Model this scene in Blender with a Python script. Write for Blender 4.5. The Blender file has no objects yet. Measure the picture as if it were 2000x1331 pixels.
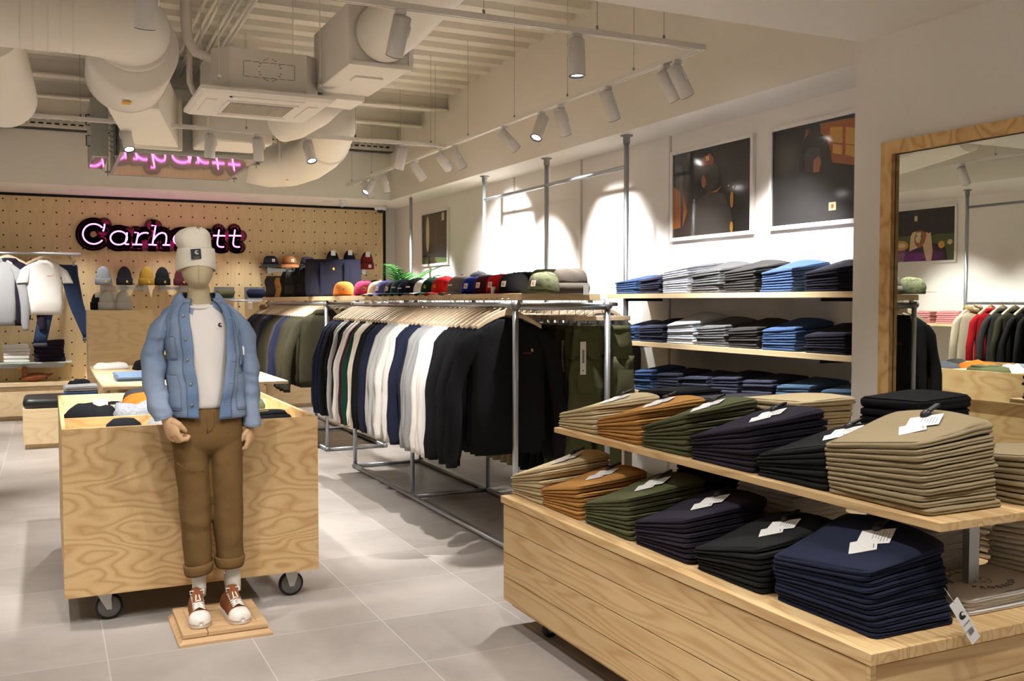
EXPOSURE = 1.12
import bpy, math, random
from mathutils import Vector, Matrix, Euler
random.seed(7)
C = bpy.context.scene.collection
PI = math.pi
R = random.Random(11)
# ------------------------------------------------------------------ camera model (metric room; X right, Y into the shop, Z up)
EYE = 1.5
FPX = math.sqrt(907*3970-77.5**2)
PITCH = math.atan(77.5/FPX)
YAW = math.radians(25.5468)
cam_d = bpy.data.cameras.new('camera'); cam_d.lens = FPX*36/2000; cam_d.sensor_width = 36
cam = bpy.data.objects.new('camera', cam_d); C.objects.link(cam)
cam.location = (0, 0, EYE); cam.rotation_euler = (PI/2-PITCH, 0, -YAW)
cam_d.clip_start = .05; cam_d.clip_end = 100
bpy.context.scene.camera = cam
_Rm = Euler((PI/2-PITCH, 0, -YAW), 'XYZ').to_matrix()
def _ray(px, py): return _Rm @ Vector((px-1000, -(py-665.5), -FPX))
def atY(px, py, Y): r = _ray(px, py); t = Y/r.y; return Vector((r.x*t, Y, EYE+r.z*t))
def atX(px, py, X): r = _ray(px, py); t = X/r.x; return Vector((X, r.y*t, EYE+r.z*t))
def atZ(px, py, Z): r = _ray(px, py); t = (Z-EYE)/r.z; return Vector((r.x*t, r.y*t, Z))
def lerp(a, b, t): return a+(b-a)*t
def ss(t): t = max(0, min(1, t)); return t*t*(3-2*t)
def interp(keys, t):
    if t <= keys[0][0]: return keys[0][1:]
    for a, b in zip(keys, keys[1:]):
        if t <= b[0]:
            f = (t-a[0])/(b[0]-a[0]); return tuple(lerp(p, q, f) for p, q in zip(a[1:], b[1:]))
    return keys[-1][1:]
# ------------------------------------------------------------------ materials
def lin(c): return tuple((v/255/12.92 if v/255 <= .04045 else ((v/255+.055)/1.055)**2.4) for v in c)+(1,)
_M = {}
def mat(name, rgb, rough=.6, metal=0, emit=0, spec=.5, fabric=0, scale=180, var=.12, bump=.15, sheen=0, coat=0):
    if name in _M: return _M[name]
    m = bpy.data.materials.new(name); m.use_nodes = True; nt = m.node_tree; b = nt.nodes['Principled BSDF']
    col = lin(rgb)
    b.inputs['Base Color'].default_value = col; b.inputs['Roughness'].default_value = rough; b.inputs['Metallic'].default_value = metal
    b.inputs['Specular IOR Level'].default_value = spec
    if coat: b.inputs['Coat Weight'].default_value = coat; b.inputs['Coat Roughness'].default_value = .08
    if emit:
        b.inputs['Emission Color'].default_value = col; b.inputs['Emission Strength'].default_value = emit
    if fabric:
        tc = nt.nodes.new('ShaderNodeTexCoord'); n = nt.nodes.new('ShaderNodeTexNoise'); n.inputs['Scale'].default_value = scale; n.inputs['Detail'].default_value = 2
        n2 = nt.nodes.new('ShaderNodeTexNoise'); n2.inputs['Scale'].default_value = 9; n2.inputs['Detail'].default_value = 3
        nt.links.new(tc.outputs['Object'], n.inputs['Vector']); nt.links.new(tc.outputs['Object'], n2.inputs['Vector'])
        mx = nt.nodes.new('ShaderNodeMix'); mx.data_type = 'RGBA'
        mx.inputs[6].default_value = tuple(v*(1-var) for v in col[:3])+(1,); mx.inputs[7].default_value = tuple(min(1, v*(1+var)) for v in col[:3])+(1,)
        nt.links.new(n.outputs['Fac'], mx.inputs[0]); nt.links.new(mx.outputs[2], b.inputs['Base Color'])
        ad = nt.nodes.new('ShaderNodeMath'); ad.operation = 'MULTIPLY_ADD'; ad.inputs[1].default_value = 5
        nt.links.new(n2.outputs['Fac'], ad.inputs[0]); nt.links.new(n.outputs['Fac'], ad.inputs[2])
        bp = nt.nodes.new('ShaderNodeBump'); bp.inputs['Strength'].default_value = bump; bp.inputs['Distance'].default_value = .004
        nt.links.new(ad.outputs[0], bp.inputs['Height']); nt.links.new(bp.outputs[0], b.inputs['Normal'])
        if sheen: b.inputs['Sheen Weight'].default_value = sheen
    _M[name] = m; return m
def cloth(name, rgb, **k):
    k.setdefault('rough', .92); k.setdefault('spec', .12); return mat(name, rgb, fabric=1, **k)
def wood(name, light, dark, scale=(1, 1, 1), freq=9., nscale=1.6, rough=.5, perobj=True, holes=None, sharp=.75, amt=1.):
    m = bpy.data.materials.new(name); m.use_nodes = True; nt = m.node_tree; N = nt.nodes.new; L = nt.links.new; b = nt.nodes['Principled BSDF']
    tc = N('ShaderNodeTexCoord'); mp = N('ShaderNodeMapping'); mp.inputs['Scale'].default_value = scale
    L(tc.outputs['Object'], mp.inputs['Vector'])
    if perobj:
        oi = N('ShaderNodeObjectInfo'); mu = N('ShaderNodeMath'); mu.operation = 'MULTIPLY'; mu.inputs[1].default_value = 37
        cx = N('ShaderNodeCombineXYZ'); L(oi.outputs['Random'], mu.inputs[0])
        for i in range(3): L(mu.outputs[0], cx.inputs[i])
        L(cx.outputs[0], mp.inputs['Location'])
    n = N('ShaderNodeTexNoise'); n.inputs['Scale'].default_value = nscale; n.inputs['Detail'].default_value = 2.2; n.inputs['Roughness'].default_value = .45
    L(mp.outputs[0], n.inputs['Vector'])
    mf = N('ShaderNodeMath'); mf.operation = 'MULTIPLY'; mf.inputs[1].default_value = freq; L(n.outputs['Fac'], mf.inputs[0])
    fr = N('ShaderNodeMath'); fr.operation = 'FRACT'; L(mf.outputs[0], fr.inputs[0])
    rp = N('ShaderNodeValToRGB'); e = rp.color_ramp.elements
    e[0].position = 0; e[0].color = (0, 0, 0, 1); e[1].position = 1; e[1].color = (0, 0, 0, 1)
    k = e.new(sharp*.55); k.color = (.25, .25, .25, 1); k = e.new(sharp); k.color = (1, 1, 1, 1); k = e.new(min(.97, sharp+.14)); k.color = (.5, .5, .5, 1)
    L(fr.outputs[0], rp.inputs[0])
    # fine fibre grain
    mp2 = N('ShaderNodeMapping'); mp2.inputs['Scale'].default_value = tuple(s*22 if s > .9 else s*3 for s in scale); L(tc.outputs['Object'], mp2.inputs['Vector'])
    n2 = N('ShaderNodeTexNoise'); n2.inputs['Scale'].default_value = 5; n2.inputs['Detail'].default_value = 3; L(mp2.outputs[0], n2.inputs['Vector'])
    n3 = N('ShaderNodeTexNoise'); n3.inputs['Scale'].default_value = 1.3; L(mp.outputs[0], n3.inputs['Vector'])
    a1 = N('ShaderNodeMath'); a1.operation = 'MULTIPLY'; a1.inputs[1].default_value = .62*amt; L(rp.outputs[0], a1.inputs[0])
    a2 = N('ShaderNodeMath'); a2.operation = 'MULTIPLY_ADD'; a2.inputs[1].default_value = .42; L(n2.outputs['Fac'], a2.inputs[0]); L(a1.outputs[0], a2.inputs[2])
    a3 = N('ShaderNodeMath'); a3.operation = 'MULTIPLY_ADD'; a3.inputs[1].default_value = .3; L(n3.outputs['Fac'], a3.inputs[0]); L(a2.outputs[0], a3.inputs[2])
    a4 = N('ShaderNodeMath'); a4.operation = 'SUBTRACT'; a4.inputs[1].default_value = .28; a4.use_clamp = True; L(a3.outputs[0], a4.inputs[0])
    mx = N('ShaderNodeMix'); mx.data_type = 'RGBA'; mx.inputs[6].default_value = lin(light); mx.inputs[7].default_value = lin(dark)
    L(a4.outputs[0], mx.inputs[0]); out = mx.outputs[2]
    if holes:   # peg holes: (axis u, axis v, u0, v0, pitch, radius)
        sp = N('ShaderNodeSeparateXYZ'); L(tc.outputs['Object'], sp.inputs[0])
        def cell(o, off):
            a = N('ShaderNodeMath'); a.operation = 'SUBTRACT'; a.inputs[1].default_value = off-holes[4]/2; L(o, a.inputs[0])
            w = N('ShaderNodeMath'); w.operation = 'FLOORED_MODULO'; w.inputs[1].default_value = holes[4]; L(a.outputs[0], w.inputs[0])
            c = N('ShaderNodeMath'); c.operation = 'SUBTRACT'; c.inputs[1].default_value = holes[4]/2; L(w.outputs[0], c.inputs[0])
            p = N('ShaderNodeMath'); p.operation = 'POWER'; p.inputs[1].default_value = 2; L(c.outputs[0], p.inputs[0]); return p.outputs[0]
        s = N('ShaderNodeMath'); s.operation = 'ADD'; L(cell(sp.outputs[holes[0]], holes[2]), s.inputs[0]); L(cell(sp.outputs[holes[1]], holes[3]), s.inputs[1])
        lt = N('ShaderNodeMath'); lt.operation = 'LESS_THAN'; lt.inputs[1].default_value = holes[5]**2; L(s.outputs[0], lt.inputs[0])
        m2 = N('ShaderNodeMix'); m2.data_type = 'RGBA'; m2.inputs[7].default_value = lin((52, 40, 28)); L(lt.outputs[0], m2.inputs[0]); L(out, m2.inputs[6]); out = m2.outputs[2]
    L(out, b.inputs['Base Color']); b.inputs['Roughness'].default_value = rough; b.inputs['Specular IOR Level'].default_value = .3
    return m
# plywood with the figure running along X (fronts), and along Y (sides)
PLY = wood('plywood_figured', (216, 184, 134), (168, 120, 68), (1.0, 1, 2.6), 15, 1.9, sharp=.62, amt=.85)
PLYB = wood('plywood_wall', (222, 197, 152), (188, 156, 110), (5.2, 1, .7), 6, 1.5, holes=(0, 2, -.03, .045, .1525, .0105), perobj=False, amt=.4)
PLYL = wood('plywood_pale', (230, 208, 168), (202, 168, 120), (.9, 1, 3.6), 9, 1.5, amt=.6)
PINE = wood('pine_plank', (222, 192, 142), (182, 134, 82), (6.5, .5, 6.5), 13, 1.1, sharp=.7, amt=.85)
PINEX = wood('pine_plank_across', (218, 188, 138), (182, 134, 82), (.5, 6.5, 6.5), 13, 1.1, sharp=.7, amt=.85)
EDGE = wood('plywood_shelf_edge', (226, 204, 164), (192, 158, 114), (5, .5, 30), 4, 2., amt=.4)
OAK = wood('oak_plinth', (204, 170, 128), (174, 134, 92), (.7, 5, 5), 6, 2., amt=.5)
HANG = wood('hanger_beech', (226, 204, 174), (200, 168, 132), (.8, 6, 6), 4, 2.5, amt=.4)
WALL = mat('wall_paint', (232, 228, 222), .75, fabric=1, scale=60, var=.015, bump=.02)
CEIL = mat('ceiling_paint', (232, 227, 218), .7)
DUCT = mat('duct_white', (230, 225, 216), .55)
DECK = mat('deck_paint', (222, 216, 203), .6)
STEEL = mat('galvanised_tube', (176, 180, 186), .36, metal=.85)
STEELM = mat('galvanised_fitting', (140, 140, 140), .5, metal=.5)
ALU = mat('brushed_aluminium', (190, 194, 198), .4, metal=.7)
AHU = mat('galvanised_panel', (160, 162, 156), .45, metal=.35)
AHUB = mat('polished_panel', (214, 206, 190), .045, metal=.42)
WHITE = mat('white_plastic', (226, 222, 216), .45)
LAMPW = mat('white_lamp_body', (222, 220, 218), .4)
BLACKP = mat('black_plastic', (20, 20, 20), .4)
DARKG = mat('dark_gap', (24, 22, 20), .9)
CARD = mat('white_card', (228, 226, 222), .6)
INK = mat('black_ink', (22, 22, 24), .6)
GLOW = mat('lamp_glow', (255, 248, 244), emit=14)
LEATHER = mat('black_leather', (28, 27, 25), .38, fabric=1, scale=90, var=.1, bump=.1, spec=.5)
# ------------------------------------------------------------------ mesh builder
class MB:
    def __init__(s): s.v = []; s.f = []; s.m = []; s.s = []
    def add(s, vs, fs, mi=0, sm=False):
        o = len(s.v); s.v += [tuple(p) for p in vs]
        for f in fs: s.f.append(tuple(i+o for i in f)); s.m.append(mi); s.s.append(sm)
        return s
    def box(s, x0, y0, z0, x1, y1, z1, mi=0, M=None):
        vs = [Vector(p) for p in ((x0, y0, z0), (x1, y0, z0), (x1, y1, z0), (x0, y1, z0), (x0, y0, z1), (x1, y0, z1), (x1, y1, z1), (x0, y1, z1))]
        if M: vs = [M @ p for p in vs]
        return s.add(vs, [(0, 3, 2, 1), (4, 5, 6, 7), (0, 1, 5, 4), (1, 2, 6, 5), (2, 3, 7, 6), (3, 0, 4, 7)], mi)
    def loft(s, rings, mi=0, sm=True, cap=(True, True), close=True):
        n = len(rings[0]); vs = [p for r in rings for p in r]; fs = []
        for k in range(len(rings)-1):
            for i in range(n if close else n-1):
                j = (i+1) % n; fs.append((k*n+i, k*n+j, (k+1)*n+j, (k+1)*n+i))
        if close and cap[0]: fs.append(tuple(range(n-1, -1, -1)))
        if close and cap[1]: fs.append(tuple((len(rings)-1)*n+i for i in range(n)))
        return s.add(vs, fs, mi, sm)
    def cyl(s, p0, p1, r0, r1=None, n=16, mi=0, sm=True, cap=(True, True)):
        p0 = Vector(p0); p1 = Vector(p1); r1 = r0 if r1 is None else r1; d = (p1-p0).normalized()
        a = d.orthogonal().normalized(); b = d.cross(a)
        rg = [[p+a*r*math.cos(2*PI*i/n)+b*r*math.sin(2*PI*i/n) for i in range(n)] for p, r in ((p0, r0), (p1, r1))]
        return s.loft(rg, mi, sm, cap)
    def tube(s, path, r, n=8, mi=0, closed=False, cap=(True, True)):
        P = [Vector(p) for p in path]; rs = r if isinstance(r, (list, tuple)) else [r]*len(P); rg = []; a = None
        for i, p in enumerate(P):
            d = (P[min(i+1, len(P)-1)]-P[max(i-1, 0)]).normalized()
            a = d.orthogonal().normalized() if a is None else (a-d*a.dot(d)).normalized()
            b = d.cross(a); rg.append([p+(a*math.cos(2*PI*k/n)+b*math.sin(2*PI*k/n))*rs[i] for k in range(n)])
        return s.loft(rg, mi, True, cap)
    def lathe(s, prof, c=(0, 0, 0), n=24, mi=0, sm=True, sx=1, sy=1):
        rg = [[(c[0]+r*sx*math.cos(2*PI*i/n), c[1]+r*sy*math.sin(2*PI*i/n), c[2]+z) for i in range(n)] for r, z in prof]
        return s.loft(rg, mi, sm)
    def prism(s, poly, z0, z1, mi=0, f=None):
        f = f or (lambda x, y, z: (x, y, z)); n = len(poly)
        vs = [f(x, y, z0) for x, y in poly]+[f(x, y, z1) for x, y in poly]
        return s.add(vs, [tuple(range(n-1, -1, -1)), tuple(range(n, 2*n))]+[(i, (i+1) % n, n+(i+1) % n, n+i) for i in range(n)], mi)
    def grid(s, nu, nv, fn, mi=0, sm=True, flip=False):
        vs = [fn(i/nu, j/nv) for j in range(nv+1) for i in range(nu+1)]; w = nu+1
        fs = [(j*w+i, j*w+i+1, (j+1)*w+i+1, (j+1)*w+i) for j in range(nv) for i in range(nu)]
        if flip: fs = [f[::-1] for f in fs]
        return s.add(vs, fs, mi, sm)
    def mesh(s, name, mats):
        me = bpy.data.meshes.new(name); me.from_pydata(s.v, [], s.f)
        for m in (mats if isinstance(mats, (list, tuple)) else [mats]): me.materials.append(m)
        me.polygons.foreach_set('material_index', s.m); me.polygons.foreach_set('use_smooth', s.s); me.update(); return me
    def build(s, name, mats, parent=None, world=False, loc=None, bevel=0, solid=0, sub=0, remesh=0, smooth=0, flat_shade=None):
        if world and parent is not None:
            pr = parent; o = Vector((0, 0, 0))
            while pr is not None: o += pr.location; pr = pr.parent
            s.v = [(x-o.x, y-o.y, z-o.z) for x, y, z in s.v]
        me = s.mesh(name, mats); ob = bpy.data.objects.new(name, me); C.objects.link(ob)
        if parent is not None: ob.parent = parent
        if loc: ob.location = loc
        if remesh:
            md = ob.modifiers.new('remesh', 'REMESH'); md.mode = 'VOXEL'; md.voxel_size = remesh; md.use_smooth_shade = True
            if smooth: ms = ob.modifiers.new('smooth', 'SMOOTH'); ms.iterations = smooth; ms.factor = .6
        if sub: md = ob.modifiers.new('sub', 'SUBSURF'); md.levels = sub; md.render_levels = sub
        if solid: md = ob.modifiers.new('solid', 'SOLIDIFY'); md.thickness = solid; md.offset = 0
        if bevel: md = ob.modifiers.new('bevel', 'BEVEL'); md.width = bevel; md.segments = 2; md.limit_method = 'ANGLE'
        return ob
def thing(name, label, cat, loc=(0, 0, 0), rz=0, group=None, rot=None):
    o = bpy.data.objects.new(name, None); C.objects.link(o); o.location = loc; o.rotation_euler = rot or (0, 0, rz); o.empty_display_size = .05
    return tag(o, label, cat, group)
def tag(o, label, cat, group=None, kind=None):
    o['label'] = label; o['category'] = cat
    if group: o['group'] = group
    if kind: o['kind'] = kind
    return o
def recentre(o):
    # a single-mesh thing: move its origin to the middle of its base so it can be pushed about
    me = o.data; xs = [v.co.x for v in me.vertices]; ys = [v.co.y for v in me.vertices]; zs = [v.co.z for v in me.vertices]
    c = Vector(((min(xs)+max(xs))/2, (min(ys)+max(ys))/2, min(zs))); me.transform(Matrix.Translation(-c)); o.location = o.location+c; return o
def struct(name, mb, mats, label=None, cat=None, **k):
    o = mb.build(name, mats, **k); o['kind'] = 'structure'
    if label: o['label'] = label
    if cat: o['category'] = cat
    return o
def copy_thing(src, loc, rz=None, label=None, group=None, mats=None):
    c = src.copy(); C.objects.link(c); c.location = loc
    if rz is not None: c.rotation_euler = (c.rotation_euler[0], c.rotation_euler[1], rz)
    if label: c['label'] = label
    if group: c['group'] = group
    for ch in src.children:
        d = ch.copy(); C.objects.link(d); d.parent = c
        for g in ch.children:
            h = g.copy(); C.objects.link(h); h.parent = d
    return c
ORD = ['bottom', 'second from the bottom', 'third from the bottom', 'fourth from the bottom', 'fifth from the bottom', 'sixth from the bottom', 'seventh from the bottom', 'eighth from the bottom', 'ninth from the bottom', 'tenth from the bottom', 'eleventh from the bottom', 'twelfth from the bottom']
def ordw(k, n):
    if k == n-1: return 'topmost'
    if k == 0: return 'bottom one'
    d = n-1-k
    if d <= 5: return ['', 'second', 'third', 'fourth', 'fifth', 'sixth'][d]+' from the top'
    return ORD[k]
def nth(i): return ['first', 'second', 'third', 'fourth', 'fifth', 'sixth', 'seventh', 'eighth', 'ninth', 'tenth', 'eleventh', 'twelfth', 'thirteenth', 'fourteenth', 'fifteenth', 'sixteenth', 'seventeenth', 'eighteenth', 'nineteenth', 'twentieth', 'twenty-first', 'twenty-second', 'twenty-third', 'twenty-fourth', 'twenty-fifth', 'twenty-sixth', 'twenty-seventh', 'twenty-eighth', 'twenty-ninth', 'thirtieth', 'thirty-first', 'thirty-second', 'thirty-third', 'thirty-fourth', 'thirty-fifth', 'thirty-sixth', 'thirty-seventh', 'thirty-eighth', 'thirty-ninth', 'fortieth'][i]
def textmesh(txt, size, M, m, name, parent, extrude=.0004, shear=0, align='CENTER'):
    cu = bpy.data.curves.new(name, 'FONT'); cu.body = txt; cu.size = size; cu.extrude = extrude; cu.align_x = align; cu.align_y = 'CENTER'; cu.shear = shear
    t = bpy.data.objects.new(name, cu); C.objects.link(t); dg = bpy.context.evaluated_depsgraph_get(); dg.update()
    me = bpy.data.meshes.new_from_object(t.evaluated_get(dg)); bpy.data.objects.remove(t); me.materials.clear(); me.materials.append(m); me.transform(M)
    o = bpy.data.objects.new(name, me); C.objects.link(o)
    if parent is not None: o.parent = parent
    return o
# ------------------------------------------------------------------ shell
LOWZ = 2.87; WX = 4.70; SX = 4.24; BY = 13.9
def floor_mat():
    m = bpy.data.materials.new('grey_porcelain_tiles'); m.use_nodes = True; nt = m.node_tree; N = nt.nodes.new; L = nt.links.new; b = nt.nodes['Principled BSDF']
    tc = N('ShaderNodeTexCoord'); sp = N('ShaderNodeSeparateXYZ'); L(tc.outputs['Object'], sp.inputs[0])
    cells = []; lines = []
    for ax, off, pitch in ((0, .2, .594), (1, 3.747, .585)):
        a = N('ShaderNodeMath'); a.operation = 'SUBTRACT'; a.inputs[1].default_value = off; L(sp.outputs[ax], a.inputs[0])
        d = N('ShaderNodeMath'); d.operation = 'DIVIDE'; d.inputs[1].default_value = pitch; L(a.outputs[0], d.inputs[0])
        fl = N('ShaderNodeMath'); fl.operation = 'FLOOR'; L(d.outputs[0], fl.inputs[0]); cells.append(fl.outputs[0])
        pp = N('ShaderNodeMath'); pp.operation = 'PINGPONG'; pp.inputs[1].default_value = .5; L(d.outputs[0], pp.inputs[0])
        lt = N('ShaderNodeMath'); lt.operation = 'LESS_THAN'; lt.inputs[1].default_value = .0042; L(pp.outputs[0], lt.inputs[0]); lines.append(lt.outputs[0])
    mxl = N('ShaderNodeMath'); mxl.operation = 'MAXIMUM'; L(lines[0], mxl.inputs[0]); L(lines[1], mxl.inputs[1])
    cc = N('ShaderNodeCombineXYZ'); L(cells[0], cc.inputs[0]); L(cells[1], cc.inputs[1])
    wn = N('ShaderNodeTexWhiteNoise'); L(cc.outputs[0], wn.inputs[0])
    ns = N('ShaderNodeTexNoise'); ns.inputs['Scale'].default_value = 2.2; ns.inputs['Detail'].default_value = 8; ns.inputs['Roughness'].default_value = .6; ns.inputs['Distortion'].default_value = .6
    ad = N('ShaderNodeVectorMath'); ad.operation = 'ADD'; L(tc.outputs['Object'], ad.inputs[0]); L(wn.outputs['Color'], ad.inputs[1]); L(ad.outputs[0], ns.inputs[0])
    a1 = N('ShaderNodeMath'); a1.operation = 'MULTIPLY_ADD'; a1.inputs[1].default_value = .25; L(wn.outputs['Value'], a1.inputs[0]); L(ns.outputs['Fac'], a1.inputs[2])
    rp = N('ShaderNodeValToRGB'); e = rp.color_ramp.elements; e[0].position = .35; e[0].color = lin((154, 146, 138)); e[1].position = .85; e[1].color = lin((180, 172, 165)); L(a1.outputs[0], rp.inputs[0])
    m2 = N('ShaderNodeMix'); m2.data_type = 'RGBA'; m2.inputs[7].default_value = lin((200, 194, 186)); L(mxl.outputs[0], m2.inputs[0]); L(rp.outputs[0], m2.inputs[6]); L(m2.outputs[2], b.inputs['Base Color'])
    b.inputs['Roughness'].default_value = .42; b.inputs['Specular IOR Level'].default_value = .35
    return m
XL = -2.75; YR = -3.0
struct('floor', MB().box(XL-.1, YR, -.1, WX+.2, BY+.2, 0), floor_mat())
struct('wall_right', MB().box(WX, 3.6, 0, WX+.15, BY+.2, 4.4), WALL)
mb = MB()
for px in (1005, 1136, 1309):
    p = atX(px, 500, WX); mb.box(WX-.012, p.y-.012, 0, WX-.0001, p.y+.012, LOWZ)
struct('wall_seam_shade', mb, mat('seam_shade_strip', (196, 190, 182), .6))  # wall panel seams as strips, the shade of their recesses put into the colour
# wall carrying the big mirror, with its pier end turned to the shop floor
MX = 4.08; MY = 4.10
struct('wall_mirror', MB().box(MX, YR, 0, WX+.14, MY, 3.4), WALL)
struct('wall_back', MB().box(XL, BY, 0, WX, BY+.2, 4.4), WALL)
struct('wall_left', MB().box(XL-.15, YR, 0, XL, BY+.2, 4.4), WALL)
struct('wall_rear', MB().box(XL, YR-.15, 0, MX, YR, 3.4), WALL)
# low ceiling over the front of the shop
struct('ceiling', MB().box(XL, YR, 2.925, WX, 3.99, 3.15), CEIL)
mb = MB(); mb.box(XL, 3.99, 2.925, WX, 4.05, 4.35)
struct('ceiling', mb, CEIL)
# bulkheads
struct('ceiling', MB().box(SX, 4.05, LOWZ, WX, BY, 4.3), CEIL)
struct('ceiling', MB().box(XL, 12.7, LOWZ, SX, BY, 3.5), CEIL)
struct('ceiling', MB().box(XL, 4.05, LOWZ, -1.6, 12.7, 4.3), CEIL)
# corrugated roof deck, falling slightly to the back
mb = MB(); pts = []; y = 4.0; pitch = .3; h = .07
zc = lambda y: 4.12-.04*(y-4)
while y < 14.0:
    for dy, dz in ((0, 0), (.13, 0), (.165, h), (.265, h)): pts.append((y+dy, zc(y+dy)+dz))
    y += pitch
rg = [[(x, yy, zz) for yy, zz in pts] for x in (XL, SX+.05)]
mb.loft(rg, close=False, sm=False)
struct('ceiling', mb, DECK)
struct('ceiling', MB().box(XL-.1, 3.9, 4.36, WX+.1, BY+.2, 4.45), DECK)
# plywood back wall panels with black border trim
mb = MB(); mb.box(-1.2, BY-.05, .4, 4.50, BY-.001, 2.835)
o = struct('wall_panel', mb, PLYB, 'plywood pegboard panelling covering the back wall', 'wall panelling')
mb = MB(); mb.box(-1.2, BY-.06, 2.835, 4.54, BY-.001, 2.869); mb.box(4.50, BY-.06, 0, 4.54, BY-.001, 2.835)
struct('trim_2', mb, DARKG)
# recessed downlights
def downlight(x, y, z, label):
    t = thing('downlight', label, 'ceiling light', (x, y, z), group='recessed downlights')
    MB().lathe([(.055, -.004), (.085, -.004), (.088, .0), (.055, .0)], n=28).build('trim_ring', WHITE, t)
    MB().cyl((0, 0, -.003), (0, 0, -.001), .056, n=28).build('diffuser', GLOW, t)
    return t
# ------------------------------------------------------------------ ceiling services
for i, px in enumerate((152, 331, 497, 652)):
    p = atZ(px, (366, 375, 384, 391)[i], LOWZ)
    downlight(p.x, 13.25, LOWZ-.0005, '%s recessed downlight from the left in the bulkhead above the plywood wall' % nth(i))
def ibeam(y, zb, x0, x1, name, label, h=.2, w=.13):
    mb = MB(); mb.box(x0, y-w/2, zb, x1, y+w/2, zb+.018); mb.box(x0, y-.006, zb+.018, x1, y+.006, zb+h); mb.box(x0, y-w/2, zb+h, x1, y+w/2, zb+h+.018)
    o = mb.build(name, DECK); return tag(recentre(o), label, 'beam')
ibeam(10.62, 3.70, -1.598, SX-.002, 'steel_beam', 'white steel beam under the corrugated deck, the one nearest the camera')
ibeam(11.5, 3.66, -1.598, SX-.002, 'steel_beam', 'white steel beam, the middle one of three under the roof deck')
ibeam(12.35, 3.58, -1.598, SX-.002, 'steel_beam', 'white steel beam closest to the bulkhead over the plywood wall')
mb = MB(); mb.box(-1.598, 12.55, 3.5, SX-.002, 12.58, 3.505); mb.box(-1.598, 12.62, 3.5, SX-.002, 12.66, 3.95)
tag(recentre(mb.build('ceiling_fascia', mat('dark_fascia', (86, 82, 74), .8))), 'dark fascia strip above the back bulkhead', 'fascia')
mb = MB(); mb.box(-1.598, 12.5, 3.508, SX-.002, 12.62, 3.515)
for k in range(80):
    x = -1.59+k*.085
    if x < SX-.1:
        for r_ in (0, 1): mb.box(x+r_*.03, 12.49, 3.54+r_*.05, x+r_*.03+.05, 12.5, 3.555+r_*.05, 1)
mb.box(-1.598, 12.5, 3.515, SX-.002, 12.51, 3.63)
tag(recentre(mb.build('cable_tray', [DECK, DARKG])), 'perforated cable tray running along the top of the back bulkhead', 'cable tray')
# round ducts
def sweep(path, rads, n=28, rings=()):
    mb = MB(); mb.tube(path, rads, n)
    return mb
def arc(c, r, a0, a1, n, ax='xy'):
    out = []
    for i in range(n+1):
        a = lerp(a0, a1, i/n); out.append((c[0]+r*math.cos(a), c[1]+r*math.sin(a), c[2]))
    return out
t = thing('air_duct', 'large insulated white air duct with an elbow at the upper left', 'air duct', (.55, 7.0, 3.3))
zc_ = 3.30
path = [(-1.58, 6.72, zc_), (-.6, 6.72, zc_), (.2, 6.72, zc_)]+[(.2+.34*math.sin(a), 6.72+.34*(1-math.cos(a)), zc_) for a in (.26, .52, .78, 1.05, 1.3, 1.57)]
sweep(path, .25, 36).build('main_duct', DUCT, t, world=True)
for x in (-.32, .03, .1, .17, -.05, -.12): MB().cyl((x-.006, 6.72, zc_), (x+.006, 6.72, zc_), .254 if x in (-.32, .03) else .2525, n=36).build('duct_band', DUCT, t, world=True)
mb = MB(); mb.cyl((.55, 7.02, 3.2), (.57, 7.95, 3.22), .29, n=48); mb.build('duct_drum', DUCT, t, world=True)
mb = MB(); mb.cyl((.54, 6.98, 3.27), (.54, 7.03, 3.26), .245, n=36); mb.build('duct_collar', DUCT, t, world=True)
mb = MB(); mb.cyl((.57, 7.94, 3.22), (.57, 7.98, 3.22), .296, n=48); mb.build('duct_band', DUCT, t, world=True)
p = atZ(268, 203, 2.915); mb = MB(); mb.box(.5, 7.42, 2.9005, .56, 7.5, 2.9085); mb.build('sticker', mat('yellow_sticker', (230, 170, 40), .5), t, world=True)
def taper(x0, x1, z0, z1, ya, X0, X1, Z0, Z1, yb):
    mb = MB(); A = [(x0, ya, z0), (x1, ya, z0), (x1, ya, z1), (x0, ya, z1)]; B = [(X0, yb, Z0), (X1, yb, Z0), (X1, yb, Z1), (X0, yb, Z1)]
    mb.loft([A, B], sm=False); return mb
t2 = thing('duct_transition', 'white rectangular duct transition joining the big round duct to the grey air unit', 'air duct', (.9, 9.2, 3.2))
mb = taper(.42, .80, 2.98, 3.40, 7.99, .70, 1.14, 2.945, 3.39, 9.69); mb.build('transition_body', DUCT, t2, world=True)
mb = MB(); mb.box(.667, 9.66, 2.92, 1.174, 9.755, 2.957); mb.box(.667, 9.66, 3.367, 1.174, 9.755, 3.394); mb.box(.667, 9.66, 2.957, .704, 9.755, 3.367); mb.box(1.136, 9.66, 2.957, 1.174, 9.755, 3.367); mb.build('flange', DUCT, t2, world=True)
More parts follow.
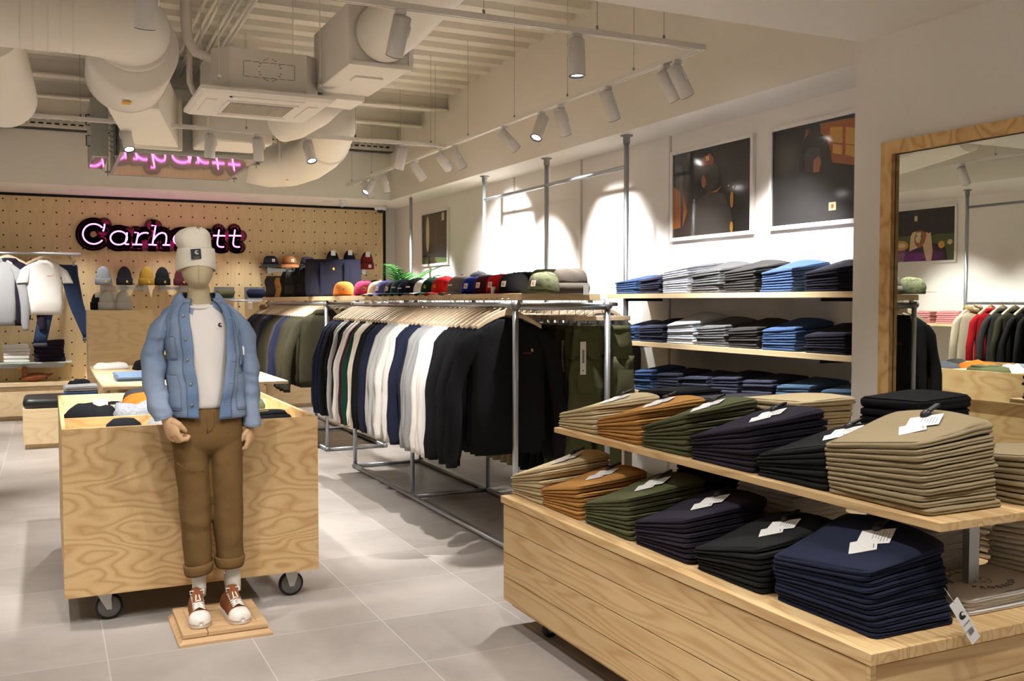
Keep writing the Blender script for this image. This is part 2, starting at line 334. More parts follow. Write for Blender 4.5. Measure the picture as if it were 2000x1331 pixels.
# corrugated flexible duct at far left
t = thing('flexible_duct', 'ribbed flexible white duct hanging at the far left edge', 'air duct', (-.28, 8.0, 3.1))
pts = [(-.33, 6.98, 3.22), (-.32, 7.3, 3.18), (-.3, 7.8, 3.12), (-.28, 8.5, 3.07)]
mb = MB(); P = []; Rr = []
for i in range(61):
    f = i/60*3; k = min(2, int(f)); q = Vector(pts[k]).lerp(Vector(pts[k+1]), f-k); P.append(q); Rr.append(.205+.03*(i/60)+(.003 if i % 3 == 0 else 0))
mb.tube(P, Rr, 32); mb.build('duct_hose', DUCT, t, world=True)
mb = MB(); mb.cyl((-.3, 7.78, 3.125), (-.3, 7.8, 3.12), .224, n=32); mb.build('clamp_band', BLACKP, t, world=True)
mb = MB(); mb.lathe([(.0, .06), (.14, .045), (.21, .01), (.235, 0)][::-1], n=32); mb.v = [(x-.28, 8.5+z, 3.07+y) for x, y, z in mb.v]; mb.build('end_cap', DUCT, t, world=True)
MB().cyl((-.3, 7.6, 3.3), (-.3, 7.6, 3.97), .004, n=6).build('hanger_rod', STEELM, t, world=True)
# grey air handling unit; it, the cabinet and joined ducts scaled about the camera
t = thing('air_handling_unit', 'grey metal air handling unit with a polished underside hung near the back wall', 'air handling unit', (1.280, 10.670, 2.887))
mb = MB(); mb.box(0.648, 9.763, 2.900, 1.896, 11.609, 3.399); mb.build('casing', AHU, t, world=True, bevel=.006)
mb = MB(); mb.box(0.662, 9.784, 2.887, 1.883, 11.577, 2.899); mb.build('base_panel', AHUB, t, world=True)
mb = MB()
for q in ((0.648, 9.747, 2.885, 1.896, 9.779, 2.914), (0.648, 11.566, 2.885, 1.896, 11.620, 2.914), (0.635, 9.763, 2.885, 0.667, 11.609, 2.914), (1.878, 9.763, 2.885, 1.910, 11.609, 2.914)): mb.box(*q)
mb.build('frame_rail', AHU, t, world=True)
for x, y in ((.61, 11.4), (1.94, 11.4), (.61, 10.1), (1.94, 10.1)):
    mb = MB(); mb.box(x-.03, y-.02, 2.885, x+.03, y+.02, 2.897); mb.cyl((x, y, 2.85), (x, y, 3.9), .005, n=8); mb.build('hanger_rod', STEELM, t, world=True)
t = thing('control_cabinet', 'narrow grey control cabinet with black handles beside the air unit', 'control cabinet', (0.480, 10.563, 2.876))
mb = MB(); mb.box(0.400, 10.136, 2.882, 0.555, 11.054, 3.442); mb.build('casing', AHU, t, world=True, bevel=.004)
mb = MB(); mb.box(0.411, 10.158, 2.874, 0.544, 11.033, 2.882); mb.build('base_panel', AHUB, t, world=True)
for y, z in ((10.3, 3.2), (10.3, 3.0)):
    mb = MB(); mb.tube([(.40, y, z), (.365, y, z), (.365, y, z+.1), (.40, y, z+.1)], .006, 8); mb.build('handle', BLACKP, t, world=True)
mb = MB()
for k in range(9):
    z = 2.95+k*.05; mb.tube([(.555, 10.17+.01*k, z), (.59, 10.18, z-.018), (.63, 10.22, z+.01)], .0037, 6)
mb.tube([(0.608, 10.169, 2.908), (0.608, 10.169, 3.399)], .006, 6); mb.build('cable_bundle', mat('grey_cables', (110, 108, 104), .6), t, world=True)
MB().cyl((0.480, 10.563, 3.421), (0.480, 10.563, 4.093), .005, n=8).build('hanger_rod', STEELM, t, world=True)
# right hand ductwork
t = thing('branch_duct', 'white rectangular duct box with a ribbed hose coming towards the camera', 'air duct', (2.08, 6.9, 3.1))
mb = MB(); mb.box(1.87, 6.45, 3.10, 2.30, 7.42, 3.53); mb.build('duct_box', DUCT, t, world=True, bevel=.006)
mb = MB(); mb.box(1.86, 6.43, 3.095, 2.31, 6.47, 3.125); mb.box(1.86, 6.43, 3.5, 2.31, 6.47, 3.54); mb.box(1.855, 6.43, 3.125, 1.885, 6.47, 3.5); mb.box(2.285, 6.43, 3.125, 2.315, 6.47, 3.5); mb.build('flange', DUCT, t, world=True)
mb = MB(); P = []; Rr = []
A = [Vector(q) for q in ((2.1, 6.45, 3.32), (2.12, 6.1, 3.35), (2.18, 5.7, 3.45), (2.3, 5.2, 3.6), (2.45, 4.5, 3.8))]
for i in range(73):
    f = i/72*4; k = min(3, int(f)); u = f-k; a, b = A[k], A[k+1]; m0 = (A[min(4, k+1)]-A[max(0, k-1)])/2; m1 = (A[min(4, k+2)]-A[k])/2
    q = (2*u**3-3*u**2+1)*a+(u**3-2*u**2+u)*m0+(-2*u**3+3*u**2)*b+(u**3-u**2)*m1; P.append(q); Rr.append(.19+(.004 if i % 2 else 0))
mb.tube(P, Rr, 32); mb.build('duct_hose', DUCT, t, world=True)
mb = MB(); mb.box(2.0, 6.75, 3.085, 2.2, 6.9, 3.1); mb.build('access_hatch', DUCT, t, world=True)
mb = MB(); mb.box(1.93, 7.42, 3.06, 2.27, 7.8, 3.4); mb.build('outlet_box', DUCT, t, world=True, bevel=.01)
mb = MB(); P = [(2.1, 7.78, 3.2), (2.05, 8.15, 3.14), (1.93, 8.45, 3.07), (1.85, 8.55, 3.05)]; mb.tube(P, [.17, .18, .18, .17], 28); mb.build('round_duct', DUCT, t, world=True)
t = thing('duct_plenum', 'white wrapped duct plenum fixed to the front of the grey air unit', 'air duct', (1.68, 10.0, 3.1))
taper(1.33, 1.92, 2.95, 3.33, 9.18, 1.27, 1.835, 2.94, 3.356, 9.75).build('plenum_body', DUCT, t, world=True, bevel=.02)
t = thing('duct_elbow', 'fat white duct elbow beside the grey air unit near the back bulkhead', 'air duct', (2.401, 10.083, 2.994))
mb = MB(); P = [(2.422, 9.016, 3.282), (2.518, 9.283, 3.197), (2.550, 9.571, 3.111), (2.534, 9.806, 3.036), (2.459, 10.030, 2.972), (2.312, 10.222, 2.924), (2.127, 10.307, 2.914), (1.931, 10.339, 3.100)][:7]+[(1.921, 10.339, 2.951)]
P = [(x, y, z+(.06 if z < 2.9 else .0)) for x, y, z in P]; mb.tube(P, .226, 36); mb.build('elbow_body', DUCT, t, world=True)
mb = MB(); mb.cyl((2.550, 9.635, 3.090), (2.545, 9.672, 3.079), .236, n=36); mb.build('duct_band', DUCT, t, world=True)
mb = MB(); mb.cyl((2.262, 10.254, 2.986), (2.230, 10.265, 2.983), .236, n=36); mb.build('duct_band', DUCT, t, world=True)
mb = MB(); mb.box(2.241, 10.083, 2.743, 2.315, 10.136, 2.755); mb.build('sticker', mat('yellow_sticker', (230, 170, 40), .5), t, world=True)
MB().cyl((2.347, 10.136, 3.100), (2.347, 10.136, 4.093), .005, n=8).build('hanger_rod', STEELM, t, world=True)
# ceiling cassette
t = thing('ceiling_cassette', 'white ceiling cassette air conditioner with a dark intake grille', 'air conditioner', (1.49, 7.66, 2.98))
def octo(x0, x1, y0, y1, c, z): return [(x0+c, y0, z), (x1-c, y0, z), (x1, y0+c, z), (x1, y1-c, z), (x1-c, y1, z), (x0+c, y1, z), (x0, y1-c, z), (x0, y0+c, z)]
MB().loft([octo(1.10, 1.88, 7.25, 8.03, .11, 3.03), octo(1.10, 1.88, 7.25, 8.03, .11, 3.33)], sm=False).build('casing', DUCT, t, world=True)
mb = MB(); mb.loft([octo(1.03, 1.94, 7.21, 8.11, .01, 2.98), octo(1.0, 1.97, 7.17, 8.15, .01, 3.0), octo(1.0, 1.97, 7.17, 8.15, .01, 3.025)], sm=False); mb.build('panel', WHITE, t, world=True)
mb = MB(); mb.box(1.22, 7.42, 2.972, 1.75, 7.9, 2.98); mb.build('grille_frame', WHITE, t, world=True)
mb = MB(); mb.box(1.25, 7.45, 2.9705, 1.72, 7.87, 2.9719, 0)
for k in range(34): mb.box(1.256+k*.0138, 7.45, 2.967, 1.262+k*.0138, 7.87, 2.9705, 1)
for k in range(4): mb.box(1.25, 7.55+k*.08, 2.9665, 1.72, 7.555+k*.08, 2.9705, 1)
mb.build('grille', [mat('grille_dark', (110, 102, 88), .7), mat('grille_slat', (196, 188, 172), .6)], t, world=True)
for a in ((1.24, 7.26, 1.76, 7.34), (1.24, 7.97, 1.76, 8.05), (1.07, 7.42, 1.15, 7.9), (1.82, 7.42, 1.90, 7.9)):
    mb = MB(); mb.box(a[0], a[1], 2.974, a[2], a[3], 2.98); mb.build('louvre', WHITE, t, world=True, bevel=.003)
mb = MB(); mb.box(1.215, 7.262, 2.972, 1.232, 7.285, 2.9799); mb.build('sensor', BLACKP, t, world=True)
mb = MB(); cx, cz = 1.5, 3.19
def dash(a, b):
    n = 6
    for k in range(n):
        p = Vector(a).lerp(Vector(b), (k+.12)/n); q = Vector(a).lerp(Vector(b), (k+.88)/n)
        mb.box(min(p.x, q.x)-.0015, 7.247, min(p.z, q.z)-.0015, max(p.x, q.x)+.0015, 7.2499, max(p.z, q.z)+.0015)
dash((1.31, 0, 3.13), (1.68, 0, 3.13)); dash((1.31, 0, 3.24), (1.68, 0, 3.24)); dash((1.31, 0, 3.13), (1.31, 0, 3.24)); dash((1.68, 0, 3.13), (1.68, 0, 3.24))
for k in range(24):
    a = 2*PI*k/24
    if k % 3: mb.box(cx+.08*math.cos(a)-.008, 7.247, cz+.08*math.sin(a)-.002, cx+.08*math.cos(a)+.008, 7.2499, cz+.08*math.sin(a)+.002)
mb.build('knockout_mark', mat('knockout', (120, 108, 90), .7), t, world=True)
for x, y in ((1.13, 7.2), (1.86, 7.2), (1.13, 8.07), (1.86, 8.07)):
    mb = MB(); mb.cyl((x, y, 3.1), (x, y, 4.0), .0035, n=8); mb.box(x-.012, y-.006, 3.09, x+.012, y+.06, 3.11); mb.build('hanger_rod', DUCT, t, world=True)
# refrigerant pipe dropping into the cassette, and conduits on the deck
mb = MB(); mb.tube([(.93, 7.4, 4.0), (.93, 7.4, 3.5), (.945, 7.4, 3.38), (1.0, 7.4, 3.3), (1.09, 7.4, 3.27), (1.16, 7.4, 3.265)], .035, 16); tag(recentre(mb.build('insulated_pipe', DUCT)), 'thick white insulated pipe bending into the side of the ceiling cassette', 'pipe')
mb = MB(); mb.tube([(1.0, 7.75, 4.0), (1.0, 7.75, 3.4), (1.0, 7.75, 3.15), (1.03, 7.75, 3.08), (1.09, 7.75, 3.06)], .022, 12); tag(recentre(mb.build('drain_pipe', DUCT)), 'thin white drain pipe behind the thick insulated pipe', 'pipe')
nth_ = nth
for k in range(7):
    x = 1.16+k*.055+(.03 if k > 2 else 0); mb = MB(); mb.cyl((x, 4.1, 3.955-.03*(k % 2)), (x, 10.5, 3.80-.03*(k % 2)), .014, n=10)
    tag(recentre(mb.build('conduit_pipe', DUCT)), '%s white conduit from the left in the bundle under the roof deck' % nth_(k), 'pipe', 'bundle of conduits under the roof deck')
mb = MB(); mb.tube([(XL+.1, 6.2, 3.86), (1.9, 6.2, 3.86), (2.05, 6.2, 3.86)], .03, 14); mb.cyl((2.03, 6.2, 3.86), (2.09, 6.2, 3.86), .036, n=14); tag(recentre(mb.build('sprinkler_pipe', DUCT)), 'white sprinkler pipe crossing below the roof deck at the top', 'pipe')
# ------------------------------------------------------------------ track lighting
TZ = 3.05
def track(p0, p1, name, label, wires):
    t = thing('lighting_track', label, 'lighting track', tuple((Vector(p0)+Vector(p1))/2))
    mb = MB(); d = Vector(p1)-Vector(p0)
    if abs(d.x) > abs(d.y): mb.box(min(p0[0], p1[0]), p0[1]-.018, TZ-.033, max(p0[0], p1[0]), p0[1]+.018, TZ); mb.box(min(p0[0], p1[0])+.01, p0[1]-.005, TZ-.0335, max(p0[0], p1[0])-.01, p0[1]+.005, TZ-.0331, 1)
    else: mb.box(p0[0]-.018, min(p0[1], p1[1]), TZ-.033, p0[0]+.018, max(p0[1], p1[1]), TZ); mb.box(p0[0]-.005, min(p0[1], p1[1])+.01, TZ-.0335, p0[0]+.005, max(p0[1], p1[1])-.01, TZ-.0331, 1)
    mb.build('rail', [WHITE, mat('track_slot', (150, 142, 130), .6)], t, world=True)
    for w in wires:
        mb = MB(); q = Vector(p0).lerp(Vector(p1), w); mb.cyl((q.x, q.y, TZ), (q.x, q.y, zc(q.y)), .0016, n=6); mb.cyl((q.x, q.y, TZ), (q.x, q.y, TZ+.025), .008, n=8)
        mb.build('suspension_wire', STEELM, t, world=True)
    return t
T1X = 3.60; T2Y = 9.02; T3Y = 4.87
track((T1X, T3Y-.02, TZ), (T1X, 13.0-.4, TZ), 't', 'long white lighting track running along the right-hand bulkhead', (.1, .22, .34, .47, .58, .72, .86, .97))
track((-1.5, T2Y, TZ), (T1X-.02, T2Y, TZ), 't', 'white cross track passing in front of the cassette and air unit', (.12, .35, .62, .82, .97))
track((-1.5, T3Y, TZ), (T1X-.02, T3Y, TZ), 't', 'nearest white cross track at the top of the picture', (.3, .5, .72, .86, .95))
track((-1.0, T3Y+.03, TZ), (-1.0, 12.5, TZ), 't', 'white lighting track on the far left, seen only in the mirror', (.05, .3, .6, .9))
def head(x, y, d, label, power, size=64, blend=.7, lit=True, arm=1, vis=True, group=None, warm=(1, .985, .965)):
    d = Vector(d).normalized(); t = thing('track_spotlight', label, 'track light', (x, y, TZ-.035), group=group)
    o = Vector((x, y, TZ-.035)); pv = o+Vector((0, 0, -.085))
    mb = MB(); mb.box(x-.028, y-.016, TZ-.06, x+.028, y+.016, TZ-.0345); mb.cyl((x, y, TZ-.085), (x, y, TZ-.06), .014, n=12); mb.build('adapter', LAMPW, t, world=True, bevel=.003)
    side = d.cross(Vector((0, 0, 1)));
    if side.length < .05: side = Vector((1, 0, 0))
    side.normalize(); side *= arm
    mb = MB(); mb.tube([o+Vector((0, 0, -.045)), o+side*.035+Vector((0, 0, -.05)), pv+side*.056, pv+side*.056+d*.05], .006, 6); mb.build('bracket', LAMPW, t, world=True)
    b = pv-d*.05; f = pv+d*.155
    mb = MB(); mb.cyl(b, f, .0475, n=32, cap=(True, False)); mb.cyl(b-d*.0004, b-d*.0016, .042, n=32); mb.build('housing', LAMPW, t, world=True)
    ri = MB(); a = d.orthogonal().normalized(); c = d.cross(a)
    rg = [[f+d*e+(a*math.cos(2*PI*k/32)+c*math.sin(2*PI*k/32))*r for k in range(32)] for r, e in ((.0475, 0), (.0475, .003), (.038, .003), (.037, -.008))]
    ri.loft(rg, cap=(False, False)); ri.build('bezel', BLACKP, t, world=True)
    gl = MB(); gl.cyl(f-d*.012, f-d*.008, .0375, n=32); gl.build('lens', GLOW, t, world=True)
    l = bpy.data.lights.new('spot', 'SPOT'); l.energy = power; l.spot_size = math.radians(size); l.spot_blend = blend; l.shadow_soft_size = .035; l.color = warm
    lo = bpy.data.objects.new('spot_light', l); C.objects.link(lo); lo.parent = t; lo.location = f+d*.02-t.location
    lo.rotation_euler = d.to_track_quat('-Z', 'Y').to_euler()
    return t
WALLD = (.62, .05, -.78)
PW = 150
def y1(px, py): return atX(px, py, T1X).y
g = 'spotlights on the right-hand track'
head(T1X, y1(1322, 120), (.60, .12, -.79), 'white spotlight at the near end of the right-hand track, tilted to the right', 115)
head(T1X, y1(1300, 128), (.52, -.05, -.85), 'white spotlight just left of the one at the near end of the right-hand track', 110)
head(T1X, y1(1187, 168), (.5, .25, -.83), 'white spotlight third from the near end of the right-hand track', 85)
head(T1X, y1(1095, 200), (.45, .3, -.84), 'white spotlight on the right-hand track, just right of the lit one', 90)
head(T1X, y1(1058, 216), (-.45, -.25, -.85), 'lit white spotlight on the right-hand track shining toward the camera', PW)
head(T1X, y1(985, 243), (.72, -.05, -.69), 'white spotlight tilted hard to the right, left of the lit one on the right-hand track', 100)
head(T1X, y1(888, 280), (.6, .1, -.79), 'white spotlight just past the junction of the right-hand track and cross track', PW)
head(T1X, y1(862, 292), (.75, .5, -.6), 'small-looking white spotlight behind the junction of tracks', PW)
head(T1X, y1(812, 313), (.6, .05, -.79), 'white spotlight tilted right, just beyond the cross track junction', PW)
head(T1X, y1(750, 338), (.25, .1, -.95), 'white spotlight right of the far lit spotlight on the right-hand track', PW)
head(T1X, y1(727, 346), (-.65, -.25, -.75), 'lit white spotlight toward the far end of the right-hand track', PW)
head(T1X, y1(714, 350), (.5, .2, -.85), 'white spotlight half hidden behind the far lit spotlight', PW)
head(T1X, y1(665, 368), (.35, .1, -.9), 'white spotlight at the far end of the right-hand track', PW)
def x2(px, py): return atY(px, py, T2Y).x
head(x2(246, 236), T2Y, (.12, -.45, -.88), 'lit white spotlight on the cross track, left of the grey air unit', PW)
head(x2(410, 246), T2Y, (0, .25, -.97), 'white spotlight on the cross track below the cassette', PW)
head(x2(602, 262), T2Y, (.1, -.45, -.88), 'lit white spotlight on the cross track, right of the grey air unit', PW)
head(x2(785, 280), T2Y, (-.12, .3, -.95), 'white spotlight at the right end of the middle cross track', PW)
def x3(px, py): return atY(px, py, T3Y).x
head(x3(1126, 60), T3Y, (.0, -.06, -1), 'lit white spotlight pointing straight down from the nearest cross track', PW)
head(x3(782, -5), T3Y, (-.05, .5, -.86), 'white spotlight aimed away from the camera at the top centre', PW)
head(x3(284, -45), T3Y, (.0, .4, -.9), 'white spotlight cut by the top edge above the mannequin', PW)
# the same lamps over the part of the shop behind and beside the camera (seen in the mirror, lighting the front)
for i, (x, y, d) in enumerate(((-1.0, 6.2, (-.6, .1, -.8)), (-1.0, 7.6, (-.55, .1, -.8)), (-1.0, 9.0, (-.6, 0, -.8)), (-1.0, 10.6, (.3, .1, -.9)), (-1.0, 12.0, (.2, .5, -.8)), (-.4, T3Y, (.3, .3, -.9)), (1.75, T2Y, (.1, .3, -.9)), (-.9, T2Y, (.2, .3, -.9)))):
    head(x, y, d, '%s white spotlight over the left aisle' % nth(i), 70 if i == 5 else PW)
for i, (x, y) in enumerate(((-1.2, 3.0), (.2, 3.0), (1.5, 3.0), (2.9, 3.0), (-1.2, 1.2), (.2, 1.2), (1.5, 1.2), (2.9, 1.2), (-1.2, -.8), (.2, -.8), (1.5, -.8), (2.9, -.8))):
    downlight(x, y, 2.924, '%s recessed downlight of the low front ceiling' % nth(i))
    l = bpy.data.lights.new('downlight', 'SPOT'); l.energy = (90 if y > 2 else 80) if x < 1 else 52; l.spot_size = math.radians(95); l.spot_blend = .6; l.shadow_soft_size = .05; l.color = (1, .985, .965)
    lo = bpy.data.objects.new('downlight_lamp', l); C.objects.link(lo); lo.location = (x, y, 2.91)
for i, (x, y, tx, tz_, en) in enumerate(((-.35, 2.1, .68, 1.15, 62), (1.55, 2.35, .70, 1.15, 52), (.45, 1.6, .68, .6, 36))):
    downlight(x, y, 2.924, '%s adjustable ceiling spotlight of the front ceiling aimed at the mannequin' % nth(i))
    l = bpy.data.lights.new('accent', 'SPOT'); l.energy = en; l.spot_size = math.radians(42); l.spot_blend = .5; l.shadow_soft_size = .035; l.color = (1, .985, .965)
    lo = bpy.data.objects.new('accent_lamp', l); C.objects.link(lo); lo.location = (x, y, 2.91); lo.rotation_euler = (Vector((tx, 4.55, tz_))-Vector((x, y, 2.91))).to_track_quat('-Z', 'Y').to_euler()
for px in (152, 331, 497, 652):
    p = atZ(px, 380, LOWZ); l = bpy.data.lights.new('downlight', 'SPOT'); l.energy = 60; l.spot_size = math.radians(80); l.spot_blend = .6; l.shadow_soft_size = .04; l.color = (1, .985, .965)
    lo = bpy.data.objects.new('downlight_lamp', l); C.objects.link(lo); lo.location = (p.x, 13.25, 2.86)
# ------------------------------------------------------------------ security camera
t = thing('dome_camera', 'white dome security camera on the ceiling at the corner of the plywood wall', 'security camera', (4.35, 13.5, LOWZ))
MB().lathe([(.0, 0), (.085, 0), (.085, -.05), (.07, -.065), (0, -.065)][::-1], n=24).build('housing', WHITE, t)
MB().lathe([(.055, -.065), (.05, -.09), (.03, -.105), (.0, -.11)][::-1], n=24).build('dome', BLACKP, t)
# ------------------------------------------------------------------ rolling plywood bin behind the mannequin
def caster(x, y, r, loc, parent_name, label, axis, parent=None, wheel=None, swivel=.03, h=None):
    # parts of the furniture that carries them
    h = h or 2*r+.02
    ox = MB(); ox.box(x-.035, y-.03, h-.004, x+.035, y+.03, h); ox.cyl((x, y, h-.016), (x, y, h-.004), .022, n=16)
    for s in (-1, 1):
        w = .019*s
        pr = [(-.034, h-.014), (.034, h-.014), (.03, h-.045), (.012+swivel*.4, r-.012), (-.010+swivel*.4, r-.012)]
        f = (lambda a, b, c, w=w: (x+a, y+w+c, b))
        ox.prism(pr, -.0018, .0018, 0, f)
    k = ox.build('caster', wheel[1], parent, world=True)
    wb = MB(); cx = x+swivel*.4
    prof = [(r*.0, -.013), (r*.78, -.013), (r*.8, -.010), (r*.97, -.010), (r, -.005), (r, .005), (r*.97, .010), (r*.8, .010), (r*.78, .013), (0, .013)]
    rg = [[(cx+q*math.cos(2*PI*i/28), y+z, r+q*math.sin(2*PI*i/28)) for i in range(28)] for q, z in prof]
    wb.loft(rg); wb.m = [1 if 28*2 <= i < 28*7 else 0 for i in range(len(wb.f))]
    o = wb.build('wheel', [wheel[0], BLACKP], k, world=True)
    return k
BX0, BX1, BY0, BY1, BZ0, BZ1 = .046, 1.213, 4.80, 6.56, .145, .92
GREYW = mat('grey_caster_wheel', (118, 116, 116), .6); FORK = mat('caster_fork', (190, 190, 186), .4, metal=.6)
bin_t = thing('display_bin', 'rolling plywood bin with divided open top behind the mannequin', 'display bin', ((BX0+BX1)/2, (BY0+BY1)/2, 0))
T = .018
MB().box(BX0, BY0, BZ0, BX1, BY0+T, BZ1).build('front_panel', PLY, bin_t, world=True, bevel=.0015)
MB().box(BX0, BY1-T, BZ0, BX1, BY1, BZ1).build('back_panel', PLYL, bin_t, world=True, bevel=.0015)
PLYS = wood('plywood_side', (222, 190, 138), (180, 130, 74), (1, .8, 2.3), 9, 1.75, sharp=.62, amt=.8)
MB().box(BX0, BY0+T, BZ0, BX0+T, BY1-T, BZ1).build('side_panel', PLYS, bin_t, world=True)
MB().box(BX1-T, BY0+T, .68, BX1, BY1-T, BZ1).build('side_panel', PLYS, bin_t, world=True)
MB().box(BX1-.16, BY0+T, BZ0, BX1-.14, BY1-T, .68).build('recessed_panel', PLYS, bin_t, world=True)
MB().box(BX0+T, 5.37, .70, BX1-T, 5.388, .905).build('divider', PLY, bin_t, world=True)
MB().box(BX0+T, 5.97, .70, BX1-T, 5.988, .905).build('divider', PLYL, bin_t, world=True)
MB().box(BX0+T, BY0+T, .67, BX1-T, BY1-T, .685).build('bin_floor', PLYL, bin_t, world=True)
for x, y, s in ((BX0+.17, BY0+.1, .05), (BX1-.12, BY0+.1, .0), (BX0+.17, BY1-.12, .05), (BX1-.12, BY1-.12, 0)):
    caster(x, y, .0625, None, '', '', 'x', bin_t, (GREYW, FORK), s)
# ------------------------------------------------------------------ pine planter table with upper shelf
PX0, PX1, PY0, PY1 = 1.885, 3.09, 1.815, 4.035
PT = .600
pt = thing('display_table', 'rolling pine-clad display table with slatted top and a raised shelf', 'display table', ((PX0+PX1)/2, (PY0+PY1)/2, 0))
zb = [.115, .227, .339, .451, .563]
for k in range(4): MB().box(PX0, PY0+.016, zb[k]+.0018, PX0+.02, PY1, zb[k+1]-.0018).build('side_board', PINE, pt, world=True, bevel=.0015)
for k in range(4): MB().box(PX0+.022, PY0, zb[k]+.0018, PX1-.022, PY0+.02, zb[k+1]-.0018).build('end_board', PINEX, pt, world=True, bevel=.0015)
for k in range(4): MB().box(PX0+.022, PY1-.02, zb[k]+.0018, PX1-.022, PY1, zb[k+1]-.0018).build('end_board', PINEX, pt, world=True)
for k in range(4): MB().box(PX1-.02, PY0+.016, zb[k]+.0018, PX1, PY1, zb[k+1]-.0018).build('side_board', PINE, pt, world=True)
for x in (PX0+.0005, PX1-.0205): MB().box(x, PY0-.0005, .115, x+.02, PY0+.0155, .563).build('corner_post', PINE, pt, world=True)
nx = 9; w = (PX1-PX0+.02)/nx
for k in range(nx): MB().box(PX0-.01+k*w+.0008, PY0-.012, .568, PX0-.01+(k+1)*w-.0008, PY1+.012, PT).build('top_plank', PINE, pt, world=True, bevel=.002)
MB().box(PX0+.021, PY0+.021, .13, PX1-.021, PY1-.021, .56).build('inner_carcass', mat('carcass_dark', (90, 64, 38), .8), pt, world=True)
MB().box(PX0+.03, PY0+.03, .09, PX1-.03, PY1-.03, .12).build('base_frame', PINEX, pt, world=True)
DKW = mat('dark_caster_wheel', (42, 42, 44), .5)
for x, y in ((PX0+.11, PY1-.25), (PX0+.11, PY0+.12), (PX1-.11, PY1-.25), (PX1-.11, PY0+.12)): caster(x, y, .037, None, '', '', 'x', pt, (DKW, STEELM), 0, h=.092)
UX0, UX1, UY0, UY1, UZ = 2.14, 2.86, 1.825, 4.02, .905
nx = 5; w = (UX1-UX0)/nx
for k in range(nx): MB().box(UX0+k*w+.0008, UY0, UZ-.024, UX0+(k+1)*w-.0008, UY1, UZ).build('shelf_plank', PINE, pt, world=True, bevel=.0015)
for x, y in ((2.50, 2.02), (2.50, 3.95)):
    MB().box(x-.022, y-.012, PT, x+.022, y+.012, UZ-.025).build('shelf_post', ALU, pt, world=True)
MB().box(2.48, 2.0, UZ-.045, 2.52, 3.97, UZ-.0245).build('shelf_rail', ALU, pt, world=True)
# ------------------------------------------------------------------ tube racks
def pipe(pts, r=.0165, n=14, **k): return MB().tube(pts, r, n)
def rack(x, y0, y1, label, name='clothes_rack', ztop=1.473, x2=None, mid=None):
    t = thing(name, label, 'clothes rack', (x, (y0+y1)/2, 0)); r = .0165
    for xx in ((x,) if x2 is None else (x, x2)):
        rr = .018
        pipe([(xx, y0, .02), (xx, y0, ztop-.01)], rr).build('upright', STEEL, t, world=True)
        pipe([(xx, y1, .02), (xx, y1, ztop-.01)], rr).build('upright', STEEL, t, world=True)
        pipe([(xx, y0-.012, ztop), (xx, y1+.012, ztop)], r).build('hanging_rail', STEEL, t, world=True)
        pipe([(xx, y0-.01, .02), (xx, y1+.01, .02)], .019).build('base_rail', STEEL, t, world=True)
        for ym in (mid or []): pipe([(xx, ym, .02), (xx, ym, ztop)], .0165).build('upright', STEEL, t, world=True)
        for yy in (y0, y1):
            for zz in (.02, ztop): MB().cyl((xx, yy-.024, zz), (xx, yy+.024, zz), .0235, n=14).build('clamp', STEELM, t, world=True)
    if x2 is not None:
        for yy in (y0, (y0+y1)/2+.15, y1): pipe([(x, yy, .02), (x2, yy, .02)], r).build('cross_tube', STEEL, t, world=True)
        for yy in (y0, y1): pipe([(x, yy, ztop-.012), (x2, yy, ztop-.012)], r).build('cross_tube', STEEL, t, world=True)
    return t
RX, RX2 = 2.465, 3.09
rk1 = rack(RX, 5.11, 8.42, 'galvanised tube double clothes rack nearest the camera, full of sweatshirts', x2=RX2, mid=[6.9])
rk2 = rack(RX+.025, 9.48, 12.3, 'galvanised tube clothes rack with jackets, behind the sweatshirt rack', x2=RX2, mid=[])
# long plywood shelf above the racks
t = thing('cap_shelf', 'long plywood shelf on short posts above the racks, holding caps and bags', 'shelf', (2.76, 8.8, 1.503))
MB().box(2.475, 5.06, 1.503, 3.01, 12.55, 1.544).build('shelf_board', EDGE, t, world=True, bevel=.002)
for y in (5.11, 6.9, 8.42, 9.48, 10.9, 12.3):
    for x in (RX+.03, 2.97): MB().cyl((x, y, 1.488), (x, y, 1.503), .016, n=12).build('support_post', STEEL, t, world=True)
# wall posts on the right with shelves
wp = thing('wall_rail_system', 'three floor-to-ceiling galvanised posts with high and low rails by the right wall', 'wall rail', (4.35, 8.3, 0))
WPY = [6.9, 8.33, 9.8]
for y in WPY:
    pipe([(4.35, y, .01), (4.35, y, LOWZ-.01)], .0215).build('wall_post', STEEL, wp, world=True)
    MB().lathe([(.052, LOWZ-.001), (.052, LOWZ-.008), (.03, LOWZ-.012), (.028, LOWZ-.07), (.022, LOWZ-.07)][::-1], (4.35, y, 0), n=24).build('ceiling_flange', STEELM, wp, world=True)
zr = atX(1216, 328, 4.35).z
pipe([(4.35, WPY[0], zr), (4.35, WPY[2], zr)], .018).build('high_rail', STEEL, wp, world=True)
pipe([(4.35, 7.05, 1.47), (4.35, 12.2, 1.47)], .0165).build('low_rail', STEEL, wp, world=True)
pipe([(4.35, 12.2, .01), (4.35, 12.2, LOWZ-.01)], .0215).build('wall_post', STEEL, wp, world=True)
for z, y1, lab in ((1.557, 7.12, 'topmost plywood wall shelf holding folded jeans'), (1.172, 7.05, 'middle plywood wall shelf holding folded jeans'), (.775, 7.05, 'lowest plywood wall shelf holding folded jeans')):
    t = thing('wall_shelf', lab, 'shelf', (4.5, 5.6, z))
    MB().box(4.30, MY+.005, z-.037, WX-.014, y1, z).build('shelf_board', EDGE, t, world=True, bevel=.0015)
    for y in (4.6, 6.86):
        MB().box(4.32, y-.006, z-.06, WX-.014, y+.006, z-.037).build('bracket', BLACKP, t, world=True)
MB_ = MB()
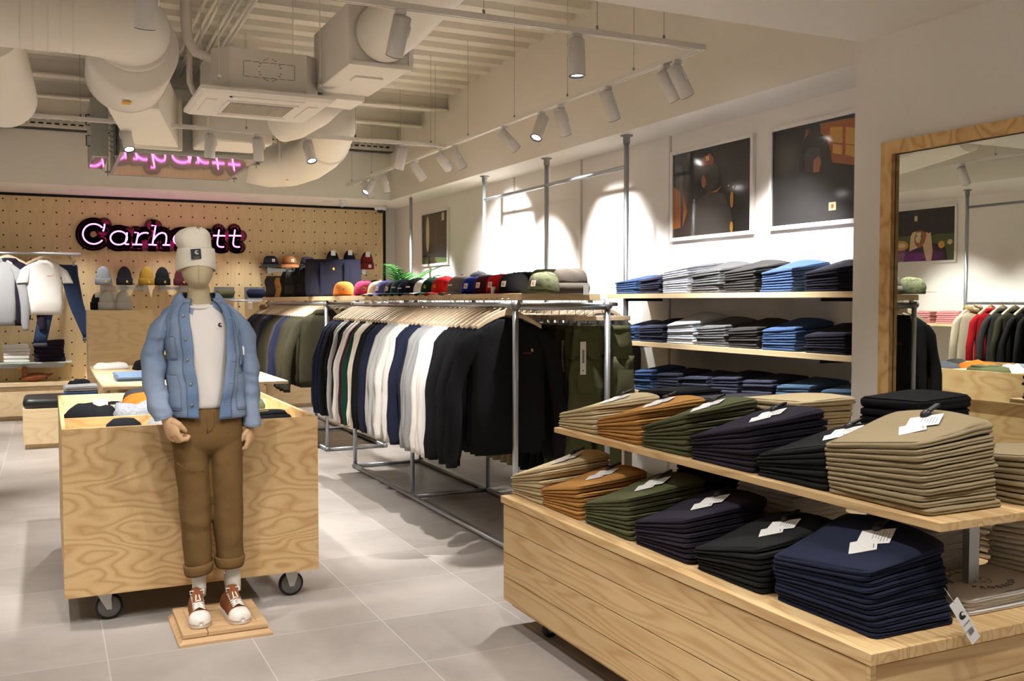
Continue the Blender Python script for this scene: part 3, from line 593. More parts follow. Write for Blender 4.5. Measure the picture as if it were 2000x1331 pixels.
# ------------------------------------------------------------------ mirror
t = thing('wall_mirror', 'tall mirror in a plywood frame on the near right wall', 'mirror', (MX-.03, 2.9, .5))
y_a = atX(1722, 280, MX-.03).y; zt = atX(1722, 280, MX-.03).z; fw = .075; y_b = 2.0; zbm = .35
fr = [(MX-.035, y_a-fw, zbm, MX-.001, y_a, zt), (MX-.035, y_b, zbm, MX-.001, y_b+fw, zt)]
MPL = wood('mirror_frame_ply', (232, 196, 138), (184, 128, 68), (2.5, 2.0, 1.2), 9, 2.4, sharp=.62)
MB().box(*fr[0]).build('frame_stile', MPL, t, world=True, bevel=.001)
MB().box(*fr[1]).build('frame_stile', MPL, t, world=True)
MB().box(MX-.035, y_b+fw, zt-fw*.9, MX-.001, y_a-fw, zt).build('frame_rail', MPL, t, world=True)
MB().box(MX-.035, y_b+fw, zbm, MX-.001, y_a-fw, zbm+fw).build('frame_rail', MPL, t, world=True)
MIR = mat('mirror_glass', (225, 230, 222), .0, metal=1)
MB().box(MX-.006, y_b+fw+.004, zbm+fw+.004, MX-.003, y_a-fw-.004, zt-fw*.9-.004).build('glass', MIR, t, world=True)
mb = MB(); e = .004; a0, a1, z0_, z1_ = y_b+fw, y_a-fw, zbm+fw, zt-fw*.9
mb.box(MX-.007, a0, z0_, MX-.002, a0+e, z1_); mb.box(MX-.007, a1-e, z0_, MX-.002, a1, z1_); mb.box(MX-.007, a0, z1_-e, MX-.002, a1, z1_); mb.box(MX-.007, a0, z0_, MX-.002, a1, z0_+e)
mb.build('gasket', BLACKP, t, world=True)
# ------------------------------------------------------------------ framed posters (flat prints under gloss)
def gloss(name, rgb): return mat(name, rgb, .6, coat=.9)
GB = gloss('print_black', (22, 20, 20)); GD = gloss('print_dark_brown', (50, 38, 28)); GO = gloss('print_amber', (150, 84, 26)); GY = gloss('print_gold', (196, 142, 52)); GF = gloss('print_skin', (150, 92, 62)); GG = gloss('print_green', (70, 84, 44)); GS = gloss('print_pale', (200, 190, 150)); GN = gloss('print_navy', (36, 40, 62)); GL = gloss('print_label', (206, 180, 140)); GK = gloss('print_grey', (58, 54, 50)); GBR = gloss('print_rust', (150, 74, 34))
def poster(y0, y1, z0, z1, shapes, label, x=WX, s=-1, fr=.03):
    # y0 = far edge (left in the photo), y1 = near edge; shapes in 0..1 coordinates (u to the right, v up)
    t = thing('framed_poster', label, 'framed picture', (x, (y0+y1)/2, z0))
    lo, hi = min(y0, y1), max(y0, y1); d = .03
    xa, xb = sorted((x+s*.001, x+s*d))
    for a in ((xa, lo-fr, z0-fr, xb, lo, z1+fr), (xa, hi, z0-fr, xb, hi+fr, z1+fr), (xa, lo, z0-fr, xb, hi, z0), (xa, lo, z1, xb, hi, z1+fr)): MB().box(*a).build('frame_bar', WHITE, t, world=True, bevel=.001)
    mats = [GB]; mb = MB(); X0 = x+s*.018
    mb.box(min(X0, x+s*.01), lo, z0, max(X0, x+s*.01), hi, z1, 0)
    for k, (m, poly) in enumerate(shapes):
        if m not in mats: mats.append(m)
        xx = X0+s*.0004*(k+1); vs = [(xx, lerp(y0, y1, min(1, max(0, u))), lerp(z0, z1, min(1, max(0, v)))) for u, v in poly]
        mb.add(vs, [tuple(range(len(vs)))], mats.index(m))
    mb.build('print', mats, t, world=True); return t
def ell(cx, cy, rx, ry, a=0, n=22): return [(cx+rx*math.cos(2*PI*k/n)*math.cos(a)-ry*math.sin(2*PI*k/n)*math.sin(a), cy+rx*math.cos(2*PI*k/n)*math.sin(a)+ry*math.sin(2*PI*k/n)*math.cos(a)) for k in range(n)]
q = lambda u0, v0, u1, v1: [(u0, v0), (u1, v0), (u1, v1), (u0, v1)]
poster(6.705, 5.72, 2.02, 2.70, [(GD, [(0, .0), (.3, 0), (.26, .5), (0, .62)]), (GO, [(0, .1), (.14, .12), (.2, .3), (.15, .5), (0, .62)]), (GN, q(.11, 0, .14, .95)),
    (GK, [(.25, .0), (.28, .28), (.36, .42), (.5, .5), (.68, .44), (.78, .2), (.8, 0)]), (GK, ell(.5, .66, .12, .16)), (GBR, [(.38, .8), (.42, .9), (.5, .93), (.55, .86), (.54, .8)]), (GL, q(.45, .85, .49, .9)),
    (GF, [(.4, .56), (.39, .64), (.42, .7), (.45, .64), (.46, .58), (.43, .54)]), (GO, [(.5, .48), (.6, .5), (.66, .54), (.6, .47)]), (GY, ell(.78, .36, .02, .09)), (GY, ell(.74, .52, .012, .012)), (GY, ell(.8, .5, .012, .012)), (GY, ell(.78, .06, .02, .06)), (GY, ell(.3, .42, .01, .01))],
    'framed dark photo of a person in an orange cap above the jeans shelves')
poster(5.483, 4.55, 2.03, 2.70, [(GO, [(.52, .6), (.86, .5), (.86, .96), (.5, .98)]), (GY, [(.6, .78), (.72, .74), (.72, .9), (.6, .92)]), (GY, [(.75, .73), (.84, .7), (.84, .86), (.75, .89)]), (GY, [(.63, .66), (.72, .63), (.72, .72), (.63, .75)]), (GY, [(.75, .62), (.84, .58), (.84, .69), (.75, .72)]),
    (GD, [(.25, .5), (.34, .9), (.4, .97), (.42, .9), (.36, .6)]), (GBR, [(.33, .78), (.36, .95), (.38, .94), (.37, .8)]), (GB, [(.3, .0), (.28, .5), (.3, .75), (.36, .88), (.46, .92), (.55, .84), (.6, .7), (.62, .58), (.75, .48), (.9, .38), (.95, 0)]), (GK, [(.36, .52), (.35, .7), (.4, .76), (.5, .74), (.52, .6), (.46, .5)]),
    (GF, [(.44, .5), (.44, .62), (.49, .66), (.52, .6), (.5, .5)]), (GL, q(.6, .1, .67, .18)), (GBR, ell(.635, .14, .014, .024))],
    'framed dark photo of a hooded person before an amber window beside the mirror wall')
poster(12.66, 11.73, 2.00, 2.675, [(GG, [(0, 0), (1, 0), (1, .1), (0, .14)]), (GS, ell(.22, .6, .07, .36, 0, 16)), (GD, ell(.55, .62, .06, .3)), (GS, q(.78, .82, .88, .98)), (GD, [(.3, 0), (.36, .12), (.46, .16), (.6, 0)])],
    'small framed olive photo on the right wall near the plywood wall')
# far left wall, visible in the mirror: image position through the mirror -> real position
MG = MX-.006
def mirY(px, py, xr): return atX(px, py, 2*MG-xr)
pa, pb = mirY(1745, 415, XL+.02), mirY(1866, 400, XL+.02); pz0 = mirY(1745, 513, XL+.02).z
poster(pa.y, pb.y, pz0, pa.z, [(GG, [(0, 0), (1, 0), (1, .5), (0, .5)]), (GY, ell(.13, .32, .13, .1)), (GS, ell(.15, .32, .06, .05)), (GB, [(.18, 0), (.22, .22), (.36, .33), (.5, .36), (.68, .34), (.86, .24), (.9, 0)]), (GL, [(.28, .2), (.3, .5), (.35, .6), (.62, .6), (.66, .2), (.64, 0), (.56, 0), (.5, .3)]),
    (GF, [(.36, .46), (.37, .34), (.42, .27), (.47, .26), (.53, .36), (.56, .5), (.54, .6), (.4, .6)]), (GS, [(.38, .44), (.4, .36), (.44, .32), (.47, .45), (.47, .56), (.4, .56)]), (GBR, ell(.425, .345, .03, .012)), (GB, ell(.4, .49, .02, .008)), (GB, ell(.48, .48, .02, .008)), (GB, [(.27, .56), (.34, .66), (.36, .88), (.44, .97), (.54, .97), (.6, .86), (.62, .68), (.7, .6), (.6, .53), (.45, .6), (.35, .57)]), (GL, q(.36, .78, .41, .88)), (GY, ell(.8, .3, .05, .07)), (GL, ell(.93, .34, .04, .05))],
    'framed photo of a person in a dark bucket hat, seen in the mirror', x=XL, s=1)
lx = -2.1; w_ = mirY(1890, 365, lx)
t = thing('wall_rail_system', 'galvanised post with a high rail by the left wall, seen in the mirror', 'wall rail', (lx, w_.y, 0))
pipe([(lx, w_.y, .01), (lx, w_.y, LOWZ-.01)], .022).build('wall_post', STEEL, t, world=True)
MB().lathe([(.05, LOWZ-.001), (.05, LOWZ-.01), (.028, LOWZ-.014), (.026, LOWZ-.07), (.02, LOWZ-.07)][::-1], (lx, w_.y, 0), n=20).build('ceiling_flange', STEELM, t, world=True)
zz = mirY(1893, 405, lx).z; pipe([(lx, w_.y, zz), (lx, w_.y-3, zz)], .018).build('high_rail', STEEL, t, world=True)
pipe([(lx, w_.y, 1.47), (lx, w_.y-3.2, 1.47)], .0165).build('low_rail', STEEL, t, world=True)
pipe([(lx, w_.y-3.2, .01), (lx, w_.y-3.2, LOWZ-.01)], .022).build('wall_post', STEEL, t, world=True)
LRY = w_.y
ps = thing('wall_shelf', 'plywood shelf with pink and striped tops on the left wall, seen in the mirror', 'shelf', (XL+.2, LRY+1.2, 1.2))
MB().box(XL+.001, LRY+.25, 1.17, XL+.42, LRY+2.6, 1.205).build('shelf_board', EDGE, ps, world=True)
# ------------------------------------------------------------------ back of the shop: bench, ottoman, block, table
t = thing('wall_bench', 'low pale plywood bench along the plywood back wall', 'bench', (1.5, 13.7, 0))
MB().box(-1.2, 13.52, .43, 4.49, BY-.052, .475).build('bench_top', PLYL, t, world=True, bevel=.003)
MB().box(-1.2, 13.56, .06, 4.49, 13.58, .415).build('front_panel', PLYL, t, world=True)
MB().box(-1.2, 13.57, .415, 4.49, 13.6, .43).build('shadow_gap', ALU, t, world=True)
MB().box(-1.2, 13.62, 0, 4.49, 13.64, .06).build('toe_kick', EDGE, t, world=True)
t = thing('ottoman', 'plywood stool with a black leather cushion left of the bin', 'ottoman', (.25, 11.2, 0))
MB().box(-.22, 10.93, 0, .36, 11.45, .05).build('plinth', EDGE, t, world=True)
MB().box(-.245, 10.88, .05, .38, 11.5, .41).build('base_box', PLYL, t, world=True, bevel=.002)
mb = MB(); rg = []
for k in range(13):
    a = -PI/2+PI*k/12; z = .46+.05*math.sin(a); o_ = .03*math.cos(a)
    rg.append([(.0675+(.285+o_)*(abs(math.cos(th))**.22)*(1 if math.cos(th) >= 0 else -1), 11.19+(.285+o_)*(abs(math.sin(th))**.22)*(1 if math.sin(th) >= 0 else -1), z) for th in [2*PI*i/48 for i in range(48)]])
mb.loft(rg); mb.build('cushion', LEATHER, t, world=True)
bl = thing('plywood_block', 'tall pale plywood display block behind the low table', 'display block', (.75, 12.3, 0))
MB().box(.405, 12.0, .0, 1.10, 12.5, 1.395).build('block_body', PLYL, bl, world=True, bevel=.003)
tb = thing('display_table', 'small plywood table with jeans and bags between the bin and the block', 'display table', (1.3, 10.5, 0))
ty0 = atZ(200, 757, .76).y; ty1 = 11.98
MB().box(.415, ty0, .735, 2.0, ty1, .76).build('table_top', PLYL, tb, world=True, bevel=.002)
for x, y in ((.52, ty0+.35), (1.9, ty0+.35), (.52, ty1-.1), (1.9, ty1-.1)): MB().box(x-.03, y-.03, 0, x+.03, y+.03, .735).build('leg', PLYL, tb, world=True)
MB().box(.5, ty0+.9, .40, 1.9, ty1-.1, .42).build('lower_shelf', PLYL, tb, world=True)
lb = thing('display_cube', 'low plywood cube carrying dark jeans left of the small table', 'display cube', (.2, 9.6, 0))
MB().box(.10, 9.25, 0, .40, 9.9, .60).build('cube_body', PLYL, lb, world=True, bevel=.002)
# glass shelf on brackets
gs = thing('glass_shelf', 'glass shelf on a metal bracket above the wooden duck', 'shelf', (0, 13.6, .85))
gz = atY(70, 710, 13.5).z
GLASS = mat('frosted_glass', (190, 206, 196), .15, spec=.6)
MB().box(-1.1, 13.5, gz, atY(141, 708, 13.5).x, 13.84, gz+.012).build('glass_pane', GLASS, gs, world=True)
MB().box(-1.1, 13.75, gz-.07, atY(128, 715, 13.7).x, 13.79, gz).build('metal_bracket', ALU, gs, world=True)
# ------------------------------------------------------------------ neon sign
MAG = bpy.data.materials.new('neon_tube'); MAG.use_nodes = True; b = MAG.node_tree.nodes['Principled BSDF']; b.inputs['Base Color'].default_value = (1, .5, .9, 1); b.inputs['Emission Color'].default_value = (1, .13, .74, 1); b.inputs['Emission Strength'].default_value = 2.9
NBACK = mat('neon_back_maroon', (84, 34, 30), .5); NINN = mat('neon_inner_acrylic', (112, 14, 58), .35)
ns = thing('neon_sign', 'pink neon script sign in a dark red casing on the plywood wall', 'neon sign', (1.4, BY-.1, 2.2))
def zpt(zx, zy, Y): return atY(100+zx/5, 380+zy/5, Y)
def bez(*P, n=14):
    out = []
    for k in range(n+1):
        t_ = k/n; Q = [Vector((x, y, 0)) for x, y in P]
        while len(Q) > 1: Q = [Q[i].lerp(Q[i+1], t_) for i in range(len(Q)-1)]
        out.append((Q[0].x, Q[0].y))
    return out
def circ(cx, cy, rx, ry, a0, a1, n=26): return [(cx+rx*math.cos(math.radians(lerp(a0, a1, k/n))), cy+ry*math.sin(math.radians(lerp(a0, a1, k/n)))) for k in range(n+1)]
def let_t(x): return [bez((x, 345), (x-8, 400), (x-18, 470), n=8)+bez((x-18, 470), (x-22, 518), (x+20, 516), (x+48, 512), n=8), [(x-58, 402), (x+60, 404)]]
letters = [
    [circ(412, 388, 106, 100, -38, -318)[:1]+circ(415, 386, 106, 98, -40, -322), [(522, 288), (518, 325), (507, 360)]],
    [circ(660, 425, 82, 66, -70, -430, 30), [(742, 372), (735, 425), (722, 478)]+bez((722, 478), (722, 492), (760, 486), n=4)],
    [[(812, 372), (850, 374), (828, 488)], [(792, 488), (888, 490)], bez((838, 430), (862, 372), (920, 368), (950, 380))],
    [[(980, 304), (1020, 306), (988, 492)], [(950, 490), (1028, 494)], bez((1004, 440), (1030, 385), (1080, 375), n=8)+bez((1080, 375), (1140, 375), (1128, 430), (1116, 494), n=8), [(1088, 494), (1160, 494)]],
    [circ(1285, 440, 90, 62, -70, -430, 30), [(1366, 385), (1352, 440), (1340, 492)]+bez((1340, 492), (1345, 508), (1380, 500), n=4)],
    [[(1420, 388), (1450, 390), (1432, 500)], [(1400, 500), (1480, 504)], bez((1442, 445), (1470, 392), (1510, 388), (1548, 400))],
    let_t(1640), let_t(1795)]
NY = BY-.13
back = MB(); inner = MB()
def ribbon(mb, pts, Y, w, th):
    P = [zpt(x, y, NY) for x, y in pts]
    f = lambda a, b_, c: (a, c, b_)
    for i, p in enumerate(P):
        mb.prism([(p.x+w*math.cos(2*PI*k/16), p.z+w*math.sin(2*PI*k/16)) for k in range(16)], Y, Y+th, 0, f)
        if i+1 < len(P):
            q_ = P[i+1]; d = Vector((q_.x-p.x, 0, q_.z-p.z))
            if d.length < 1e-5: continue
            d.normalize(); nx_, nz_ = -d.z*w, d.x*w
            mb.prism([(p.x+nx_, p.z+nz_), (p.x-nx_, p.z-nz_), (q_.x-nx_, q_.z-nz_), (q_.x+nx_, q_.z+nz_)], Y, Y+th, 0, f)
for L_ in letters:
    for st in L_:
        ribbon(back, st, NY+.045+.0001*letters.index(L_), .088, .03); ribbon(inner, st, NY+.036+.0001*letters.index(L_), .058, .012)
back.build('sign_backboard', NBACK, ns, world=True); inner.build('sign_inner_board', NINN, ns, world=True)
for L_ in letters:
    mb = MB()
    for st in L_: mb.tube([zpt(x, y, NY) for x, y in st], .0095, 8)
    mb.build('neon_letter', MAG, ns, world=True)
for x in (.6, 1.1, 1.7, 2.3): MB().cyl((x, NY+.06, 2.25), (x, BY-.05, 2.25), .01, n=8).build('standoff', STEELM, ns, world=True)
from mathutils import noise
# ------------------------------------------------------------------ folded garments
def fold_mesh(W, L, lo, hi, N=40, S=9, r=.006, lips=2, amp=.002, seed=0, rc=.022):
    """one folded garment: closed slab between lo(u,v) and hi(u,v); front edge (u=0) one soft fold, side edges layered lips"""
    mb = MB(); rings = []; so = seed*13.7; per = []
    ne = max(3, N//6); x0, y0 = L/2-rc, W/2-rc
    # (x, y, nx, ny, frontness) counter-clockwise from the back right corner
    for cx, cy, a0, ex, ey in ((x0, y0, 0, -1, 0), (-x0, y0, PI/2, 0, -1), (-x0, -y0, PI, 1, 0), (x0, -y0, 1.5*PI, 0, 1)):
        for k in range(4): a = a0+PI/2*k/3; per.append((cx+rc*math.cos(a), cy+rc*math.sin(a), math.cos(a), math.sin(a)))
        ln = 2*x0 if ex else 2*y0; a = a0+PI/2
        for k in range(1, ne): f = k/ne; per.append((cx+ex*ln*f+rc*math.cos(a), cy+ey*ln*f+rc*math.sin(a), math.cos(a), math.sin(a)))
    def ring(s, w, offf, dz=0):
        out = []
        for i, (px, py, nx, ny) in enumerate(per):
            o = offf(nx, ny, px, py); x = L/2+px*s+nx*o; y = py*s+ny*o
            uu, vv = min(1, max(0, (L/2+px*s)/L)), min(1, max(0, .5-py*s/W)); z = lerp(lo(uu, vv), hi(uu, vv), w)
            nz = noise.noise(Vector((x*8+so, y*8, w*2+so)))
            if w in (0, 1): z += nz*amp*(1 if w else .2)
            else: n2 = noise.noise(Vector((x*14+so, y*14, 3+so))); x += nx*(nz*amp*1.2+n2*amp*1.3); y += ny*(nz*amp+n2*amp*1.5)
            out.append((x, y, z+dz))
        return out
    for s in (.2, .6, .9): rings.append(ring(s, 0, lambda *q: 0, .0002))
    for k in range(S+1):
        w = k/S
        def off(nx, ny, px, py, w=w):
            front = max(0, -nx)**2; side = 1-front
            ww = (2*w-1)*(1+.0); o1 = -r*1.35*(1-math.sqrt(max(0, 1-abs(ww)**2.3)))
            f2 = abs(math.sin(PI*lips*w+.3*noise.noise(Vector((px*12+so, py*12, 0)))))**.4; o2 = -r*1.1*(1-f2)
            return front*o1+side*(.45*o1+.8*o2)
        rings.append(ring(1, .03+.94*w, off))
    for s in (.95, .86, .68, .42, .2): rings.append(ring(s, 1, lambda *q: 0, -.0002))
    mb.loft(rings); return mb
def hoisted(c): return cloth(*c)
COL = {}
def fab(name, rgb, **k):
    COL[name] = cloth('fabric_'+name, rgb, **k); return COL[name]
for n_, c in dict(khaki=(150, 134, 104), sand=(192, 174, 138), tan=(176, 128, 72), olive=(84, 86, 60), darkplum=(44, 40, 50), black=(26, 26, 28), navy=(34, 38, 56), softblack=(34, 34, 35), denim=(68, 90, 130), inkdenim=(60, 62, 80), paledenim=(196, 200, 210), greydenim=(100, 100, 102), charcoal=(62, 60, 60), darkdenim=(40, 40, 50), teal=(78, 102, 128), offwhite=(222, 218, 212), greymarl=(176, 176, 174), midgrey=(146, 146, 146), cream=(230, 222, 206), bottle=(28, 60, 50), maroon=(78, 36, 44), olivejacket=(60, 57, 43), bluejacket=(42, 46, 70), greyjacket=(74, 74, 80), lightdenim=(118, 140, 170), pink=(214, 150, 150), red=(170, 28, 34), stone=(190, 180, 156), purple=(62, 46, 74), orange=(232, 110, 40), brownhat=(150, 98, 58), mustard=(150, 116, 46), beaniegrey=(134, 138, 142), beanieblack=(34, 32, 36), beaniered=(112, 40, 36), peach=(214, 140, 70), magenta=(170, 60, 96), beige=(210, 190, 160), lilac=(90, 86, 140), tealcap=(40, 66, 70), redcap=(200, 34, 36), taupe=(122, 112, 102), royal=(40, 56, 150), burgundy=(80, 34, 46), greycap=(96, 98, 104), toteblue=(38, 38, 52), camo=(128, 128, 98)).items(): fab(n_, c)
REDLINE = mat('logo_red', (150, 30, 34), .6); YEL = mat('logo_yellow', (220, 180, 60), .6); ORG = mat('logo_orange', (224, 130, 40), .6)
def tagset(x, y, zf, parent, world_off, ang=0, n=2):
    """white price card plus the black security tag lying on the garment"""
    z = zf(x, y)
    dzx = (zf(x+.02, y)-zf(x-.02, y))/.04; dzy = (zf(x, y+.02)-zf(x, y-.02))/.04
    M = Matrix.Translation((x, y, z+.004)) @ Matrix(((1, 0, 0, 0), (0, 1, 0, 0), (dzx, dzy, 1, 0), (0, 0, 0, 1))) @ Matrix.Rotation(ang, 4, 'Z')
    mb = MB(); mb.box(-.036, -.048, 0, .036, .048, .0009, 0, M)
    for k in range(6): mb.box(-.026, -.038+k*.009, .0009, .014+.01*((k*7) % 3)/2, -.036+k*.009, .0012, 1, M)
    mb.build('price_card', [CARD, mat('print_grey_ink', (120, 118, 116), .6)], parent)
    M2 = M @ Matrix.Translation((-.045, .022, .0015)) @ Matrix.Rotation(.22, 4, 'Z'); mb = MB(); mb.box(-.03, -.038, 0, .03, .038, .0009, 0, M2); mb.box(-.02, -.03, .0009, .0, -.027, .0012, 1, M2); mb.build('price_card', [CARD, mat('print_grey_ink', (120, 118, 116), .6)], parent)
    M3 = M @ Matrix.Translation((.04, .005, .003)) @ Matrix.Rotation(-.4, 4, 'Z'); mb = MB()
    mb.lathe([(0, .014), (.012, .012), (.016, .006), (.016, 0), (0, 0)][::-1], n=16); mb.box(0, -.008, .0, .06, .008, .008); mb.v = [tuple(M3 @ Vector(q)) for q in mb.v]
    mb.build('security_tag', BLACKP, parent)
def stack(x0, yc, z0, W, L, n, m, desc, what, group, a=.011, b=.007, c=.012, N=36, S=8, lips=2, tags=False, topc=.012, lean=0., seed=1, name='folded_trousers', cat='trousers', rz=0, p=7, rnd=True, jit=.004, topm=None, label=None):
    rr = random.Random(seed*77+3); A = B = Cc = D = 0.; out = []
    for k in range(n):
        ak = a*rr.uniform(.88, 1.12); bk = b*rr.uniform(.7, 1.3); ck = c*rr.uniform(.85, 1.15); dk = 0
        if k == n-1: ak *= 1.15; dk = topc
        def H(A, B, Cc, D, u, v): return A+B*u*(1-.6*v)+Cc*v+D*math.exp(-((u-.86)**2)/.14)*(math.sin(PI*min(1, max(0, v*.9+.05)))**.7)
        lo = (lambda u, v, A=A, B=B, Cc=Cc, D=D: H(A, B, Cc, D, u, v)+.0004)
        A2, B2, C2, D2 = A+ak, B+bk, Cc+ck, D+dk
        hi = (lambda u, v, A=A2, B=B2, Cc=C2, D=D2: H(A, B, Cc, D, u, v))
        w = W*rr.uniform(.96, 1.02); l = L*rr.uniform(.96, 1.03)
        o = fold_mesh(w, l, lo, hi, N, S, min(.0085, (ak+ck*.5)*.5), lips, .0022 if N > 30 else .0012, seed*31+k, .024 if rnd else .016).build(name, (topm if (topm and k == n-1) else m))
        dx = rr.uniform(-jit, jit)+lean*.2*k/n; dy = rr.uniform(-jit, jit)+lean*k/n
        base = A
        me = o.data
        for vv in me.vertices: vv.co.z -= base
        o.location = (x0+dx, yc+dy, z0+base); o.rotation_euler = (0, 0, rz+rr.uniform(-.018, .018))
        tag(o, (label or '%s, {o}, %s') .format(o=ordw(k, n)) % (() if label else (what, desc)), cat, group)
        if tags and k == n-1:
            zf = lambda x, y: hi(min(1, max(0, x/L)), min(1, max(0, .5-y/W)))-base
            tagset(L*.60, -W*.10, zf, o, None, ang=.5)
        A, B, Cc, D = A2, B2, C2, D2; out.append(o)
    return out
# front row on the raised shelf
us = [(3.875, .345, 6, 'sand', 'sand chinos'), (3.52, .34, 7, 'tan', 'tan brown chinos'), (3.17, .32, 8, 'olive', 'olive green chinos'), (2.815, .37, 8, 'darkplum', 'dark plum-navy chinos'), (2.45, .34, 7, 'softblack', 'black chinos')]
for i, (yc, W, n, m, what) in enumerate(us):
    stack(UX0+.035, yc, UZ, W, .36, n, COL[m], 'front row of the raised shelf', 'folded '+what, 'folded trousers along the front of the raised shelf', a=.010, b=.009, c=.011, tags=True, topc=.03, lean=.02, seed=i+1, N=44, S=9)
stack(UX0+.03, 2.09, UZ, .385, .31, 11, COL['khaki'], 'big near stack on the raised shelf', 'folded khaki chinos', 'folded trousers along the front of the raised shelf', a=.0135, b=.0065, c=.0045, tags=True, topc=.035, lean=.03, seed=21, N=64, S=13, lips=2)
# lower front row on the slatted top
ls = [(3.925, .32, 9, 'sand', 'sand chinos'), (3.60, .34, 8, 'tan', 'tan brown chinos'), (3.225, .35, 9, 'olive', 'olive green chinos'), (2.855, .345, 9, 'darkplum', 'dark plum-navy chinos'), (2.48, .345, 8, 'softblack', 'black chinos')]
for i, (yc, W, n, m, what) in enumerate(ls):
    stack(PX0+.06, yc, PT, W, .36, n, COL[m], 'front row of the slatted table top', 'folded '+what, 'folded trousers along the front of the table top', a=.0085, b=.009, c=.009, tags=True, topc=.03, lean=.02, seed=i+31, N=44, S=9)
stack(PX0+.075, 2.075, PT, .40, .31, 12, COL['navy'], 'big near stack on the slatted top', 'folded navy chinos', 'folded trousers along the front of the table top', a=.0108, b=.0075, c=.004, tags=True, topc=.035, lean=.03, seed=51, N=64, S=12, lips=2)
# back row on the raised shelf, waistbands to the far side
stack(UX0+.39, 2.02, UZ, .31, .28, 8, COL['khaki'], 'stack right of the big khaki pile', 'folded khaki trousers', 'folded trousers in the back row of the raised shelf', a=.015, b=.0, c=.003, seed=61, N=44, S=9, rz=.05)
stack(UX0+.43, 2.42, UZ, .27, .26, 8, COL['black'], 'stack just left of the mirror', 'folded black trousers', 'folded trousers in the back row of the raised shelf', a=.030, b=.002, c=.001, seed=62, N=44, S=9, topc=.01, jit=.012)
stack(UX0+.41, 3.0, UZ, .38, .28, 9, COL['sand'], 'back row of the raised shelf', 'folded sand trousers', 'folded trousers in the back row of the raised shelf', a=.0205, b=.0, c=.002, seed=63, N=40, topc=.015)
stack(UX0+.42, 3.40, UZ, .34, .27, 8, COL['greyjacket'], 'back row of the raised shelf', 'folded slate grey trousers', 'folded trousers in the back row of the raised shelf', a=.021, b=.0, c=.002, seed=64, N=32)
stack(UX0+.42, 3.80, UZ, .34, .27, 8, COL['black'], 'farthest stack at the back of the raised shelf', 'folded black trousers', 'folded trousers in the back row of the raised shelf', a=.021, b=.0, c=.002, seed=65, N=32)
# things behind on the table top, under the shelf
stack(2.50, 2.97, PT, .34, .3, 9, COL['offwhite'], 'stack half hidden under the raised shelf', 'folded off-white T-shirt', 'folded tops on the table top under the shelf', a=.019, b=.002, c=.001, seed=71, N=32, name='folded_tshirt', cat='T-shirt')
stack(2.52, 3.4, PT, .36, .3, 8, COL['black'], 'heap under the far half of the raised shelf', 'folded black top', 'folded tops on the table top under the shelf', a=.021, b=.002, c=.001, seed=72, N=32, name='folded_tshirt', cat='T-shirt')
stack(2.56, 2.36, PT, .30, .24, 12, COL['offwhite'], 'stack right of the big navy pile', 'folded white T-shirt', 'folded tops on the table top under the shelf', a=.016, b=.002, c=.001, seed=73, N=40, name='folded_tshirt', cat='T-shirt', topc=.004)
tees = stack(2.345, 2.02, PT, .24, .40, 4, COL['offwhite'], 'flat pile at the near end of the table', 'folded white T-shirt', 'folded tops on the table top under the shelf', a=.011, b=.002, c=.001, seed=74, N=44, name='folded_tshirt', cat='T-shirt', topc=.002, p=9, rz=.0)
stack(2.72, 2.02, PT, .26, .30, 12, COL['cream'], 'rumpled stack at the right edge, under the shelf', 'folded cream T-shirt', 'folded tops on the table top under the shelf', a=.0155, b=.0, c=.002, seed=75, N=44, name='folded_tshirt', cat='T-shirt', jit=.012)
stack(2.93, 2.3, PT, .26, .14, 6, COL['offwhite'], 'brightly lit stack beyond the shelf post', 'folded white T-shirt', 'folded tops on the table top under the shelf', a=.02, b=.0, c=.001, seed=76, N=32, name='folded_tshirt', cat='T-shirt')
# print on the top T-shirt: two arcs of letters round a flower outline
tt = tees[-1]; zt_ = max(v.co.z for v in tt.data.vertices)+.0006
def put_text(ch, x, y, ang, size, par, z):
    return Matrix.Translation((x, y, z)) @ Matrix.Rotation(ang, 4, 'Z')
pr = MB(); px_, py_ = .19, -.005
def stroke(pts, w=.0013):
    for (x0, y0), (x1, y1_) in zip(pts, pts[1:]):
        d = Vector((x1-x0, y1_-y0, 0));
        if d.length < 1e-6: continue
        d.normalize(); n_ = Vector((-d.y, d.x, 0))*w; pr.add([(x0+n_.x, y0+n_.y, zt_), (x0-n_.x, y0-n_.y, zt_), (x1-n_.x, y1_-n_.y, zt_), (x1+n_.x, y1_+n_.y, zt_)], [(0, 1, 2, 3)])
for k in range(5):
    a0 = 2*PI*k/5; cx_, cy_ = px_+.02*math.cos(a0), py_+.02*math.sin(a0)
    stroke([(cx_+.014*math.cos(a0+q), cy_+.014*math.sin(a0+q)) for q in [-2.2+.44*j for j in range(11)]])
stroke([(px_-.006, py_), (px_+.006, py_)]); stroke([(px_, py_-.006), (px_, py_+.006)]); stroke([(px_-.03, py_+.01), (px_-.055, py_+.02), (px_-.07, py_+.012), (px_-.085, py_+.02)])
pr.build('printed_flower', INK, tt)
for word, r0, a_mid, sgn in (('ORIGINAL', .095, PI*.62, 1), ('PROGRESS', .09, -PI*.5, -1)):
    for i, ch in enumerate(word):
        a_ = a_mid-sgn*(i-3.5)*.27; M = Matrix.Translation((px_+r0*math.cos(a_)*1.1, py_+r0*math.sin(a_)*.85, zt_)) @ Matrix.Rotation(a_-sgn*PI/2, 4, 'Z')
        textmesh(ch, .027, M, INK, 'printed_letter', tt, extrude=.0004)
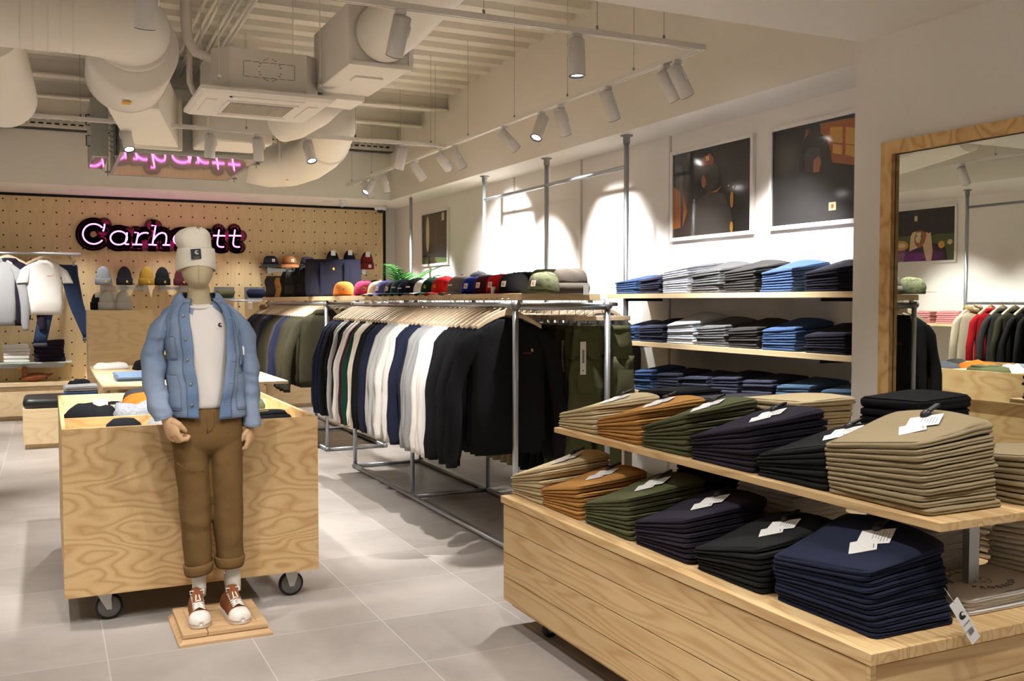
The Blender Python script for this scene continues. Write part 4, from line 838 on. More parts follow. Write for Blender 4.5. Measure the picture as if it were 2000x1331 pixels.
# the long hang tag draped over the table edge
ht = thing('hang_tag', 'long white cardboard hang tag with a black hook logo hanging over the table end', 'hang tag', (2.26, 1.88, PT))
pa = atY(1862, 1175, 1.80); pb = atY(1905, 1248, 1.785)
ax = (pb-pa).normalized(); rt = Vector((ax.z, 0, -ax.x)); rt = -rt if rt.x < 0 else rt; nn = rt.cross(ax).normalized(); nn = nn if nn.y < 0 else -nn
def TP(u, v, e=0): return pa+ax*u+rt*v+nn*e
Lg = (pb-pa).length
mb = MB(); w = .018; mb.add([TP(0, -w), TP(0, w), TP(Lg*.72, w), TP(Lg*.72, -w), TP(0, -w, .001), TP(0, w, .001), TP(Lg*.72, w, .001), TP(Lg*.72, -w, .001)], [(0, 1, 2, 3), (7, 6, 5, 4), (0, 4, 5, 1), (2, 6, 7, 3), (1, 5, 6, 2), (0, 3, 7, 4)]); mb.build('tag_card', CARD, ht, world=True)
mb = MB(); mb.add([TP(Lg*.7, -w, -.002), TP(Lg*.7, w, -.002), TP(Lg*1.06, w, -.001), TP(Lg*1.06, -w, -.001)], [(0, 1, 2, 3)]); mb.add([TP(Lg*.76, -.008, .0001), TP(Lg*.76, .010, .0001), TP(Lg*.86, .010, .0001), TP(Lg*.86, -.008, .0001)], [(0, 1, 2, 3)], 1); mb.build('price_card', [CARD, mat('print_grey_ink', (120, 118, 116), .6)], ht, world=True)
def hook_logo(mb, F, s, mi=0):
    """solid crescent hook mark: F maps (u right, v up) to a point"""
    out = [(math.cos(a)*s, math.sin(a)*s) for a in [math.radians(q) for q in range(20, 280, 13)]]
    inn = [(math.cos(a)*s*.42+s*.34, math.sin(a)*s*.42+s*.22) for a in [math.radians(q) for q in range(270, 0, -18)]]
    poly = out+[(s*.95, -s*.95), (s*.5, -s*.15)]+inn; mb.add([F(u, v) for u, v in poly], [tuple(range(len(poly)))], mi)
mb = MB(); hook_logo(mb, lambda u, v: TP(Lg*.38-v, u, .0016), .011); mb.build('hook_logo', INK, ht, world=True)
Mx = Matrix(((rt.x, -ax.x, nn.x, 0), (rt.y, -ax.y, nn.y, 0), (rt.z, -ax.z, nn.z, 0), (0, 0, 0, 1)))
o_ = Vector(ht.location); Mx.translation = TP(Lg*.58, 0, .0016)-o_; textmesh('carhartt', .0085, Mx, INK, 'logo_word', ht, .00005)
mb = MB(); mb.tube([TP(.005, 0, .001), TP(-.02, -.004, .004), atY(1845, 1150, 1.84)], .0008, 5); mb.build('string', mat('string', (200, 190, 160), .8), ht, world=True)
# ------------------------------------------------------------------ jeans on the wall shelves
rows = [
    (1.557, [(6.86, .34, 6, 'denim', 'blue jeans'), (6.51, .31, 7, 'inkdenim', 'ink blue jeans'), (6.16, .36, 11, 'paledenim', 'pale grey jeans'), (5.78, .36, 9, 'greydenim', 'mid-grey jeans'), (5.39, .37, 9, 'charcoal', 'charcoal jeans'), (5.01, .34, 8, 'denim', 'washed blue jeans'), (4.60, .33, 8, 'darkdenim', 'dark indigo jeans')], 'topmost'),
    (1.172, [(6.84, .28, 6, 'denim', 'blue jeans'), (6.49, .38, 7, 'inkdenim', 'ink blue jeans'), (6.09, .37, 9, 'paledenim', 'pale grey jeans'), (5.72, .36, 8, 'greydenim', 'mid-grey jeans'), (5.35, .35, 8, 'charcoal', 'charcoal jeans'), (4.99, .36, 8, 'denim', 'washed blue jeans'), (4.57, .38, 7, 'darkdenim', 'dark indigo jeans')], 'middle'),
    (.775, [(6.60, .28, 7, 'denim', 'blue jeans'), (6.25, .32, 7, 'inkdenim', 'ink blue jeans'), (5.90, .34, 7, 'inkdenim', 'dark blue jeans'), (5.55, .33, 8, 'inkdenim', 'faded ink blue jeans'), (5.20, .35, 8, 'inkdenim', 'slate blue jeans'), (4.84, .35, 8, 'teal', 'teal blue jeans'), (4.45, .32, 8, 'teal', 'faded teal blue jeans')], 'lowest')]
for ri, (z, st, lv) in enumerate(rows):
    for i, (yc, W, n, m, what) in enumerate(st):
        stack(4.315, yc, z, W-.03, .335, n, COL[m], '%s stack from left, %s wall shelf' % (nth(i), lv), what, 'folded jeans on the wall shelves', a=(.0155 if ri < 2 else .021), b=(.010 if ri < 2 else .006), c=.003, N=36, S=7, rnd=False, jit=.007, seed=100+ri*10+i, topc=.02 if ri < 2 else .004, name='folded_jeans', cat='jeans', lips=2)
# ------------------------------------------------------------------ hangers and hanging garments
def hanger_parts(t, wood_m=HANG, w=.42, clips=False):
    mb = MB()
    if clips:
        mb.box(-w/2, -.006, -.115, w/2, .006, -.085)
        mb.build('bar', wood_m, t, bevel=.003)
        for s in (-1, 1):
            MB().box(s*(w/2-.03)-.011, -.009, -.165, s*(w/2-.03)+.011, .009, -.108).build('clip', STEEL, t)
        zt_ = -.085
    else:
        A = []; n = 9
        for i in range(n):
            f = i/(n-1)*2-1; x = f*w/2; z = -.075-.075*abs(f)**1.5+.02*(1-abs(f)); h = .042*(1-.45*abs(f)); d = .006+.010*abs(f)
            A.append([(x, -d, z-h/2), (x, d, z-h/2), (x, d, z+h/2), (x, -d, z+h/2)])
        mb.loft(A, sm=False); mb.build('hanger_arms', wood_m, t, bevel=.003); zt_ = -.04
    pts = [(0, 0, zt_-.005), (0, 0, -.025)]+[(.0+.019*math.sin(a), 0, -.0-.019*math.cos(a)+.002) for a in [math.radians(q) for q in range(20, 250, 26)]]
    MB().tube(pts, .0021, 6).build('hook', STEEL, t)
def make_hanger(clips=False, w=.42):
    t = thing('coat_hanger', 'hanger', 'hanger'); hanger_parts(t, clips=clips, w=w); return t
def rg_(cx, cz, hw, d, n=20, p=2.6, tilt=0, yc=0, wav=0, ph=0):
    out = []
    for i in range(n):
        a = 2*PI*i/n; c, s = math.cos(a), math.sin(a)
        x = hw*math.copysign(abs(c)**(2/p), c); y = d*math.copysign(abs(s)**(2/p), s)
        y += wav*math.sin(x*38+ph)*(1-abs(x)/hw if hw else 0)
        out.append((cx+x, yc+y, cz+tilt*x))
    return out
def sweater_mesh_parts(sd, L=.79, sw=.235, hood=False, thick=.028, jacket=False, sleeve=.81):
    """returns dict of MBs; origin on the rail; shoulders about .12 below"""
    r = random.Random(sd); ph = r.uniform(0, 6); P = {}
    z0 = -.112; body = MB(); wv = .010 if not jacket else .014
    body.loft([rg_(0, z0+.012, .085, .018, tilt=0), rg_(0, z0-.002, .10, .022), rg_(0, z0-.022, .16, .026, wav=.002, ph=ph), rg_(0, z0-.045, sw-.01, thick, wav=.003, ph=ph), rg_(0, z0-.09, sw+.012, thick*1.05, wav=.004, ph=ph), rg_(0, z0-.2, sw+.004, thick*1.15, wav=wv*.6, ph=ph),
        rg_(0, z0-.36, sw+.0, thick*1.2, wav=wv, ph=ph+.6), rg_(0, z0-.5, sw+.006, thick*1.25, wav=wv, ph=ph+1), rg_(0, z0-L+.075, sw+.006, thick*1.2, wav=wv, ph=ph+1.3)]+([] if jacket else [rg_(0, z0-L+.062, sw-.012, thick*1.0, wav=wv, ph=ph+1.3)])+[rg_(0, z0-L, sw-(.0 if jacket else .014), thick*1.0, wav=wv, ph=ph+1.3)])
    P['body'] = body
    nb = MB(); rg1 = []
    for k in range(24):
        a = 2*PI*k/24; fx = math.cos(a); fy = math.sin(a); dz = -.03 if fy < 0 else 0
        c = Vector((.088*fx, .021*fy-.0, z0+.008+(-.034*max(0, -fy)))); rg1.append(c)
    nb.tube(rg1+[rg1[0]], .0075 if not jacket else .011, 6, cap=(False, False)); P['collar' if jacket else 'neck_rib'] = nb
    for s in (-1, 1):
        sl = MB(); sx = s*(sw-.015); q = r.uniform(.02, .075); yy = r.uniform(-.03, .02); kn = r.uniform(-.02, .02)
        keys = [(0, sx-s*.02, z0-.052, .045, .022), (.12, sx+s*.03, z0-.11, .066, .030), (.4, sx+s*(.055+q*.4), z0-.26, .058, .032), (.62, sx+s*(.07+q*.7)+kn, z0-.40, .052, .032), (.88, sx+s*(.075+q), z0-.04-sleeve+.06, .046, .03), (.9, sx+s*(.075+q), z0-.04-sleeve+.05, .036, .025), (1, sx+s*(.075+q), z0-.04-sleeve, .034, .024)]
        if sleeve < .3: keys = [(0, sx-s*.02, z0-.052, .045, .022), (.3, sx+s*.03, z0-.10, .066, .030), (1, sx+s*.085, z0-.27, .075, .030)]
        R_ = []
        for k in range(15):
            f = k/14; cx, cz, hw, dd = interp(keys, f)
            R_.append(rg_(cx, cz, hw, dd, 14, 2.2, tilt=-s*.25*(1-f), yc=yy*f, wav=.0, ph=ph))
            R_[-1] = [(x+.005*math.sin(z*17+ph), y+.006*math.sin(z*14+ph*2), z) for x, y, z in R_[-1]]
        sl.loft(R_); P['sleeve%d' % s] = sl
    if hood:
        hm = MB(); rr = []
        for k in range(9):
            f = k/8; a = f*PI
            rr.append(rg_(0, z0-.01-.06*math.sin(a)+.05*f*(1-f), .10+.035*math.sin(a), .018+.022*math.sin(a), 18, 2.2, yc=.02+.035*math.sin(a)))
        hm.loft([rg_(0, z0-.03, .12, .03, 18, 2.3, yc=.0), rg_(0, z0+.005, .125, .045, 18, 2.3, yc=.008), rg_(0, z0+.03, .10, .042, 18, 2.3, yc=.01), rg_(0, z0+.036, .055, .022, 18, 2.3, yc=.01)]); P['hood'] = hm
    return P
_cache = {}
def garment(kind, m, sd, label, group, loc, rz, fur=None, name=None, cat=None, logo=False):
    """kinds: sweat, hoodie, jacket, tee, trousers, shorts"""
    nm, ct = {'sweat': ('sweatshirt', 'sweatshirt'), 'hoodie': ('hooded_sweatshirt', 'hoodie'), 'jacket': ('jacket', 'jacket'), 'tee': ('tshirt', 'T-shirt'), 'parka': ('parka', 'jacket')}[kind]
    t = thing(name or nm, label, cat or ct, loc, rz, group)
    key = (kind, sd % 5, m.name)
    if key not in _cache:
        if kind == 'tee': P = sweater_mesh_parts(sd % 5, L=.66, sleeve=.2)
        elif kind == 'jacket' or kind == 'parka': P = sweater_mesh_parts(sd % 5, L=.74 if kind == 'jacket' else .8, sw=.25, hood=True, thick=.04, jacket=True, sleeve=.74)
        else: P = sweater_mesh_parts(sd % 5, hood=kind == 'hoodie')
        D = {}
        for k, mb in P.items(): D[k] = mb.mesh(k, m)
        _cache[key] = D
    for k, me in _cache[key].items():
        nmn = 'sleeve' if k.startswith('sleeve') else k
        o = bpy.data.objects.new(nmn, me); C.objects.link(o); o.parent = t
    if fur:
        mb = MB(); mb.tube([(.11*math.cos(a), -.01+.035*math.sin(a), -.095+.02*math.cos(2*a)) for a in [2*PI*k/20 for k in range(21)]], [.034+.008*math.sin(k*2.7) for k in range(21)], 10)
        o = mb.build('fur_trim', fur, t); 
    return t
CNT = ['', 'one', 'two', 'three', 'four', 'five', 'six', 'seven', 'eight', 'nine', 'ten']
def run_labels(names, where):
    out = []; runs = []
    for c in names:
        if runs and runs[-1][0] == c: runs[-1][1] += 1
        else: runs.append([c, 1])
    for i, (c, n) in enumerate(runs):
        pos = 'at the near end of '+where if i == 0 else 'beyond the %s on %s' % (' '.join(runs[i-1][0].split()[:3]), where)
        for k in range(n):
            o = '' if n == 1 else ', '+('nearest' if k == 0 else 'farthest' if k == n-1 else nth(k))+' of '+CNT[n]
            out.append(c+o+', '+pos)
    return out
def on_rail(x, z, ys, specs, rack_desc, kind_group, hgroup, jitter=.05, hl=None):
    n = len(specs); labs = run_labels([sp[2] for sp in specs], rack_desc)
    for i, (y, sp) in enumerate(zip(ys, specs)):
        kind, m, colour = sp[:3]; rz = R.uniform(-jitter, jitter); pos = (x, y, z)
        garment(kind, COL[m], R.randrange(100), labs[i], kind_group, pos, rz, fur=(FUR if len(sp) > 3 else None))
        hh = labs[i].replace(' on '+rack_desc, ''); h = copy_thing(HG, pos, rz, 'hanger of the '+hh, hgroup)
FUR = cloth('fur_trim_brown', (150, 128, 88), scale=60, var=.5, bump=1.)
HG = make_hanger()
ZR = 1.473+.019
specs = [('sweat', 'black', 'black sweatshirt')]*6+[('sweat', 'offwhite', 'white marl sweatshirt')]*3+[('sweat', 'midgrey', 'mid-grey sweatshirt')]*3+[('sweat', 'navy', 'navy sweatshirt')]*3+[('hoodie', 'offwhite', 'pale ash hoodie')]*3+[('hoodie', 'greymarl', 'grey marl hoodie')]*3+[('hoodie', 'navy', 'navy hoodie')]*3+[('hoodie', 'black', 'black hoodie')]*2+[('hoodie', 'cream', 'cream hoodie')]*2+[('hoodie', 'bottle', 'bottle green hoodie')]+[('hoodie', 'maroon', 'maroon hoodie')]+[('hoodie', 'offwhite', 'off-white hoodie')]*2+[('hoodie', 'black', 'black hoodie')]*2+[('hoodie', 'greymarl', 'light grey hoodie')]*2+[('hoodie', 'black', 'black hoodie')]*2+[('hoodie', 'navy', 'dark navy hoodie')]*3
n_s = len(specs)
ys = [lerp(5.20, 8.33, (k/(n_s-1))**.98) for k in range(n_s)]
on_rail(RX, ZR, ys, specs, 'the sweatshirt rack', 'sweatshirts and hoodies on the near rack', 'wooden hangers on the sweatshirt rack', .07)
# small chest logo and neck label of the front black sweatshirt
front = [o for o in C.objects if o.get('label', '').startswith('black sweatshirt, nearest')][0]
mb = MB(); mb.box(-.022, -.0345, -.155, .028, -.0335, -.125); mb.v = [(x, y+.03, z+.02) for x, y, z in mb.v]; mb.build('neck_label', CARD, front)
mb = MB(); hook_logo(mb, lambda u, v: (.135+u, -.0415, -.285+v), .009); mb.build('hook_logo', YEL, front)
textmesh('Carhartt', .017, Matrix.Translation((.10, -.0415, -.302)) @ Matrix.Rotation(PI/2, 4, 'X'), REDLINE, 'logo_word', front, .0002)
# jackets further on
js = [('jacket', 'olivejacket', 'olive jacket')]*5+[('jacket', 'bluejacket', 'navy blue jacket')]*2+[('jacket', 'greyjacket', 'grey jacket')]*1+[('jacket', 'olivejacket', 'dark olive jacket')]*4+[('jacket', 'bluejacket', 'navy jacket')]*2+[('jacket', 'greyjacket', 'slate grey jacket')]*2+[('jacket', 'charcoal', 'charcoal jacket')]*2+[('jacket', 'bluejacket', 'navy padded jacket')]*2+[('parka', 'olivejacket', 'olive parka with a fur-trimmed hood', 1), ('parka', 'bluejacket', 'navy parka with a fur-trimmed hood', 1), ('parka', 'stone', 'stone parka with a fur-trimmed hood', 1)]
ys = [9.57+k*.115 for k in range(len(js))]
on_rail(RX+.025, ZR, ys, js, 'the jacket rack', 'jackets on the far rack', 'wooden hangers on the jacket rack', .07)
# trousers on the right-hand rail
def trousers_mesh(sd, short=False, L=.98, w=.20):
    r = random.Random(sd); ph = r.uniform(0, 6); z0 = -.15; mb = MB(); Lk = .56 if short else L
    P = {}
    R_ = []
    for z, hw, d in ((0, w, .022), (-.04, w+.004, .026), (-.1, w+.012, .034), (-.2, w+.02, .04)): R_.append(rg_(0, z0+z, hw, d, 40, 2.8, wav=.014, ph=ph+z*20))
    mb.loft(R_); P['waist_panel'] = mb
    for s in (-1, 1):
        m2 = MB(); R_ = []
        for k in range(9):
            f = k/8; z = lerp(-.185, -Lk, f); hw = lerp(w*.58, (.125 if short else .10), f); cx = s*lerp(w*.5, w*.56+.02, f)
            R_.append([(x+.006*math.sin(zz*20+ph+x*15), y+.012*math.sin(x*30+zz*22+ph)+.006*math.sin(x*55-zz*35), zz) for x, y, zz in rg_(cx, z0+z, hw, lerp(.042, .03, f), 18, 2.4)])
        m2.loft(R_); P['leg%d' % s] = m2
        if short:
            pk = MB(); pk.grid(10, 8, lambda u, v: (s*(w*.55+.03)+lerp(-.06, .06, u), -.049-.004*math.sin(PI*u)*math.sin(PI*v), z0-lerp(.27, .40, v))); P['cargo_pocket%d' % s] = pk
    wb = MB(); wb.loft([rg_(0, z0+.005, w+.002, .024, 28, 2.8, wav=.008, ph=ph), rg_(0, z0-.035, w+.005, .027, 28, 2.8, wav=.008, ph=ph)], cap=(True, True)); P['waistband'] = wb
    return P
HC = make_hanger(clips=True, w=.40)
def trousers(m, sd, label, group, loc, rz, short=False, tags=True):
    t = thing('hanging_trousers', label, 'trousers', loc, rz, group); key = ('tr', sd % 4, short, m.name)
    if key not in _cache: _cache[key] = {k: mb.mesh(k, m) for k, mb in trousers_mesh(sd % 4, short).items()}
    for k, me in _cache[key].items():
        o = bpy.data.objects.new(k.rstrip('-1'), me); C.objects.link(o); o.parent = t
    if tags:
        mb = MB(); mb.box(-.185, -.052, -.44, -.145, -.050, -.24, 0); mb.box(-.172, -.0525, -.37, -.157, -.0521, -.29, 1); mb.box(-.17, -.0525, -.42, -.16, -.0521, -.41, 1)
        mb.build('hang_tag', [CARD, mat('print_grey_ink', (120, 118, 116), .6)], t)
    return t
tz = 1.473+.019
tcols = [('olive', 'olive cargo shorts', True)]+[('olive', 'olive cargo trousers', False)]*3+[('black', 'black trousers', False)]*4+[('khaki', 'khaki trousers', False)]*6+[('black', 'black slim trousers', False)]*4+[('olive', 'dark olive trousers', False)]*4+[('black', 'black trousers', False)]*4+[('navy', 'navy trousers', False)]*3
n_t = len(tcols); tl = run_labels([q[1] for q in tcols], 'the right-hand rail')
for i, (m, lab, sh) in enumerate(tcols):
    y = lerp(5.17, 8.3, i/(n_t-1)); rz = R.uniform(-.07, .07) if i else 0
    hc = copy_thing(HC, (RX2+.0, y, tz), rz, 'clip hanger of the '+tl[i].replace(' on the right-hand rail', '').replace(' of the right-hand rail', ''), 'clip hangers on the trouser rail')
    trousers(COL[m], i, tl[i], 'trousers and shorts on the right-hand rail', (RX2, y, tz), rz, sh, tags=i < 9)
# jackets on the right-hand rail of the far rack, and on the wall rail
for i in range(12):
    y = 9.65+i*.22; m, lab = (('olivejacket', 'olive jacket'), ('charcoal', 'charcoal jacket'), ('bluejacket', 'navy jacket'))[i % 3]
    garment('jacket', COL[m], i, '%s, %s from the near end of the right rail of the jacket rack' % (lab, nth(i)), 'jackets on the right rail of the far rack', (RX2, y, ZR), R.uniform(-.05, .05))
    copy_thing(HG, (RX2, y, ZR), 0, 'wooden hanger, %s from the near end of the right rail of the jacket rack' % nth(i), 'hangers on the right rail of the far rack')
for i in range(24):
    y = 7.25+i*.13; m, lab = (('charcoal', 'charcoal shirt'), ('offwhite', 'off-white shirt'), ('navy', 'navy shirt'), ('khaki', 'khaki shirt'))[(i//3) % 4]
    garment('sweat', COL[m], i, '%s hung %s from the near end of the low wall rail' % (lab, nth(i)), 'shirts on the low wall rail', (4.35, y, 1.47+.019), R.uniform(-.05, .05), name='hanging_shirt', cat='shirt')
    copy_thing(HG, (4.35, y, 1.47+.019), 0, 'wooden hanger, %s from the near end of the low wall rail' % nth(i), 'hangers on the low wall rail')
# left side rail (mirror view)
lsp = [('parka', 'stone', 'stone parka with fur-trimmed hood', 1), ('jacket', 'red', 'red jacket'), ('jacket', 'charcoal', 'charcoal jacket'), ('jacket', 'olivejacket', 'camouflage green jacket'), ('jacket', 'softblack', 'black jacket'), ('jacket', 'softblack', 'black shell jacket'), ('jacket', 'charcoal', 'dark grey jacket'), ('jacket', 'bluejacket', 'navy jacket'), ('jacket', 'softblack', 'black parka'), ('jacket', 'navy', 'dark navy jacket')]
for i, sp in enumerate(lsp):
    y = LRY-.12-i*.16-(.08 if i else 0)
    garment(sp[0], COL[sp[1]], i+3, '%s, %s along the left wall rail, seen in the mirror' % (sp[2], nth(i)), 'jackets on the left wall rail', (lx, y, 1.489), PI+R.uniform(-.05, .05), fur=(FUR if len(sp) > 3 else None))
    copy_thing(HG, (lx, y, 1.489), 0, 'wooden hanger, %s along the left wall rail, seen in the mirror' % nth(i), 'hangers on the left wall rail')
C_ = [o for o in (HG, HC)]
for o in C_:
    for ch in list(o.children): bpy.data.objects.remove(ch)
    bpy.data.objects.remove(o)
for i, (yy, m) in enumerate(((.5, 'pink'), (.95, 'pink'), (1.4, 'offwhite'), (1.9, 'pink'))):
    stack(XL+.06, LRY+yy, 1.205, .36, .33, 6, COL[m], '%s pile on the left wall shelf' % nth(i), 'folded %s top' % ('pink striped' if m == 'pink' else 'white'), 'folded tops on the left wall shelf', a=.024, b=0, c=.001, N=28, S=6, seed=200+i, name='folded_shirt', cat='shirt')
# ------------------------------------------------------------------ hats
def label_patch(mb_parent, M, w=.028, h=.03, m1=None, m2=None):
    mb = MB(); mb.box(-w/2, -.001, -h/2, w/2, .001, h/2, 0, M)
    mb.m = [0]*6; hook_logo(mb, lambda u, v: M @ Vector((u, -.0014, v)), w*.3, 1); mb.build('logo_patch', [m1 or CARD, m2 or ORG], mb_parent)
def cap(x, y, z, m, label, group, ang=PI, sc=1., five=False, patch=None, flat=False, brim=True, tall=.86, tilt=0, sticker=False):
    sc *= 1.08
    """brim points along ang"""
    t = thing('cap', label, 'cap', (x, y, z), ang, group, rot=(0, tilt, ang))
    mb = MB(); R0 = .088*sc; rings = []
    for k in range(10):
        f = k/9; a = f*PI/2; rr = R0*(math.cos(a)**(.55 if five else .78)); zz = .115*sc*tall*math.sin(a)**(.9)
        if k == 9: rr = .004
        rings.append([(rr*(1.12 if math.cos(th) > 0 and not five else 1.08)*math.cos(th)*(1-.12*(1-f))+ (.0), rr*math.sin(th)*.93*(1+.012*math.cos(6*th)), .012+zz*(1-.03*math.cos(th))) for th in [2*PI*i/36 for i in range(36)]])
    rings.insert(0, [(px*.99, py*.99, .004) for px, py, pz in rings[0]])
    mb.loft(rings); mb.build('crown', m, t)
    MB().lathe([(0, .0), (.007, .0), (.006, .005), (0, .006)], (0, 0, .125*sc*tall), n=12).build('button', m, t)
    if brim:
        bm = MB(); Lb = .075*sc
        def bf(u, v, dz=0):
            th = lerp(-1.15, 1.15, u); bx = R0*math.cos(th)*.98; by = R0*.93*math.sin(th); ext = Lb*v*math.cos(th*1.08)**.55 if abs(th*1.08) < PI/2 else 0
            drop = -.0 if flat else -.016*(by/R0)**2*v*1.6-.008*v
            return (bx+ext, by*(1+.08*v), .016+drop+dz)
        bm.grid(16, 5, lambda u, v: bf(u, v, .0025)); bm.grid(16, 5, lambda u, v: bf(u, v, -.0005), flip=True)
        bm.build('brim', m, t)
        if sticker:
            s = MB(); s.grid(3, 3, lambda u, v: (lambda p: (p[0], p[1], p[2]+.0035))(bf(.42+.2*u, .35+.45*v))); s.build('brim_sticker', ORG if sticker == 1 else mat('sticker_green', (60, 160, 70), .5), t)
    if patch:
        M = Matrix.Translation((R0*1.0, 0, .05*sc)) @ Matrix.Rotation(PI/2, 4, 'Z') @ Matrix.Rotation(-.25, 4, 'X')
        if patch == 'box': label_patch(t, M, .032, .036)
        elif patch == 'gold': mb = MB(); hook_logo(mb, lambda u, v: M @ Vector((u, -.002, v)), .013); mb.build('hook_logo', YEL, t)
        elif patch == 'tan': label_patch(t, M, .034, .034, mat('tan_patch', (190, 140, 84), .6), mat('patch_dark', (120, 70, 40), .6))
        elif patch == 'white': mb = MB(); mb.box(-.02, -.003, -.004, .02, -.001, .006, 0, M); mb.build('stitched_word', CARD, t)
    return t
CZ = 1.545
COL['camo'] = wood('fabric_camo', (120, 122, 92), (44, 46, 32), (9, 9, 22), 4, 1.5, rough=.9, sharp=.5, amt=1.)
def capx(px, X): return atX(px, 575, X).y
g = 'caps along the plywood shelf'
Xc = 2.60
row = [  # px of crown centre, material, label, options
    (1062, 'camo', 'camouflage green cap with a square patch, nearest on the plywood shelf', dict(patch='box', five=True, sc=1.03, flat=True)),
    (1004, 'softblack', 'black cap with a square patch between the red and camouflage caps', dict(patch='box', five=True, flat=True, sc=1.08)),
    (978, 'redcap', 'red cap with a square patch half behind the black one', dict(patch='box', five=True, flat=True, sc=1.05)),
    (953, 'burgundy', 'burgundy cap with a square patch on the plywood shelf', dict(patch='box', five=True, flat=True, sc=1.05)),
    (928, 'royal', 'royal blue cap with a patch, between taupe and burgundy caps', dict(patch='box', five=True, flat=True, sc=1.0)),
    (905, 'taupe', 'taupe curved-brim cap with a small hook mark on the shelf', dict(patch='white', sc=1.14)),
    (872, 'redcap', 'bright red cap with a gold hook mark and brim sticker', dict(patch='gold', sc=1.12, sticker=1)),
    (850, 'bottle', 'dark green cap with a gold hook mark and brim sticker', dict(patch='gold', sc=1.08, sticker=2)),
    (833, 'offwhite', 'white cap half hidden behind the dark green cap', dict(sc=1.0)),
    (818, 'beanieblack', 'black cap with white stitched word, left of the white cap', dict(patch='white', sc=1.12)),
    (800, 'navy', 'navy cap squeezed between the black and the teal caps', dict(patch='white', sc=.98)),
    (789, 'tealcap', 'dark teal cap with white stitching on the shelf', dict(patch='white', sc=1.12)),
    (774, 'softblack', 'black cap left of the dark teal cap', dict(patch='box', sc=1.0)),
    (757, 'lilac', 'purple-blue cap with a white tag near the left end of the caps', dict(patch='box', sc=1.08)),
    (742, 'beige', 'cream cap with its brim pointing left, next to the purple one', dict(sc=1.08))]
for px, m, lab, kw in row: cap(Xc+(.0 if kw.get('five') else -.01), capx(px, Xc), CZ, COL[m], lab, g, ang=PI+R.uniform(-.1, .1)+.42, **kw)
cap(2.60, capx(712, 2.6), CZ, COL['magenta'], 'magenta pink five-panel cap with a tan patch, facing the camera', g, ang=-1.9, five=True, patch='tan', sc=1.15, flat=True)
cap(2.60, capx(672, 2.6), CZ, COL['peach'], 'orange-tan five-panel cap with a hanging white tag, before the tote bag', g, ang=-1.9, five=True, patch='tan', sc=1.2, flat=True)
Xb = 2.86
for px, m, lab, kw in [(935, 'greycap', 'grey cap in the back row of the plywood shelf', dict(sc=1.15, tall=1.1, brim=False)), (962, 'beige', 'beige flat-topped cap in the back row of the shelf', dict(five=True)), (995, 'brownhat', 'brown cap low in the back row of the shelf', dict(five=True, sc=.95)), (848, 'khaki', 'patterned dark khaki cap behind the green cap', dict(five=True, sc=1.05))]:
    cap(Xb, capx(px, Xb), CZ+.0, COL[m], lab, g, ang=PI/2, **kw)
def flap_hat(x, y, z, m, label, sc=1., band=True):
    t = thing('flap_hat', label, 'hat', (x, y, z), 0, g)
    mb = MB(); rings = []
    for k in range(9):
        f = k/8; a = f*PI/2; rr = .098*sc*(math.cos(a)**.38) if k < 8 else .01; zz = .055+.085*sc*math.sin(a)
        rings.append([(rr*1.1*math.cos(th), rr*.95*math.sin(th)*(1+.03*math.sin(3*th)), zz+.004*math.sin(th*5+k)) for th in [2*PI*i/32 for i in range(32)]])
    mb.loft(rings); mb.build('crown', m, t)
    if band: MB().lathe([(.0, .0), (.106*sc, .0), (.112*sc, .03), (.106*sc, .06), (.0, .06)], n=32, sx=1.08, sy=.95).build('ear_flap', m, t)
    M = Matrix.Translation((.0, -.1*sc, .02)); mb = MB(); mb.box(.03, -.012, -.03, .065, -.010, .03, 0, M); mb.build('hang_tag', CARD, t); return t
flap_hat(2.80, capx(1112, 2.8), CZ, cloth('fabric_flap', (98, 90, 82)), 'grey-brown quilted flap hat at the near end of the shelf', 1.05)
flap_hat(2.86, capx(1070, 2.86), CZ, COL['olive'], 'olive green flap hat behind the camouflage cap', 1.15)
flap_hat(2.86, capx(1030, 2.86), CZ, cloth('fabric_darkgreen', (36, 44, 46)), 'very dark green flap hat in the back row of the shelf', 1.05)
# little white cup between caps
t = MB(); t.lathe([(0, 0), (.012, 0), (.016, .042), (.0135, .042), (.011, .003), (0, .003)], n=18); o = t.build('paper_cup', WHITE, loc=(2.49, atX(966, 560, 2.5).y, CZ)); tag(o, 'small white cup standing before the burgundy cap', 'cup')
# bags on the shelf
def bag(name, label, cat, x, y, w, d, h, m, z=CZ, strap=True, rz=0, p=3.2, slump=.1):
    t = thing(name, label, cat, (x, y, z), rz)
    mb = MB(); rings = []
    for k in range(11):
        f = k/10; s = 1-.16*f**3-.05*(1-f)**4; dd = d*(1-slump*f) if f < .9 else d*(1-slump)*(.55 if k == 10 else .85)
        rings.append([(px+.012*math.sin(pz*30+px*12), py+.01*math.sin(pz*26+px*20), pz) for px, py, pz in rg_(0, f*h, w/2*s, dd/2, 30, p)])
    mb.loft(rings); mb.build('bag_body', m, t)
    if strap:
        for s in (-1, 1):
            MB().tube([(s*w*.22, -d*.5-.004, h*.55), (s*w*.2, -d*.46, h*.9), (s*w*.14, -.02, h*1.08), (s*w*.05, 0, h*1.1)], .011, 8).build('strap', m, t)
    MB().box(-w*.3, -d*.5-.012, h*.12, w*.3, -d*.5+.01, h*.48).build('front_pocket', m, t, bevel=.008)
    return t
